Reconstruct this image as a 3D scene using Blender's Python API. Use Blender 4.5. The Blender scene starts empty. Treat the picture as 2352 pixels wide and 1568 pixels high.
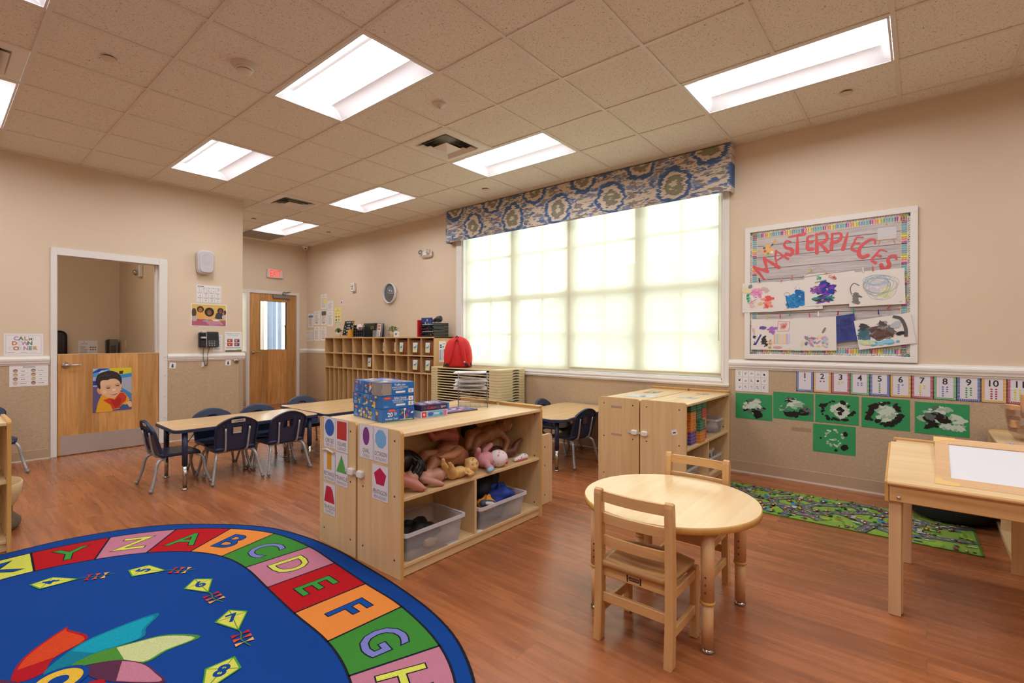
import bpy, math, random
from math import sin, cos, pi, radians, sqrt
from mathutils import Vector, Matrix, geometry
C = bpy.context.scene.collection
V = Vector
XW, YL, YF, ZC = 4.908, 6.913, 9.46, 3.079
# ---------------------------------------------------------------- materials
_m = {}
def lin(h):
    h = h.lstrip('#'); r = []
    for i in (0, 2, 4):
        c = int(h[i:i+2], 16)/255
        r.append(c/12.92 if c <= .04045 else ((c+.055)/1.055)**2.4)
    return (r[0], r[1], r[2], 1)
def newmat(name):
    m = bpy.data.materials.new(name); m.use_nodes = True
    nt = m.node_tree; b = nt.nodes['Principled BSDF']
    return m, nt, b
def col(h, rough=.6, metal=0, spec=.5, var=.06, vs=6.0, emit=0, coat=0):
    """plain paint/plastic/paper colour with a faint procedural mottling"""
    k = (h, rough, metal, spec, var, vs, emit, coat)
    if k in _m: return _m[k]
    m, nt, b = newmat('c_'+h.lstrip('#'))
    if var:
        n = nt.nodes.new('ShaderNodeTexNoise'); n.inputs['Scale'].default_value = vs
        tc = nt.nodes.new('ShaderNodeTexCoord'); nt.links.new(tc.outputs['Object'], n.inputs['Vector'])
        mx = nt.nodes.new('ShaderNodeMixRGB'); L = lin(h)
        mx.inputs[1].default_value = tuple(min(1, c*(1-var)) for c in L[:3])+(1,)
        mx.inputs[2].default_value = tuple(min(1, c*(1+var)) for c in L[:3])+(1,)
        nt.links.new(n.outputs['Fac'], mx.inputs[0]); nt.links.new(mx.outputs[0], b.inputs['Base Color'])
    else: b.inputs['Base Color'].default_value = lin(h)
    b.inputs['Roughness'].default_value = rough; b.inputs['Metallic'].default_value = metal
    b.inputs['Specular IOR Level'].default_value = spec
    if coat: b.inputs['Coat Weight'].default_value = coat; b.inputs['Coat Roughness'].default_value = .08
    if emit:
        b.inputs['Emission Color'].default_value = lin(h); b.inputs['Emission Strength'].default_value = emit
    _m[k] = m; return m
def nd(nt, t, **k):
    n = nt.nodes.new(t)
    for a, v in k.items():
        if a in n.inputs: n.inputs[a].default_value = v
        else: setattr(n, a, v)
    return n
def ramp(nt, stops, interp='LINEAR'):
    r = nt.nodes.new('ShaderNodeValToRGB'); r.color_ramp.interpolation = interp
    e = r.color_ramp.elements
    while len(e) > 1: e.remove(e[0])
    e[0].position = stops[0][0]; e[0].color = lin(stops[0][1]) if isinstance(stops[0][1], str) else stops[0][1]
    for p, c in stops[1:]:
        x = e.new(p); x.color = lin(c) if isinstance(c, str) else c
    return r
def coords(nt, scale=(1, 1, 1), rot=(0, 0, 0), loc=(0, 0, 0), out='Object'):
    tc = nt.nodes.new('ShaderNodeTexCoord'); mp = nt.nodes.new('ShaderNodeMapping')
    mp.inputs['Scale'].default_value = scale; mp.inputs['Rotation'].default_value = rot; mp.inputs['Location'].default_value = loc
    nt.links.new(tc.outputs[out], mp.inputs['Vector']); return mp.outputs[0]
def wood(name, c1, c2, axis='Z', rough=.4, grain=1.0, spec=.45):
    """maple-like wood / laminate, streaks running along one axis"""
    k = ('wood', name, axis)
    if k in _m: return _m[k]
    m, nt, b = newmat(name+'_'+axis.lower())
    s = {'X': (1.2, 26, 26), 'Y': (26, 1.2, 26), 'Z': (26, 26, 1.2)}[axis]
    n = nd(nt, 'ShaderNodeTexNoise', Scale=1.0*grain, Detail=6.0, Roughness=.6, Distortion=.6)
    nt.links.new(coords(nt, s), n.inputs['Vector'])
    s2 = tuple(v*.16 for v in s)
    n2 = nd(nt, 'ShaderNodeTexNoise', Scale=1.0, Detail=3.0); nt.links.new(coords(nt, s2), n2.inputs['Vector'])
    mx = nd(nt, 'ShaderNodeMath', operation='MULTIPLY_ADD'); mx.inputs[1].default_value = .55
    nt.links.new(n.outputs['Fac'], mx.inputs[0])
    m2 = nd(nt, 'ShaderNodeMath', operation='MULTIPLY'); m2.inputs[1].default_value = .45
    nt.links.new(n2.outputs['Fac'], m2.inputs[0]); nt.links.new(m2.outputs[0], mx.inputs[2])
    r = ramp(nt, [(.3, c2), (.62, c1)]); nt.links.new(mx.outputs[0], r.inputs[0])
    nt.links.new(r.outputs[0], b.inputs['Base Color'])
    b.inputs['Roughness'].default_value = rough; b.inputs['Specular IOR Level'].default_value = spec
    _m[k] = m; return m
def maple(a='Z'): return wood('maple_laminate', 'E3C697', 'CDAA78', a)
def mapled(a='Z'): return wood('cubby_laminate', 'D9B683', 'C29A66', a)
def band(a='Z'): return wood('edge_band', 'D6A75F', 'C4914A', a, rough=.35)
def solid(a='Z'): return wood('solid_maple', 'D9AE76', 'BC8850', a, rough=.35)
def beech(a='Z'): return wood('pale_beech', 'DDB78B', 'CDA274', a, rough=.45)
def mk_floor():
    m, nt, b = newmat('wood_plank_vinyl')
    v = coords(nt, (1, 1, 1), (0, 0, pi/2))
    br = nt.nodes.new('ShaderNodeTexBrick'); br.offset = .37; br.offset_frequency = 2
    for k, x in dict(Scale=1.0).items(): br.inputs[k].default_value = x
    br.inputs['Brick Width'].default_value = 1.22; br.inputs['Row Height'].default_value = .15
    br.inputs['Mortar Size'].default_value = .0012; br.inputs['Mortar Smooth'].default_value = .3
    br.inputs['Color1'].default_value = (0, 0, 0, 1); br.inputs['Color2'].default_value = (1, 1, 1, 1); br.inputs['Mortar'].default_value = (.5, .5, .5, 1)
    nt.links.new(v, br.inputs['Vector'])
    # grain along Y, offset per plank
    n = nd(nt, 'ShaderNodeTexNoise', Scale=1.0, Detail=6.0, Roughness=.58, Distortion=.45)
    add = nd(nt, 'ShaderNodeVectorMath', operation='ADD'); nt.links.new(coords(nt, (22, 1.5, 1)), add.inputs[0])
    sc = nd(nt, 'ShaderNodeVectorMath', operation='SCALE'); sc.inputs['Scale'].default_value = 23.0
    nt.links.new(br.outputs['Color'], sc.inputs[0]); nt.links.new(sc.outputs[0], add.inputs[1]); nt.links.new(add.outputs[0], n.inputs['Vector'])
    r = ramp(nt, [(.22, '774427'), (.42, '955935'), (.6, 'A7663D'), (.82, 'B5754A')]); nt.links.new(n.outputs['Fac'], r.inputs[0])
    hs = nt.nodes.new('ShaderNodeHueSaturation')
    mr = nd(nt, 'ShaderNodeMapRange'); mr.inputs['To Min'].default_value = .86; mr.inputs['To Max'].default_value = 1.1
    nt.links.new(br.outputs['Color'], mr.inputs['Value']); nt.links.new(mr.outputs[0], hs.inputs['Value']); nt.links.new(r.outputs[0], hs.inputs['Color'])
    mx = nt.nodes.new('ShaderNodeMixRGB'); mx.blend_type = 'MIX'; mx.inputs[2].default_value = lin('6F4428')
    f = nd(nt, 'ShaderNodeMath', operation='MULTIPLY'); f.inputs[1].default_value = .55
    nt.links.new(br.outputs['Fac'], f.inputs[0]); nt.links.new(f.outputs[0], mx.inputs[0]); nt.links.new(hs.outputs[0], mx.inputs[1]); nt.links.new(mx.outputs[0], b.inputs['Base Color'])
    rr = nd(nt, 'ShaderNodeMapRange'); rr.inputs['To Min'].default_value = .20; rr.inputs['To Max'].default_value = .34
    nt.links.new(n.outputs['Fac'], rr.inputs['Value']); nt.links.new(rr.outputs[0], b.inputs['Roughness'])
    b.inputs['Specular IOR Level'].default_value = .5
    bp = nd(nt, 'ShaderNodeBump', Strength=.08, Distance=.01); nt.links.new(n.outputs['Fac'], bp.inputs['Height']); nt.links.new(bp.outputs[0], b.inputs['Normal'])
    return m
def mk_wall(name, c, sc=90, bump=.05):
    m, nt, b = newmat(name)
    n = nd(nt, 'ShaderNodeTexNoise', Scale=.7, Detail=2.0); nt.links.new(coords(nt), n.inputs['Vector'])
    L = lin(c); r = ramp(nt, [(.3, tuple(x*.95 for x in L[:3])+(1,)), (.7, tuple(min(1, x*1.04) for x in L[:3])+(1,))])
    nt.links.new(n.outputs['Fac'], r.inputs[0]); nt.links.new(r.outputs[0], b.inputs['Base Color'])
    n2 = nd(nt, 'ShaderNodeTexNoise', Scale=float(sc), Detail=2.0); nt.links.new(coords(nt), n2.inputs['Vector'])
    bp = nd(nt, 'ShaderNodeBump', Strength=bump, Distance=.01); nt.links.new(n2.outputs['Fac'], bp.inputs['Height']); nt.links.new(bp.outputs[0], b.inputs['Normal'])
    b.inputs['Roughness'].default_value = .55; b.inputs['Specular IOR Level'].default_value = .35
    return m
def mk_wainscot():
    m, nt, b = newmat('flecked_fibre_wallcovering')
    n = nd(nt, 'ShaderNodeTexNoise', Scale=1.0, Detail=4.0, Roughness=.6, Distortion=.8); nt.links.new(coords(nt, (60, 60, 130)), n.inputs['Vector'])
    n3 = nd(nt, 'ShaderNodeTexNoise', Scale=1.0, Detail=4.0, Roughness=.7, Distortion=2.0); nt.links.new(coords(nt, (28, 28, 75), (.35, .2, 0)), n3.inputs['Vector'])
    r = ramp(nt, [(.3, 'AF9677'), (.55, 'BDA587'), (.75, 'C9B396')]); nt.links.new(n.outputs['Fac'], r.inputs[0])
    f = ramp(nt, [(.63, (0, 0, 0, 1)), (.7, (1, 1, 1, 1))]); nt.links.new(n3.outputs['Fac'], f.inputs[0])
    mx = nt.nodes.new('ShaderNodeMixRGB'); mx.inputs[2].default_value = lin('8F6F4C')
    g = nd(nt, 'ShaderNodeMath', operation='MULTIPLY'); g.inputs[1].default_value = .6
    nt.links.new(f.outputs[0], g.inputs[0]); nt.links.new(g.outputs[0], mx.inputs[0]); nt.links.new(r.outputs[0], mx.inputs[1]); nt.links.new(mx.outputs[0], b.inputs['Base Color'])
    b.inputs['Roughness'].default_value = .5
    return m
def mk_tile():
    m, nt, b = newmat('mineral_fibre_tile')
    n = nd(nt, 'ShaderNodeTexNoise', Scale=1.0, Detail=2.0, Roughness=.5, Distortion=1.5); nt.links.new(coords(nt, (120, 120, 120)), n.inputs['Vector'])
    n2 = nd(nt, 'ShaderNodeTexNoise', Scale=1.0, Detail=3.0, Distortion=1.0); nt.links.new(coords(nt, (62, 62, 62), (0, 0, .6)), n2.inputs['Vector'])
    f = ramp(nt, [(.60, (0, 0, 0, 1)), (.67, (1, 1, 1, 1))]); nt.links.new(n.outputs['Fac'], f.inputs[0])
    f2 = ramp(nt, [(.66, (0, 0, 0, 1)), (.70, (1, 1, 1, 1))]); nt.links.new(n2.outputs['Fac'], f2.inputs[0])
    a = nd(nt, 'ShaderNodeMath', operation='MAXIMUM'); nt.links.new(f.outputs[0], a.inputs[0]); nt.links.new(f2.outputs[0], a.inputs[1])
    mx = nt.nodes.new('ShaderNodeMixRGB'); mx.inputs[1].default_value = lin('E9E3D6'); mx.inputs[2].default_value = lin('A89C88')
    nt.links.new(a.outputs[0], mx.inputs[0]); nt.links.new(mx.outputs[0], b.inputs['Base Color']); b.inputs['Roughness'].default_value = .9
    bp = nd(nt, 'ShaderNodeBump', Strength=.3, Distance=.004, invert=True); nt.links.new(a.outputs[0], bp.inputs['Height']); nt.links.new(bp.outputs[0], b.inputs['Normal'])
    return m
def mk_doorwood():
    m, nt, b = newmat('birch_veneer_door')
    v = coords(nt, (1, 1, 1))
    sx = nt.nodes.new('ShaderNodeSeparateXYZ'); nt.links.new(v, sx.inputs[0])
    d = nd(nt, 'ShaderNodeMath', operation='DIVIDE'); d.inputs[1].default_value = .172; nt.links.new(sx.outputs[0], d.inputs[0])
    fl = nd(nt, 'ShaderNodeMath', operation='FLOOR'); nt.links.new(d.outputs[0], fl.inputs[0])
    wn = nt.nodes.new('ShaderNodeTexWhiteNoise'); wn.noise_dimensions = '1D'; nt.links.new(fl.outputs[0], wn.inputs['W'])
    n = nd(nt, 'ShaderNodeTexNoise', Scale=1.0, Detail=5.0, Distortion=1.5)
    cmb = nt.nodes.new('ShaderNodeCombineXYZ'); nt.links.new(wn.outputs['Value'], cmb.inputs[2])
    sc = nd(nt, 'ShaderNodeVectorMath', operation='SCALE'); sc.inputs['Scale'].default_value = 40.0; nt.links.new(cmb.outputs[0], sc.inputs[0])
    ad = nd(nt, 'ShaderNodeVectorMath', operation='ADD'); nt.links.new(coords(nt, (16, 16, 1.4)), ad.inputs[0]); nt.links.new(sc.outputs[0], ad.inputs[1]); nt.links.new(ad.outputs[0], n.inputs['Vector'])
    r = ramp(nt, [(.3, 'B77F46'), (.55, 'CB975B'), (.8, 'DAAE76')]); nt.links.new(n.outputs['Fac'], r.inputs[0])
    hs = nt.nodes.new('ShaderNodeHueSaturation'); mr = nd(nt, 'ShaderNodeMapRange'); mr.inputs['To Min'].default_value = .8; mr.inputs['To Max'].default_value = 1.14
    nt.links.new(wn.outputs['Value'], mr.inputs['Value']); nt.links.new(mr.outputs[0], hs.inputs['Value']); nt.links.new(r.outputs[0], hs.inputs['Color']); nt.links.new(hs.outputs[0], b.inputs['Base Color'])
    b.inputs['Roughness'].default_value = .35
    return m
def mk_greywood():
    m, nt, b = newmat('printed_grey_planks')
    v = coords(nt, (1, 1, 1)); sx = nt.nodes.new('ShaderNodeSeparateXYZ'); nt.links.new(v, sx.inputs[0])
    n = nd(nt, 'ShaderNodeTexNoise', Scale=1.0, Detail=7.0, Roughness=.65, Distortion=1.8); nt.links.new(coords(nt, (1, 2.2, 34)), n.inputs['Vector'])
    r = ramp(nt, [(.32, 'A8A0A0'), (.5, 'C5BEBD'), (.72, 'D6D0CF')]); nt.links.new(n.outputs['Fac'], r.inputs[0])
    d = nd(nt, 'ShaderNodeMath', operation='DIVIDE'); d.inputs[1].default_value = .103; nt.links.new(sx.outputs[2], d.inputs[0])
    fr = nd(nt, 'ShaderNodeMath', operation='FRACT'); nt.links.new(d.outputs[0], fr.inputs[0])
    lt = nd(nt, 'ShaderNodeMath', operation='LESS_THAN'); lt.inputs[1].default_value = .045; nt.links.new(fr.outputs[0], lt.inputs[0])
    mx = nt.nodes.new('ShaderNodeMixRGB'); mx.inputs[2].default_value = lin('5F5656'); nt.links.new(lt.outputs[0], mx.inputs[0]); nt.links.new(r.outputs[0], mx.inputs[1]); nt.links.new(mx.outputs[0], b.inputs['Base Color'])
    b.inputs['Roughness'].default_value = .25
    return m
def mk_valance():
    """ikat print: staggered medallions in blue, olive and mauve on cream, edges combed sideways"""
    m, nt, b = newmat('ikat_valance_fabric')
    v = coords(nt); sx = nt.nodes.new('ShaderNodeSeparateXYZ')
    cn = nd(nt, 'ShaderNodeTexNoise', Scale=1.0, Detail=3.0); nt.links.new(coords(nt, (3, 9, 120)), cn.inputs['Vector'])
    cs = nd(nt, 'ShaderNodeMath', operation='MULTIPLY_ADD'); cs.inputs[1].default_value = .10; cs.inputs[2].default_value = -.05; nt.links.new(cn.outputs['Fac'], cs.inputs[0])
    nt.links.new(v, sx.inputs[0])
    y = nd(nt, 'ShaderNodeMath', operation='ADD'); nt.links.new(sx.outputs[1], y.inputs[0]); nt.links.new(cs.outputs[0], y.inputs[1])
    # lattice 0.68 wide, medallion row low; half-offset row high
    def ring(y0, z0):
        a = nd(nt, 'ShaderNodeMath', operation='MULTIPLY_ADD'); a.inputs[1].default_value = 1/.70; a.inputs[2].default_value = -y0/.70+100.5; nt.links.new(y.outputs[0], a.inputs[0])
        f = nd(nt, 'ShaderNodeMath', operation='FRACT'); nt.links.new(a.outputs[0], f.inputs[0])
        s = nd(nt, 'ShaderNodeMath', operation='MULTIPLY_ADD'); s.inputs[1].default_value = .70; s.inputs[2].default_value = -.35; nt.links.new(f.outputs[0], s.inputs[0])
        z = nd(nt, 'ShaderNodeMath', operation='MULTIPLY_ADD'); z.inputs[1].default_value = 1.0; z.inputs[2].default_value = -z0; nt.links.new(sx.outputs[2], z.inputs[0])
        c = nt.nodes.new('ShaderNodeCombineXYZ'); nt.links.new(s.outputs[0], c.inputs[0]); nt.links.new(z.outputs[0], c.inputs[1])
        L = nd(nt, 'ShaderNodeVectorMath', operation='LENGTH'); nt.links.new(c.outputs[0], L.inputs[0]); return L.outputs['Value']
    r1 = ring(0.0, .16); r2 = ring(.35, .46)
    mn = nd(nt, 'ShaderNodeMath', operation='MINIMUM'); nt.links.new(r1, mn.inputs[0]); nt.links.new(r2, mn.inputs[1])
    bn = nd(nt, 'ShaderNodeTexNoise', Scale=1.0, Detail=3.0, Roughness=.6)
    cm = nt.nodes.new('ShaderNodeCombineXYZ'); nt.links.new(y.outputs[0], cm.inputs[1]); nt.links.new(sx.outputs[2], cm.inputs[2])
    def noise(sy, sz, off, det=2.0):
        mp = nt.nodes.new('ShaderNodeMapping'); mp.inputs['Scale'].default_value = (1, sy, sz); mp.inputs['Location'].default_value = (off, off, off); nt.links.new(cm.outputs[0], mp.inputs[0])
        n = nd(nt, 'ShaderNodeTexNoise', Scale=1.0, Detail=det, Roughness=.6); nt.links.new(mp.outputs[0], n.inputs['Vector']); return n.outputs['Fac']
    wob = nd(nt, 'ShaderNodeMath', operation='MULTIPLY_ADD'); wob.inputs[1].default_value = .16; wob.inputs[2].default_value = -.08; nt.links.new(noise(9, 26, 5.5, 3.0), wob.inputs[0])
    a2 = nd(nt, 'ShaderNodeMath', operation='ADD'); nt.links.new(mn.outputs[0], a2.inputs[0]); nt.links.new(wob.outputs[0], a2.inputs[1])
    CRM = 'D8CBB9'
    rp = ramp(nt, [(0, CRM), (.035, '8B8A70'), (.075, '857A76'), (.092, CRM), (.135, '4A6690'), (.172, '6882AA'), (.186, CRM), (1, CRM)], 'CONSTANT'); nt.links.new(a2.outputs[0], rp.inputs[0]); cur = rp.outputs[0]
    # the blue crescents only flank each medallion
    flank = nd(nt, 'ShaderNodeMath', operation='GREATER_THAN'); flank.inputs[1].default_value = .20; nt.links.new(a2.outputs[0], flank.inputs[0])
    for fac, lo, c in [(noise(7, 24, 3.1), .56, '8E8B78'), (noise(7, 22, 9.7), .57, '8593B4'), (noise(8, 26, 17.3), .58, '8D8082'), (noise(7, 22, 31.0), .58, '5672A2')]:
        g = nd(nt, 'ShaderNodeMath', operation='GREATER_THAN'); g.inputs[1].default_value = lo; nt.links.new(fac, g.inputs[0])
        f = nd(nt, 'ShaderNodeMath', operation='MULTIPLY'); nt.links.new(g.outputs[0], f.inputs[0]); nt.links.new(flank.outputs[0], f.inputs[1])
        mx = nt.nodes.new('ShaderNodeMixRGB'); mx.inputs[2].default_value = lin(c); nt.links.new(f.outputs[0], mx.inputs[0]); nt.links.new(cur, mx.inputs[1]); cur = mx.outputs[0]
    nt.links.new(cur, b.inputs['Base Color']); b.inputs['Roughness'].default_value = .85
    return m
def mk_glass(name='clear_glass', tint='F4F8F8', refl=.08):
    m = bpy.data.materials.new(name); m.use_nodes = True; nt = m.node_tree; nt.nodes.clear()
    o = nt.nodes.new('ShaderNodeOutputMaterial'); t = nt.nodes.new('ShaderNodeBsdfTransparent'); t.inputs[0].default_value = lin(tint)
    g = nt.nodes.new('ShaderNodeBsdfGlossy'); g.inputs['Roughness'].default_value = .05
    x = nt.nodes.new('ShaderNodeMixShader'); x.inputs[0].default_value = refl
    nt.links.new(t.outputs[0], x.inputs[1]); nt.links.new(g.outputs[0], x.inputs[2]); nt.links.new(x.outputs[0], o.inputs[0]); return m
def mk_shade():
    m = bpy.data.materials.new('sheer_roller_shade'); m.use_nodes = True; nt = m.node_tree; nt.nodes.clear()
    o = nt.nodes.new('ShaderNodeOutputMaterial')
    t = nt.nodes.new('ShaderNodeBsdfTransparent'); t.inputs[0].default_value = (1, .98, .88, 1)
    l = nt.nodes.new('ShaderNodeBsdfTranslucent'); l.inputs[0].default_value = (.86, .81, .62, 1)
    d = nt.nodes.new('ShaderNodeBsdfDiffuse'); d.inputs[0].default_value = (.72, .68, .52, 1)
    w = nd(nt, 'ShaderNodeTexNoise', Scale=1.0, Detail=2.0); nt.links.new(coords(nt, (2, 40, 1.2)), w.inputs['Vector'])
    mr = nd(nt, 'ShaderNodeMapRange'); mr.inputs['To Min'].default_value = .08; mr.inputs['To Max'].default_value = .11; nt.links.new(w.outputs['Fac'], mr.inputs['Value'])
    a = nt.nodes.new('ShaderNodeMixShader'); a.inputs[0].default_value = .45; nt.links.new(l.outputs[0], a.inputs[1]); nt.links.new(d.outputs[0], a.inputs[2])
    x = nt.nodes.new('ShaderNodeMixShader'); nt.links.new(mr.outputs[0], x.inputs[0]); nt.links.new(a.outputs[0], x.inputs[1]); nt.links.new(t.outputs[0], x.inputs[2]); nt.links.new(x.outputs[0], o.inputs[0]); return m
def mk_plastic(name, c, tr=.55):
    """milky see-through plastic"""
    m = bpy.data.materials.new(name); m.use_nodes = True; nt = m.node_tree; nt.nodes.clear()
    o = nt.nodes.new('ShaderNodeOutputMaterial'); t = nt.nodes.new('ShaderNodeBsdfTransparent'); t.inputs[0].default_value = lin(c)
    p = nt.nodes.new('ShaderNodeBsdfPrincipled'); p.inputs['Base Color'].default_value = lin(c); p.inputs['Roughness'].default_value = .25
    x = nt.nodes.new('ShaderNodeMixShader'); x.inputs[0].default_value = 1-tr
    nt.links.new(t.outputs[0], x.inputs[1]); nt.links.new(p.outputs[0], x.inputs[2]); nt.links.new(x.outputs[0], o.inputs[0]); return m
def carpet(h):
    k = ('carpet', h)
    if k in _m: return _m[k]
    m, nt, b = newmat('carpet_'+h); L = lin(h)
    n = nd(nt, 'ShaderNodeTexNoise', Scale=420.0, Detail=2.0); nt.links.new(coords(nt), n.inputs['Vector'])
    r = ramp(nt, [(.25, tuple(x*.60 for x in L[:3])+(1,)), (.75, tuple(min(1, x*1.10) for x in L[:3])+(1,))]); nt.links.new(n.outputs['Fac'], r.inputs[0]); nt.links.new(r.outputs[0], b.inputs['Base Color'])
    b.inputs['Roughness'].default_value = .95; b.inputs['Specular IOR Level'].default_value = .15
    bp = nd(nt, 'ShaderNodeBump', Strength=.5, Distance=.003); nt.links.new(n.outputs['Fac'], bp.inputs['Height']); nt.links.new(bp.outputs[0], b.inputs['Normal'])
    _m[k] = m; return m
def woven(h1, h2, sc=180):
    k = ('woven', h1, h2, sc)
    if k in _m: return _m[k]
    m, nt, b = newmat('woven_'+h1)
    w = nd(nt, 'ShaderNodeTexWave', Scale=float(sc)/6, Distortion=2.0, Detail=2.0); w.bands_direction = 'Z'; nt.links.new(coords(nt), w.inputs['Vector'])
    n = nd(nt, 'ShaderNodeTexNoise', Scale=float(sc), Detail=2.0); nt.links.new(coords(nt), n.inputs['Vector'])
    mu = nd(nt, 'ShaderNodeMath', operation='MULTIPLY'); nt.links.new(w.outputs['Fac'], mu.inputs[0]); nt.links.new(n.outputs['Fac'], mu.inputs[1])
    r = ramp(nt, [(.1, h2), (.5, h1)]); nt.links.new(mu.outputs[0], r.inputs[0]); nt.links.new(r.outputs[0], b.inputs['Base Color'])
    bp = nd(nt, 'ShaderNodeBump', Strength=.6, Distance=.004); nt.links.new(mu.outputs[0], bp.inputs['Height']); nt.links.new(bp.outputs[0], b.inputs['Normal'])
    b.inputs['Roughness'].default_value = .8; _m[k] = m; return m
GLASS = mk_glass(); SHADE = mk_shade(); WALL = mk_wall('beige_wall_paint', 'DCC9B0'); WAINS = mk_wainscot(); TILE = mk_tile()
DOORW = mk_doorwood(); FLOOR = mk_floor()
WHITE = col('E9E5E0', .4, var=.02); PAPER = col('ECE9E8', .35, var=.02); BLACK = col('1A1A1C', .5); CHROME = col('C9C9C9', .2, 1, var=0)
NAVY = col('232F4E', .38, var=.1, vs=12); TUBE = col('A8A9AB', .35, .4, var=0); SCREW = col('6E6258', .35, .8, var=0)
# ---------------------------------------------------------------- mesh builder
class M:
    def __init__(s): s.v = []; s.f = []; s.mi = []; s.ms = []; s.sm = []
    def slot(s, m):
        if m not in s.ms: s.ms.append(m)
        return s.ms.index(m)
    def add(s, vs, fs, m, smooth=False):
        n = len(s.v); s.v += [tuple(x) for x in vs]; k = s.slot(m)
        for f in fs: s.f.append(tuple(i+n for i in f)); s.mi.append(k); s.sm.append(smooth)
        return s
    def box(s, x0, x1, y0, y1, z0, z1, m, b=0, T=None):
        if b <= 0:
            vs = [(x, y, z) for z in (z0, z1) for y in (y0, y1) for x in (x0, x1)]
            fs = [(0, 2, 3, 1), (4, 5, 7, 6), (0, 1, 5, 4), (2, 6, 7, 3), (0, 4, 6, 2), (1, 3, 7, 5)]
        else:
            b = min(b, (x1-x0)/2.01, (y1-y0)/2.01, (z1-z0)/2.01); vs = []; idx = {}
            for i, x in enumerate((x0, x1)):
                for j, y in enumerate((y0, y1)):
                    for k, z in enumerate((z0, z1)):
                        sx, sy, sz = 1-2*i, 1-2*j, 1-2*k
                        idx[i, j, k, 0] = len(vs); vs.append((x, y+sy*b, z+sz*b))
                        idx[i, j, k, 1] = len(vs); vs.append((x+sx*b, y, z+sz*b))
                        idx[i, j, k, 2] = len(vs); vs.append((x+sx*b, y+sy*b, z))
            fs = []
            for a in (0, 1):
                fs.append([idx[a, 0, 0, 0], idx[a, 1, 0, 0], idx[a, 1, 1, 0], idx[a, 0, 1, 0]][::(-1 if a == 0 else 1)])
                fs.append([idx[0, a, 0, 1], idx[1, a, 0, 1], idx[1, a, 1, 1], idx[0, a, 1, 1]][::(1 if a == 0 else -1)])
                fs.append([idx[0, 0, a, 2], idx[1, 0, a, 2], idx[1, 1, a, 2], idx[0, 1, a, 2]][::(-1 if a == 0 else 1)])
            for p in (0, 1):
                for q in (0, 1):
                    fs.append([idx[0, p, q, 1], idx[1, p, q, 1], idx[1, p, q, 2], idx[0, p, q, 2]][::(1 if p ^ q else -1)])
                    fs.append([idx[p, 0, q, 0], idx[p, 1, q, 0], idx[p, 1, q, 2], idx[p, 0, q, 2]][::(-1 if p ^ q else 1)])
                    fs.append([idx[p, q, 0, 0], idx[p, q, 1, 0], idx[p, q, 1, 1], idx[p, q, 0, 1]][::(1 if p ^ q else -1)])
            for i in (0, 1):
                for j in (0, 1):
                    for k in (0, 1):
                        f = [idx[i, j, k, 0], idx[i, j, k, 1], idx[i, j, k, 2]]; fs.append(f if (i+j+k) % 2 else f[::-1])
        if T: vs = [T @ V(p) for p in vs]
        return s.add(vs, fs, m)
    def prism(s, poly, fr, d0, d1, m, mside=None, ch=0):
        """2D outline in frame fr, extruded along the normal from d0 to d1; ch = small chamfer on the d1 edge"""
        n = len(poly); area = sum(poly[i][0]*poly[(i+1) % n][1]-poly[(i+1) % n][0]*poly[i][1] for i in range(n))
        if area < 0: poly = poly[::-1]
        flip = fr.ex.cross(fr.ey).dot(fr.n) < 0
        if ch:
            cx = sum(p[0] for p in poly)/n; cy = sum(p[1] for p in poly)/n
            ins = []
            for i in range(n):
                a, b2, c = V(poly[i-1]), V(poly[i]), V(poly[(i+1) % n])
                e1 = (b2-a); e2 = (c-b2); e1 = e1.normalized() if e1.length > 1e-9 else V((1, 0)); e2 = e2.normalized() if e2.length > 1e-9 else e1
                nn = V((-e1.y-e2.y, e1.x+e2.x)); L = nn.length or 1; nn /= L
                ins.append((b2.x+nn.x*ch, b2.y+nn.y*ch))
            rings = [(poly, d0), (poly, d1-ch), (ins, d1)] if d1 > d0 else [(poly, d0), (poly, d1+ch), (ins, d1)]
        else: rings = [(poly, d0), (poly, d1)]
        vs = [fr.p(a, b2, d) for P_, d in rings for a, b2 in P_]; k = len(rings)
        up = (d1 > d0) != flip
        top = tuple(range((k-1)*n, k*n)); bot = tuple(range(n-1, -1, -1))
        s.add(vs, [top if up else top[::-1], bot if up else bot[::-1]], m)
        nv = len(s.v)-len(vs); ks = s.slot(mside or m)
        for r in range(k-1):
            for i in range(n):
                j = (i+1) % n; f = (nv+r*n+i, nv+r*n+j, nv+(r+1)*n+j, nv+(r+1)*n+i)
                s.f.append(f if up else f[::-1]); s.mi.append(ks); s.sm.append(False)
        return s
    def tube(s, pts, r, m, n=8, cap=True, rnd=False):
        pts = [V(p) for p in pts]; rs = list(r) if hasattr(r, '__len__') else [r]*len(pts)
        if rnd:
            a = (pts[1]-pts[0]).normalized(); b = (pts[-1]-pts[-2]).normalized()
            P0 = [(pts[0]-a*rs[0]*sin(t), rs[0]*cos(t)) for t in (1.5, 1.1, .6)]; P1 = [(pts[-1]+b*rs[-1]*sin(t), rs[-1]*cos(t)) for t in (.6, 1.1, 1.5)]
            pts = [p for p, _ in P0]+pts+[p for p, _ in P1]; rs = [q for _, q in P0]+rs+[q for _, q in P1]
        k = len(pts); up = None; vs = []
        for i, p in enumerate(pts):
            t = (pts[min(i+1, k-1)]-pts[max(i-1, 0)])
            t = t.normalized() if t.length > 1e-9 else V((0, 0, 1))
            if up is None: up = (V((0, 0, 1)) if abs(t.z) < .9 else V((1, 0, 0)))
            a = (up-t*up.dot(t)); a = a.normalized() if a.length > 1e-6 else t.orthogonal().normalized(); up = a; b = t.cross(a)
            for j in range(n):
                w = 2*pi*j/n; vs.append(p+a*(rs[i]*cos(w))+b*(rs[i]*sin(w)))
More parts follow.
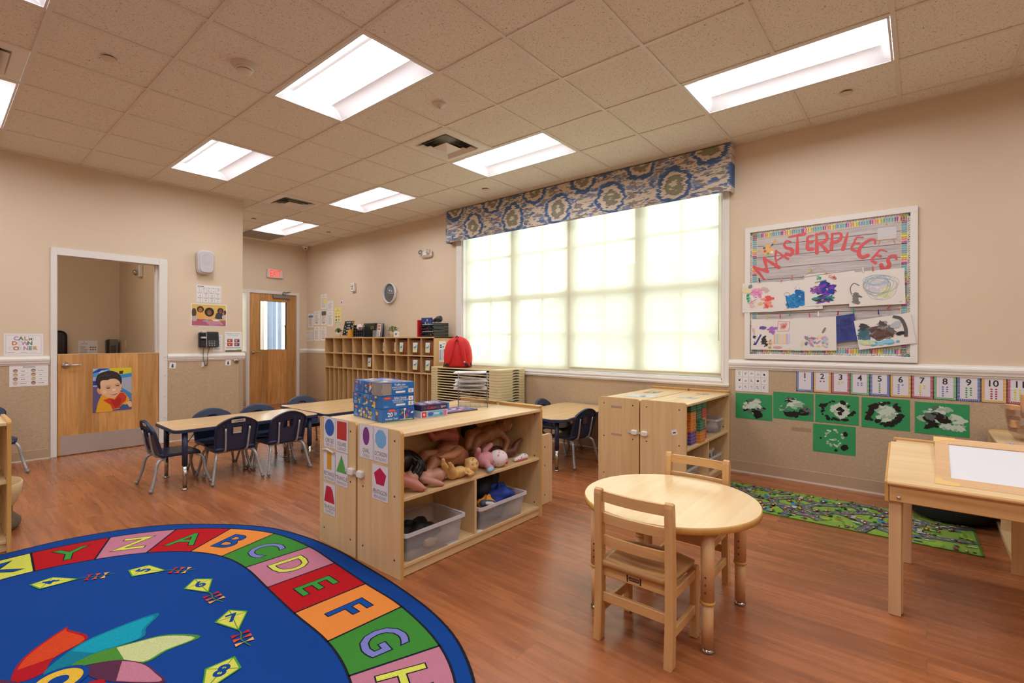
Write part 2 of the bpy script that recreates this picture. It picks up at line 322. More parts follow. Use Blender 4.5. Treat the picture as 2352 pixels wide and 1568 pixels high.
        fs = [(i*n+j, i*n+(j+1) % n, (i+1)*n+(j+1) % n, (i+1)*n+j) for i in range(k-1) for j in range(n)]
        if cap: fs += [tuple(range(n-1, -1, -1)), tuple((k-1)*n+j for j in range(n))]
        return s.add(vs, fs, m, True)
    def lathe(s, c, prof, m, n=24, sx=1, sy=1, T=None, pw=1, smooth=True):
        """prof [(r,z)]; pw<1 squares the section off"""
        vs = []; c = V(c)
        for r, z in prof:
            for j in range(n):
                w = 2*pi*j/n; a, b = cos(w), sin(w)
                a = math.copysign(abs(a)**pw, a); b = math.copysign(abs(b)**pw, b)
                p = V((r*sx*a, r*sy*b, z)); vs.append(c+(T @ p if T else p))
        k = len(prof); fs = [(i*n+j, i*n+(j+1) % n, (i+1)*n+(j+1) % n, (i+1)*n+j) for i in range(k-1) for j in range(n)]
        if prof[0][0] > 1e-6: fs.append(tuple(range(n-1, -1, -1)))
        if prof[-1][0] > 1e-6: fs.append(tuple((k-1)*n+j for j in range(n)))
        return s.add(vs, fs, m, smooth)
    def ball(s, c, r, m, n=14, sx=1, sy=1, sz=1, T=None):
        k = n//2+1
        return s.lathe(c, [(max(r*sin(pi*i/k), 1e-7), -r*cos(pi*i/k)*sz) for i in range(k+1)], m, n, sx, sy, T)
    def build(s, name, parent=None, local=True, mods=None):
        me = bpy.data.meshes.new(name); off = V((0, 0, 0))
        if parent is None and s.v:
            xs = [p[0] for p in s.v]; ys = [p[1] for p in s.v]; zs = [p[2] for p in s.v]
            off = V(((min(xs)+max(xs))/2, (min(ys)+max(ys))/2, min(zs)))
        elif parent is not None and not local: off = V(parent['_w'])
        me.from_pydata([tuple(V(p)-off) for p in s.v], [], s.f)
        for m in s.ms: me.materials.append(m)
        me.polygons.foreach_set('material_index', s.mi); me.polygons.foreach_set('use_smooth', s.sm); me.update()
        o = bpy.data.objects.new(name, me); C.objects.link(o); o['_w'] = [0, 0, 0]
        if parent is None: o.location = off; o['_w'] = list(off)
        else: o.parent = parent; o['_w'] = list(off)
        return o
class Fr:
    def __init__(s, o, ex, ey, n=None):
        s.o = V(o); s.ex = V(ex); s.ey = V(ey); s.n = V(n) if n is not None else s.ex.cross(s.ey)
    def p(s, a, b, c=0): return s.o+s.ex*a+s.ey*b+s.n*c
    def sub(s, a, b, rot=0, c=0, k=1):
        r = cos(rot); t = sin(rot)
        return Fr(s.p(a, b, c), (s.ex*r+s.ey*t)*k, (s.ey*r-s.ex*t)*k, s.n)
FW = Fr((XW, 0, 0), (0, -1, 0), (0, 0, 1), (-1, 0, 0))       # window wall, a = -Y
FL = Fr((0, YL, 0), (1, 0, 0), (0, 0, 1), (0, -1, 0))        # left wall
FF = Fr((0, YF, 0), (1, 0, 0), (0, 0, 1), (0, -1, 0))        # far wall
FG = Fr((0, 0, 0), (1, 0, 0), (0, 1, 0), (0, 0, 1))          # floor
_txt = {}
def textgeo(t, off=0.0):
    k = (t, off)
    if k not in _txt:
        cu = bpy.data.curves.new('t', 'FONT'); cu.body = t; cu.size = 1; cu.align_x = 'CENTER'; cu.align_y = 'CENTER'; cu.offset = off; cu.resolution_u = 3
        o = bpy.data.objects.new('t', cu); C.objects.link(o)
        dg = bpy.context.evaluated_depsgraph_get(); dg.update(); me = o.evaluated_get(dg).to_mesh()
        vs = [(v.co.x, v.co.y) for v in me.vertices]; fs = [tuple(p.vertices) for p in me.polygons]
        ys = [v[1] for v in vs]; xs = [v[0] for v in vs]; cy = (max(ys)+min(ys))/2; cx = (max(xs)+min(xs))/2; h = max(ys)-min(ys); w = max(xs)-min(xs)
        _txt[k] = ([((x-cx), (y-cy)) for x, y in vs], fs, w, h)
        bpy.data.objects.remove(o); bpy.data.curves.remove(cu)
    return _txt[k]
class D:
    """flat drawing on a surface: shapes laid in thin layers over a frame"""
    def __init__(s, fr, mb=None, z=.0004, st=.00006): s.fr = fr; s.m = mb or M(); s.z = z; s.st = st
    def up(s, k=1): s.z += s.st*k; return s
    def poly(s, pts, m):
        n = len(pts); a = sum(pts[i][0]*pts[(i+1) % n][1]-pts[(i+1) % n][0]*pts[i][1] for i in range(n))
        if a < 0: pts = pts[::-1]
        flip = s.fr.ex.cross(s.fr.ey).dot(s.fr.n) < 0
        f = tuple(range(n)); s.m.add([s.fr.p(x, y, s.z) for x, y in pts], [f[::-1] if flip else f], m if not isinstance(m, str) else col(m)); return s
    def rect(s, x0, y0, x1, y1, m): return s.poly([(x0, y0), (x1, y0), (x1, y1), (x0, y1)], m)
    def ell(s, x, y, rx, ry, m, n=20, rot=0):
        return s.poly([(x+rx*cos(2*pi*i/n)*cos(rot)-ry*sin(2*pi*i/n)*sin(rot), y+rx*cos(2*pi*i/n)*sin(rot)+ry*sin(2*pi*i/n)*cos(rot)) for i in range(n)], m)
    def blob(s, x, y, rx, ry, m, R, jag=.25, n=22, rot=0):
        ph = [R.uniform(0, 6.28) for _ in range(3)]
        P_ = []
        for i in range(n):
            t = 2*pi*i/n; k = 1+jag*(.5*sin(2*t+ph[0])+.3*sin(5*t+ph[1])+R.uniform(-.6, .6))
            a, b = rx*k*cos(t), ry*k*sin(t); P_.append((x+a*cos(rot)-b*sin(rot), y+a*sin(rot)+b*cos(rot)))
        return s.poly(P_, m)
    def line(s, pts, w, m, closed=False):
        m = m if not isinstance(m, str) else col(m); flip = s.fr.ex.cross(s.fr.ey).dot(s.fr.n) < 0
        P_ = [V(p) for p in pts]; n = len(P_); L = []
        for i in range(n):
            t = (P_[(i+1) % n]-P_[i-1]) if closed else (P_[min(i+1, n-1)]-P_[max(i-1, 0)])
            t = t.normalized() if t.length > 1e-9 else V((1, 0)); q = V((-t.y, t.x))*(w/2 if not hasattr(w, '__len__') else w[i]/2); L += [P_[i]-q, P_[i]+q]
        fs = []
        for i in range(n if closed else n-1):
            j = (i+1) % n; f = (2*i, 2*j, 2*j+1, 2*i+1); fs.append(f[::-1] if flip else f)
        s.m.add([s.fr.p(q.x, q.y, s.z) for q in L], fs, m); return s
    def text(s, t, x, y, h, m, off=0.0, rot=0, w=None, sq=1):
        vs, fs, tw, th = textgeo(t, off); k = h/.72; kx = k*sq
        if w is not None: kx = w/tw
        c, q = cos(rot), sin(rot); flip = s.fr.ex.cross(s.fr.ey).dot(s.fr.n) < 0
        s.m.add([s.fr.p(x+a*kx*c-b*k*q, y+a*kx*q+b*k*c, s.z) for a, b in vs], [f[::-1] if flip else f for f in fs], m if not isinstance(m, str) else col(m)); return s
    def lines(s, x0, x1, y0, y1, n, m, R, w=.35):
        for i in range(n):
            y = y1-(y1-y0)*(i+.5)/n; s.rect(x0, y-(y1-y0)/n*w/2, x0+(x1-x0)*R.uniform(.6, 1), y+(y1-y0)/n*w/2, m)
        return s
# ---------------------------------------------------------------- object helpers
def tag(o, label, cat, group=None):
    o['label'] = label; o['category'] = cat
    if group: o['group'] = group
    return o
def struct(o): o['kind'] = 'structure'; return o
def thing(name, label, cat, loc=(0, 0, 0), rz=0, group=None):
    o = bpy.data.objects.new(name, None); C.objects.link(o); o.empty_display_size = .05
    o.location = loc; o.rotation_euler = (0, 0, rz); o['_w'] = list(loc); return tag(o, label, cat, group)
def dup(r0, loc, rz, label, group=None, sc=None):
    def cp(o, par):
        c = o.copy(); C.objects.link(c)
        if par: c.parent = par
        for ch in list(o.children): cp(ch, c)
        return c
    r = cp(r0, None); r.location = loc; r.rotation_euler = (0, 0, rz); r['label'] = label
    if sc: r.scale = (sc, sc, sc)
    if group: r['group'] = group
    return r
def rrect(x0, y0, x1, y1, r, n=4, corners=(1, 1, 1, 1)):
    P_ = []
    for (cx, cy, a0, k) in ((x1-r, y1-r, 0, corners[0]), (x0+r, y1-r, 90, corners[1]), (x0+r, y0+r, 180, corners[2]), (x1-r, y0+r, 270, corners[3])):
        if not k: P_.append((x1 if cx > (x0+x1)/2 else x0, y1 if cy > (y0+y1)/2 else y0)); continue
        for i in range(n+1):
            a = radians(a0+90*i/n); P_.append((cx+r*cos(a), cy+r*sin(a)))
    return P_
def sheet(fr, name, label, cat, a0, b0, a1, b1, draw=None, m=None, rot=0, group=None, t=.0012, off=.0008, sag=0, skew=0, curl=0):
    """a sheet of paper on a surface; draw(D) works in the sheet's own 0..w, 0..h frame"""
    w, h = a1-a0, b1-b0; f = fr.sub(a0, b0, 0, off)
    if rot:
        c = fr.sub((a0+a1)/2, (b0+b1)/2, rot, off); f = Fr(c.p(-w/2, -h/2), c.ex, c.ey, c.n)
    mb = M(); mb.prism([(0, 0), (w, skew), (w, h+skew), (0, h)], f, 0, t, m or PAPER)
    d = D(f, mb, t+.0003)
    if draw: draw(d, w, h)
    return tag(mb.build(name), label, cat, group)
R = random.Random(7)
# ================================================================ ROOM SHELL
X0, Y0 = -3.2, -3.1
def bmesh_obj(name, boxes):
    mb = M()
    for b in boxes: mb.box(*b)
    return struct(mb.build(name))
bmesh_obj('floor', [(X0-.15, XW+.15, Y0-.15, YF+2.6, -.1, 0, FLOOR)])
# window wall with its opening; lower band carries the fibre wallcovering
WY0, WY1, WZ0, WZ1 = 1.459, 5.019, .855, 2.95
def wallW():
    mb = M(); x0, x1 = XW, XW+.16
    for (a, b, c, d) in [(Y0, WY0, 0, ZC), (WY1, YF+.16, 0, ZC), (WY0, WY1, 0, WZ0), (WY0, WY1, WZ1, ZC)]: mb.box(x0, x1, a, b, c, d, WALL)
    for (a, b, c, d) in [(Y0, WY0, 0, .99), (WY1, YF, 0, .99), (WY0, WY1, 0, .80)]: mb.box(x0-.004, x0, a, b, c, d, WAINS)
    return struct(mb.build('wall_right'))
wallW()
DX0, DX1, DZ = .879, 1.769, 2.109
bmesh_obj('wall_left', [(X0, DX0-.01, YL, YL+.12, 0, ZC, WALL), (DX1+.01, 2.70, YL, YL+.12, 0, ZC, WALL), (DX0-.01, DX1+.01, YL, YL+.12, DZ+.01, ZC, WALL),
    (X0, DX0-.05, YL-.004, YL, 0, 1.0, WAINS), (DX1+.085, 2.70, YL-.004, YL, 0, 1.0, WAINS), (2.58, 2.70, YL+.12, YF, 0, ZC, WALL)])
EX0, EX1 = 3.81, 4.69
bmesh_obj('wall_far', [(2.58, 2.94, YF, YF+.14, 0, ZC, WALL), (EX1+.01, XW+.16, YF, YF+.14, 0, ZC, WALL), (2.94, EX1+.01, YF, YF+.14, 2.115, ZC, WALL), (2.94, 3.77, YF, YF+.14, 0, .99, WALL),
    (2.70, 3.74, YF-.004, YF, 0, .99, WAINS), (EX1+.06, XW, YF-.004, YF, 0, .99, WAINS)])
bmesh_obj('wall_back', [(X0-.15, XW+.16, Y0-.15, Y0, 0, ZC, WALL)])
bmesh_obj('wall_near', [(X0-.15, X0, Y0, YL+.12, 0, ZC, WALL)])
# washroom behind the half door
bmesh_obj('wall_washroom', [(-.3, 1.95, 9.2, 9.3, 0, ZC, WALL), (1.86, 1.98, YL+.12, 9.2, 0, ZC, WALL), (-.42, -.3, YL+.12, 9.3, 0, ZC, WALL)])
GX, GY, G = 1.666, .123, .6096
LCELLS = [(0, 4), (3, 0), (0, 8), (3, 4), (3, 8), (3, 12), (-3, 8), (-3, 4), (0, 0), (-3, 0), (3, -4), (0, -4), (-3, -4), (-6, 4), (-6, 8), (-6, 0)]
HOLES = {(a, b) for a, b in LCELLS} | {(a, b+1) for a, b in LCELLS} | {(2, 5), (2, 10), (-3, 7)}
def mkceil():
    mb = M(); xs = [X0-.15]+[GX+i*G for i in range(-7, 6)]+[XW+.16]; ys = [Y0-.15]+[GY+j*G for j in range(-5, 16)]+[YF+.16]
    for j in range(len(ys)-1):
        run = None
        for i in range(len(xs)-1):
            hole = (i-8, j-6) in HOLES
            if not hole and run is None: run = xs[i]
            if run is not None and (hole or i == len(xs)-2):
                mb.box(run, xs[i] if hole else xs[i+1], ys[j], ys[j+1], ZC+.003, ZC+.03, TILE); run = None
    return struct(mb.build('ceiling'))
mkceil()
TB = col('DDD4C6', .45, var=.02)
def tbars():
    mb = M(); A = [(X0, XW)]
    lc = {(a, b) for a, b in LCELLS}
    for i in range(-7, 6):
        x = GX+i*G; y1 = YF if x > 2.7 else YL
        mb.box(x-.012, x+.012, Y0, y1, ZC-.003, ZC+.012, TB)
    for j in range(-5, 16):
        y = GY+j*G
        for i in range(-9, 7):
            if (i, j-1) in lc: continue          # a light runs through this joint
            x0 = max(GX+i*G+.012, X0 if y < YL else 2.7); x1 = min(GX+(i+1)*G-.012, XW)
            if x1 > x0: mb.box(x0, x1, y-.012, y+.012, ZC-.003, ZC+.012, TB)
    for b in [(XW-.022, XW, Y0, YF), (X0, 2.70, YL-.022, YL), (2.70, XW, YF-.022, YF), (X0, X0+.02, Y0, YL), (X0, XW, Y0, Y0+.02)]: mb.box(b[0], b[1], b[2], b[3], ZC-.004, ZC+.012, TB)
    return struct(mb.build('ceiling_grid'))
tbars()
# ---- trim
def rail(name, p0, p1, n, z):
    """chair rail: moulded profile swept from p0 to p1, projecting along n"""
    prof = [(0, 0), (.010, 0), (.012, .012), (.020, .018), (.022, .03), (.028, .044), (.030, .06), (.026, .072), (.016, .078), (.014, .088), (0, .09)]
    a, b, n = V(p0), V(p1), V(n); mb = M(); k = len(prof)
    vs = [q+n*d+V((0, 0, z+h)) for q in (a, b) for d, h in prof]
    flip = (b-a).cross(V((0, 0, 1))).dot(n) < 0
    fs = [(i, (i+1) % k, (i+1) % k+k, i+k) for i in range(k)]+[tuple(range(k-1, -1, -1)), tuple(range(k, 2*k))]
    if flip: fs = [f[::-1] for f in fs]
    mb.add(vs, fs, WHITE); return struct(mb.build(name))
rail('trim_1', (XW, Y0, 0), (XW, 1.395, 0), (-1, 0, 0), .963)
rail('trim_2', (XW, 5.13, 0), (XW, YF, 0), (-1, 0, 0), .963)
rail('trim_3', (X0, YL, 0), (DX0-.055, YL, 0), (0, -1, 0), .967)
rail('trim_4', (DX1+.085, YL, 0), (2.725, YL, 0), (0, -1, 0), .967)
rail('trim_5', (EX1+.065, YF, 0), (XW, YF, 0), (0, -1, 0), .963)
BASE = col('B39A7E', .45, var=.03); BASE2 = col('DCD0C2', .5, var=.02)
def basebd(name, x0, x1, y0, y1, dx, dy):
    mb = M(); mb.box(x0, x1, y0, y1, .012, .105, BASE, .002)
    mb.box(min(x0, x0+dx*.006), max(x1, x1+dx*.006), min(y0, y0+dy*.006), max(y1, y1+dy*.006), 0, .013, BASE2); return struct(mb.build(name))
basebd('baseboard_right', XW-.012, XW-.004, Y0, YF, -1, 0)
basebd('baseboard_left', 1.856, 2.70, YL-.012, YL-.004, 0, -1); basebd('baseboard_left', X0, .828, YL-.012, YL-.004, 0, -1)
basebd('baseboard_far', EX1+.06, XW, YF-.012, YF-.004, 0, -1); basebd('baseboard_far', 2.70, 3.75, YF-.012, YF-.004, 0, -1)
mb = M(); mb.box(2.655, 2.706, YL-.008, YL, .1, .96, col('AE9880', .4, var=.02), .002); mb.box(2.70, 2.708, YL, YL+.05, .1, .96, col('AE9880', .4, var=.02)); tag(mb.build('corner_guard'), 'tan plastic strip guarding the wall corner left of the exit door', 'corner guard')
# ---- half-door frame and leaf (left wall)
FRM = col('E2DEDA', .35, var=.02)
mb = M()
mb.box(.829, DX0, YL-.016, YL+.136, 0, 2.183, FRM, .003); mb.box(DX1, 1.853, YL-.016, YL+.136, 0, 2.183, FRM, .003); mb.box(DX0, DX1, YL-.0155, YL+.1355, DZ, 2.183, FRM)
mb.box(DX1-.02, DX1, YL+.05, YL+.11, 0, DZ, FRM); mb.box(DX0, DX0+.012, YL+.06, YL+.11, 0, DZ, FRM)
for z in (.3, .55, .8, 1.02): mb.ball((1.825, YL-.017, z), .005, CHROME, 8)
struct(mb.build('trim_6'))
d1 = bpy.data.objects.new('door_1', None); C.objects.link(d1); d1.location = (DX0, YL, 0); d1['_w'] = [DX0, YL, 0]; struct(d1)
mb = M(); mb.box(.884, 1.766, YL-.006, YL+.036, .008, 1.068, DOORW, .002); mb.box(.884, 1.766, YL-.007, YL+.036, 1.068, 1.074, col('D9B688', .4)); mb.build('door_leaf', d1, local=False)
STEEL = col('C9C2BC', .42, .75, var=.05, vs=14)
mb = M(); mb.box(.902, 1.764, YL-.0085, YL-.006, .012, .212, STEEL)
for x in (.91, 1.12, 1.34, 1.55, 1.755):
    for z in (.03, .2): mb.ball((x, YL-.009, z), .004, CHROME, 8)
mb.build('kick_plate', d1, local=False)
def lever(par, x, y, z, dirn=1, s=1, face=-1):
    mb = M(); T = Matrix.Rotation(pi/2*(1 if face < 0 else -1), 3, 'X')
    mb.lathe((x, y, z), [(0, -.02*0), (.033*s, 0), (.035*s, .006), (.031*s, .014), (.018*s, .018), (.014*s, .045), (0, .046)], CHROME, 20, T=T)
    yy = y+face*.042
    mb.tube([(x, yy, z), (x+dirn*.04*s, yy, z+.001), (x+dirn*.09*s, yy, z), (x+dirn*.118*s, yy-face*.008, z-.002)], [.011*s, .010*s, .009*s, .0085*s], CHROME, 10, rnd=True)
    return mb.build('door_handle', par, local=False)
lever(d1, .948, YL-.006, .955)
mb = M(); mb.box(.874, .885, YL-.012, YL-.004, .90, .985, col('6C5A48', .4, .6)); mb.build('latch_plate', d1, local=False)
# ---- exit door
mb = M()
for b in [(3.752, EX0, 0, 2.155), (EX1, 4.748, 0, 2.155), (2.955, 3.752, 2.10, 2.155), (EX0, EX1, 2.10, 2.155), (2.91, 2.955, 1.02, 2.155)]: mb.box(b[0], b[1], YF-.02, YF+.15, b[2], b[3], FRM)
mb.box(2.93, 3.752, YF-.02, YF+.15, .985, 1.02, FRM); mb.box(EX0, EX1, YF-.03, YF+.15, 0, .012, STEEL)
struct(mb.build('trim_7'))
d2 = bpy.data.objects.new('door_2', None); C.objects.link(d2); d2.location = (EX0, YF, 0); d2['_w'] = [EX0, YF, 0]; struct(d2)
mb = M(); gx0, gx1, gz0, gz1 = 4.006, 4.497, 1.046, 1.955
for b in [(EX0+.004, gx0, .012, 2.098), (gx1, EX1-.004, .012, 2.098), (gx0, gx1, .012, gz0), (gx0, gx1, gz1, 2.098)]: mb.box(b[0], b[1], YF, YF+.044, b[2], b[3], DOORW)
mb.build('door_leaf', d2, local=False)
mb = M(); mb.box(gx0, gx1, YF+.02, YF+.026, gz0, gz1, GLASS); mb.build('glass', d2, local=False)
mb = M()
for b in [(gx0-.012, gx0, gz0-.012, gz1+.012), (gx1, gx1+.012, gz0-.012, gz1+.012), (gx0, gx1, gz0-.012, gz0), (gx0, gx1, gz1, gz1+.012)]: mb.box(b[0], b[1], YF-.005, YF+.05, b[2], b[3], col('B98A54', .4))
mb.build('glazing_bead', d2, local=False)
lever(d2, 3.884, YF, 1.0)
mb = M(); mb.box(4.225, 4.548, YF-.05, YF-.001, 2.022, 2.085, col('8C8782', .4, .3), .004)
mb.tube([(4.40, YF-.04, 2.09), (4.36, YF-.16, 2.13), (4.45, YF-.03, 2.15)], .009, STEEL, 8); mb.tube([(4.40, YF-.03, 2.09), (4.52, YF-.12, 2.15), (4.46, YF-.025, 2.14)], .007, STEEL, 8)
mb.build('door_closer', d2, local=False)
mb = M(); mb.box(2.955, 3.752, YF+.06, YF+.066, 1.02, 2.1, GLASS); w4 = struct(mb.build('window_2'))
# vestibule beyond the exit door: outer glazed door frame and lit lobby wall
VG = col('7F8FA6', .4, .2, var=.03); LOB = col('EDE6D8', .6)
mb = M()
for x in (4.80, 4.90, 5.015, 5.30): mb.box(x, x+.06, 10.9, 11.0, 0, 2.3, VG, .005)
mb.box(4.76, 6.2, 10.905, 10.995, 2.3, 2.4, VG); mb.box(4.76, 6.2, 10.905, 10.995, 0, .18, VG)
mb.box(2.9, 4.4, 10.2, 10.8, 2.78, 2.795, col('FFFFFF', .5, var=0, emit=14))  # unseen glowing panel added under the ceiling to brighten the vestibule
mb.tube([(5.12, 10.86, .9), (5.12, 10.82, .95), (5.12, 10.82, 1.5), (5.12, 10.86, 1.55)], .012, BLACK, 8)
struct(mb.build('door_3_and_fill_panel'))
bmesh_obj('wall_vestibule', [(2.5, 4.76, 11.05, 11.12, 0, 2.8, LOB), (2.5, 2.6, 9.62, 11, 0, 2.8, LOB), (2.5, 6.3, 9.62, 11.05, 2.8, 2.85, LOB)])
# ---- main window: casing, jambs, four double-hung sashes with muntins, glass
mb = M(); cy0, cy1, cz0 = 1.395, 5.13, .79
def casing(mb, y0, y1, z0, z1):
    mb.box(XW-.018, XW, y0, y1, z0, z1, WHITE, .003)
casing(mb, cy0, WY0, cz0, 3.0); casing(mb, WY1, cy1, cz0, 3.0); casing(mb, WY0, WY1, cz0, WZ0)
mb.box(XW-.026, XW, cy0-.004, cy1+.004, cz0+.012, cz0+.028, WHITE, .003); mb.box(XW-.024, XW, WY0-.022, WY0-.008, cz0+.03, 3.0, WHITE, .002); mb.box(XW-.024, XW, WY0, WY1, WZ0-.022, WZ0-.008, WHITE, .002)
mb.box(XW, XW+.16, WY0-.001, WY0+.012, WZ0, WZ1, WHITE); mb.box(XW, XW+.16, WY1-.012, WY1+.001, WZ0, WZ1, WHITE); mb.box(XW, XW+.16, WY0, WY1, WZ0-.001, WZ0+.012, WHITE); mb.box(XW, XW+.16, WY0, WY1, WZ1-.012, WZ1, WHITE)
win = struct(mb.build('window_1'))
mb = M(); gl = M(); n = 4; wd = (WY1-WY0)/n; SASH = col('E8E4DC', .4, var=.01)
for i in range(n):
    y0 = WY0+i*wd; y1 = y0+wd; xm = XW+.12
    for b in [(y0, y0+.06), (y1-.06, y1)]: mb.box(xm-.03, xm+.03, b[0], b[1], WZ0, WZ1, SASH)
    for z in (WZ0, 1.76, WZ1-.07): mb.box(xm-.027, xm+.027, y0+.06, y1-.06, z, z+.07, SASH)
    mb.box(xm-.012, xm+.012, (y0+y1)/2-.013, (y0+y1)/2+.013, WZ0, WZ1, SASH)
    for z in (1.31, 2.36): mb.box(xm-.011, xm+.011, y0+.06, y1-.06, z-.013, z+.013, SASH)
gl.box(XW+.118, XW+.122, WY0, WY1, WZ0, WZ1, GLASS)
mb.build('window_sash', win, local=False); gl.build('glass', win, local=False)
# outside: pavement, a neighbouring gabled building, hedge
OUT = col('B9B4A8', .9); BLD = col('D9D6CF', .9); ROOF = col('9B9DA3', .9)
mb = M(); mb.box(XW+.16, 60, -30, 45, -.25, -.15, OUT); struct(mb.build('ground_outside'))
mb = M(); mb.box(22, 34, -6, 16, -.2, 2.6, BLD)
mb.add([(21.5, -6.5, 2.6), (34.5, -6.5, 2.6), (34.5, 16.5, 2.6), (21.5, 16.5, 2.6), (28, -6.5, 6.0), (28, 16.5, 6.0)], [(0, 1, 4), (1, 2, 5, 4), (2, 3, 5), (3, 0, 4, 5), (3, 2, 1, 0)], ROOF)
for y in (-3, 1.5, 6, 10.5): mb.box(21.95, 22.02, y, y+1.6, .8, 2.1, col('7C858C', .3))
tag(mb.build('neighbouring_house'), 'pale gabled building seen faintly through the roller shades', 'building')
# ---- roller shades
for nm, y0, y1, z0, lab in (('roller_shade', 1.476, 3.222, .905, 'pale yellow sheer roller shade on the right half of the window'), ('roller_shade', 3.246, 4.985, .872, 'pale yellow sheer roller shade on the left half of the window')):
    x = XW+.035
    t = thing(nm, lab, 'window shade', (x, (y0+y1)/2, z0), 0, 'roller shades over the window'); mb = M(); N = 24
    vs = []; 
    for k in range(2):
        for i in range(N+1):
            u = i/N; vs.append((x+.004*sin(u*9+k), y0+(y1-y0)*u, z0 if k == 0 else 2.95))
    mb.add(vs, [(i, i+1, N+2+i, N+1+i) for i in range(N)], SHADE, True); mb.build('shade_cloth', t, local=False)
    mb = M(); mb.tube([(x, y0, z0), (x, y1, z0)], .010, col('CDBB95', .6), 8); mb.build('hem_bar', t, local=False)
mb = M(); mb.tube([(XW-.03, 1.485, 2.62), (XW-.03, 1.485, 1.25)], .0022, col('DAD7CF'), 6); mb.ball((XW-.03, 1.485, 1.24), .008, col('DAD7CF'), 8); tag(mb.build('shade_cord'), 'thin white bead cord hanging at the right edge of the window', 'cord')
# ---- valance
mb = M(); VAL = mk_valance()
mb.box(XW-.115, XW-.100, 1.35, 5.245, 2.625, 3.07, VAL, .004); mb.box(XW-.1, XW, 1.35, 1.365, 2.625, 3.07, VAL); mb.box(XW-.1, XW, 5.23, 5.245, 2.625, 3.07, VAL)
mb.box(XW-.1, XW, 1.365, 5.23, 3.055, 3.07, col('CFC4B4'))
tag(mb.build('valance'), 'long box valance in blue and beige ikat fabric above the window', 'valance')
# ---- troffers
LENS = bpy.data.materials.new('lit_lens'); LENS.use_nodes = True; nt = LENS.node_tree; nt.nodes.clear()
o = nt.nodes.new('ShaderNodeOutputMaterial'); e = nt.nodes.new('ShaderNodeEmission'); e.inputs[0].default_value = (.955, .98, 1.02, 1); e.inputs[1].default_value = 17.8; nt.links.new(e.outputs[0], o.inputs[0])
REFL = col('F3F1F4', .5, var=0); TF = col('E6E3E0', .4, var=0)
# ceiling plane is solid, so each fixture sits in a shallow pan hanging 12 mm below it
def troffer0():
    t = thing('ceiling_light', '', 'ceiling light', (0, 0, ZC), 0, 'recessed ceiling lights')
    L, W = 2*G-.03, G-.03; mb = M()
    for b in [(-W/2, W/2, -L/2, -L/2+.012), (-W/2, W/2, L/2-.012, L/2), (-W/2, -W/2+.012, -L/2, L/2), (W/2-.012, W/2, -L/2, L/2)]: mb.box(b[0], b[1], b[2], b[3], -.004, .014, TF)
    mb.build('frame', t)
    mb = M(); w, l, q, d = W/2-.012, L/2-.012, .15, .065; s = 6
    # sloping side reflectors rising to the lens, curved end plates
    for sg in (-1, 1):
        P_ = [(sg*(w-(w-q)*i/s), d*sin(pi/2*i/s)) for i in range(s+1)]
        vs = [(x, y, z) for y in (-l, l) for x, z in P_]; fs = [(i, i+1, i+s+2, i+s+1) for i in range(s)]
        mb.add(vs, fs if sg < 0 else [f[::-1] for f in fs], REFL, True)
    for sg in (-1, 1):
        e0 = l-.05
        mb.add([(-w, sg*l, 0), (w, sg*l, 0), (q, sg*e0, d), (-q, sg*e0, d)], [(0, 1, 2, 3)], REFL)
    mb.build('reflector', t)
    mb = M(); s = 8; P_ = [(-q+2*q*i/s, d-.018*sin(pi*i/s)) for i in range(s+1)]
    vs = [(x, y, z) for y in (-l+.04, l-.04) for x, z in P_]; mb.add(vs, [(i+s+1, i+s+2, i+1, i) for i in range(s)], LENS, True)
    mb.build('lens', t); return t
tr0 = troffer0()
cells = [((0, 4), 'largest lit ceiling light, nearest over the puzzle box shelf'), ((3, 0), 'long ceiling light at top right in front of the window wall'), ((0, 8), 'ceiling light nearest the left wall, above the half door side'),
    ((3, 4), 'ceiling light beside the square vent in front of the window valance'), ((3, 8), 'ceiling light between the two square vents, third along the window side'), ((3, 12), 'farthest ceiling light, just in front of the exit door alcove'),
    ((-3, 8), 'ceiling light cut off by the left edge of the photo below the left vent'), ((-3, 4), 'ceiling light whose corner shows at the top left of the photo')]
hidden = [(0, 0), (-3, 0), (3, -4), (0, -4), (-3, -4), (-6, 4), (-6, 8), (-6, 0)]
for i, ((a, b), lab) in enumerate(cells+[(h, 'ceiling light outside the frame') for h in hidden]):
    loc = (GX+(a+.5)*G, GY+(b+1)*G, ZC)
    if i == 0: tr0.location = loc; tr0['label'] = lab
    else: dup(tr0, loc, 0, lab)
# washroom: own ceiling with an opening; unseen lamp bar added to brighten the room
bmesh_obj('ceiling_washroom', [(-.42, .75-G/2, YL+.12, 9.3, 2.6, 2.63, WALL), (.75+G/2, 1.98, YL+.12, 9.3, 2.6, 2.63, WALL), (.75-G/2, .75+G/2, YL+.12, 8.2-G, 2.6, 2.63, WALL), (.75-G/2, .75+G/2, 8.2+G, 9.3, 2.6, 2.63, WALL)])
wl = thing('washroom_fill_lamp', 'unseen lamp bar added high over the washroom door to brighten the washroom', 'lamp', (.75, 7.3, 2.45))
FILL_GLOW = col('FFF6E8', .5, var=0, emit=30.0)
mb = M(); mb.box(-.3, .3, -.05, .05, 0, .06, FILL_GLOW); mb.build('diffuser', wl); mb = M(); mb.box(-.32, .32, -.12, .06, .06, .08, WHITE); mb.build('housing', wl)
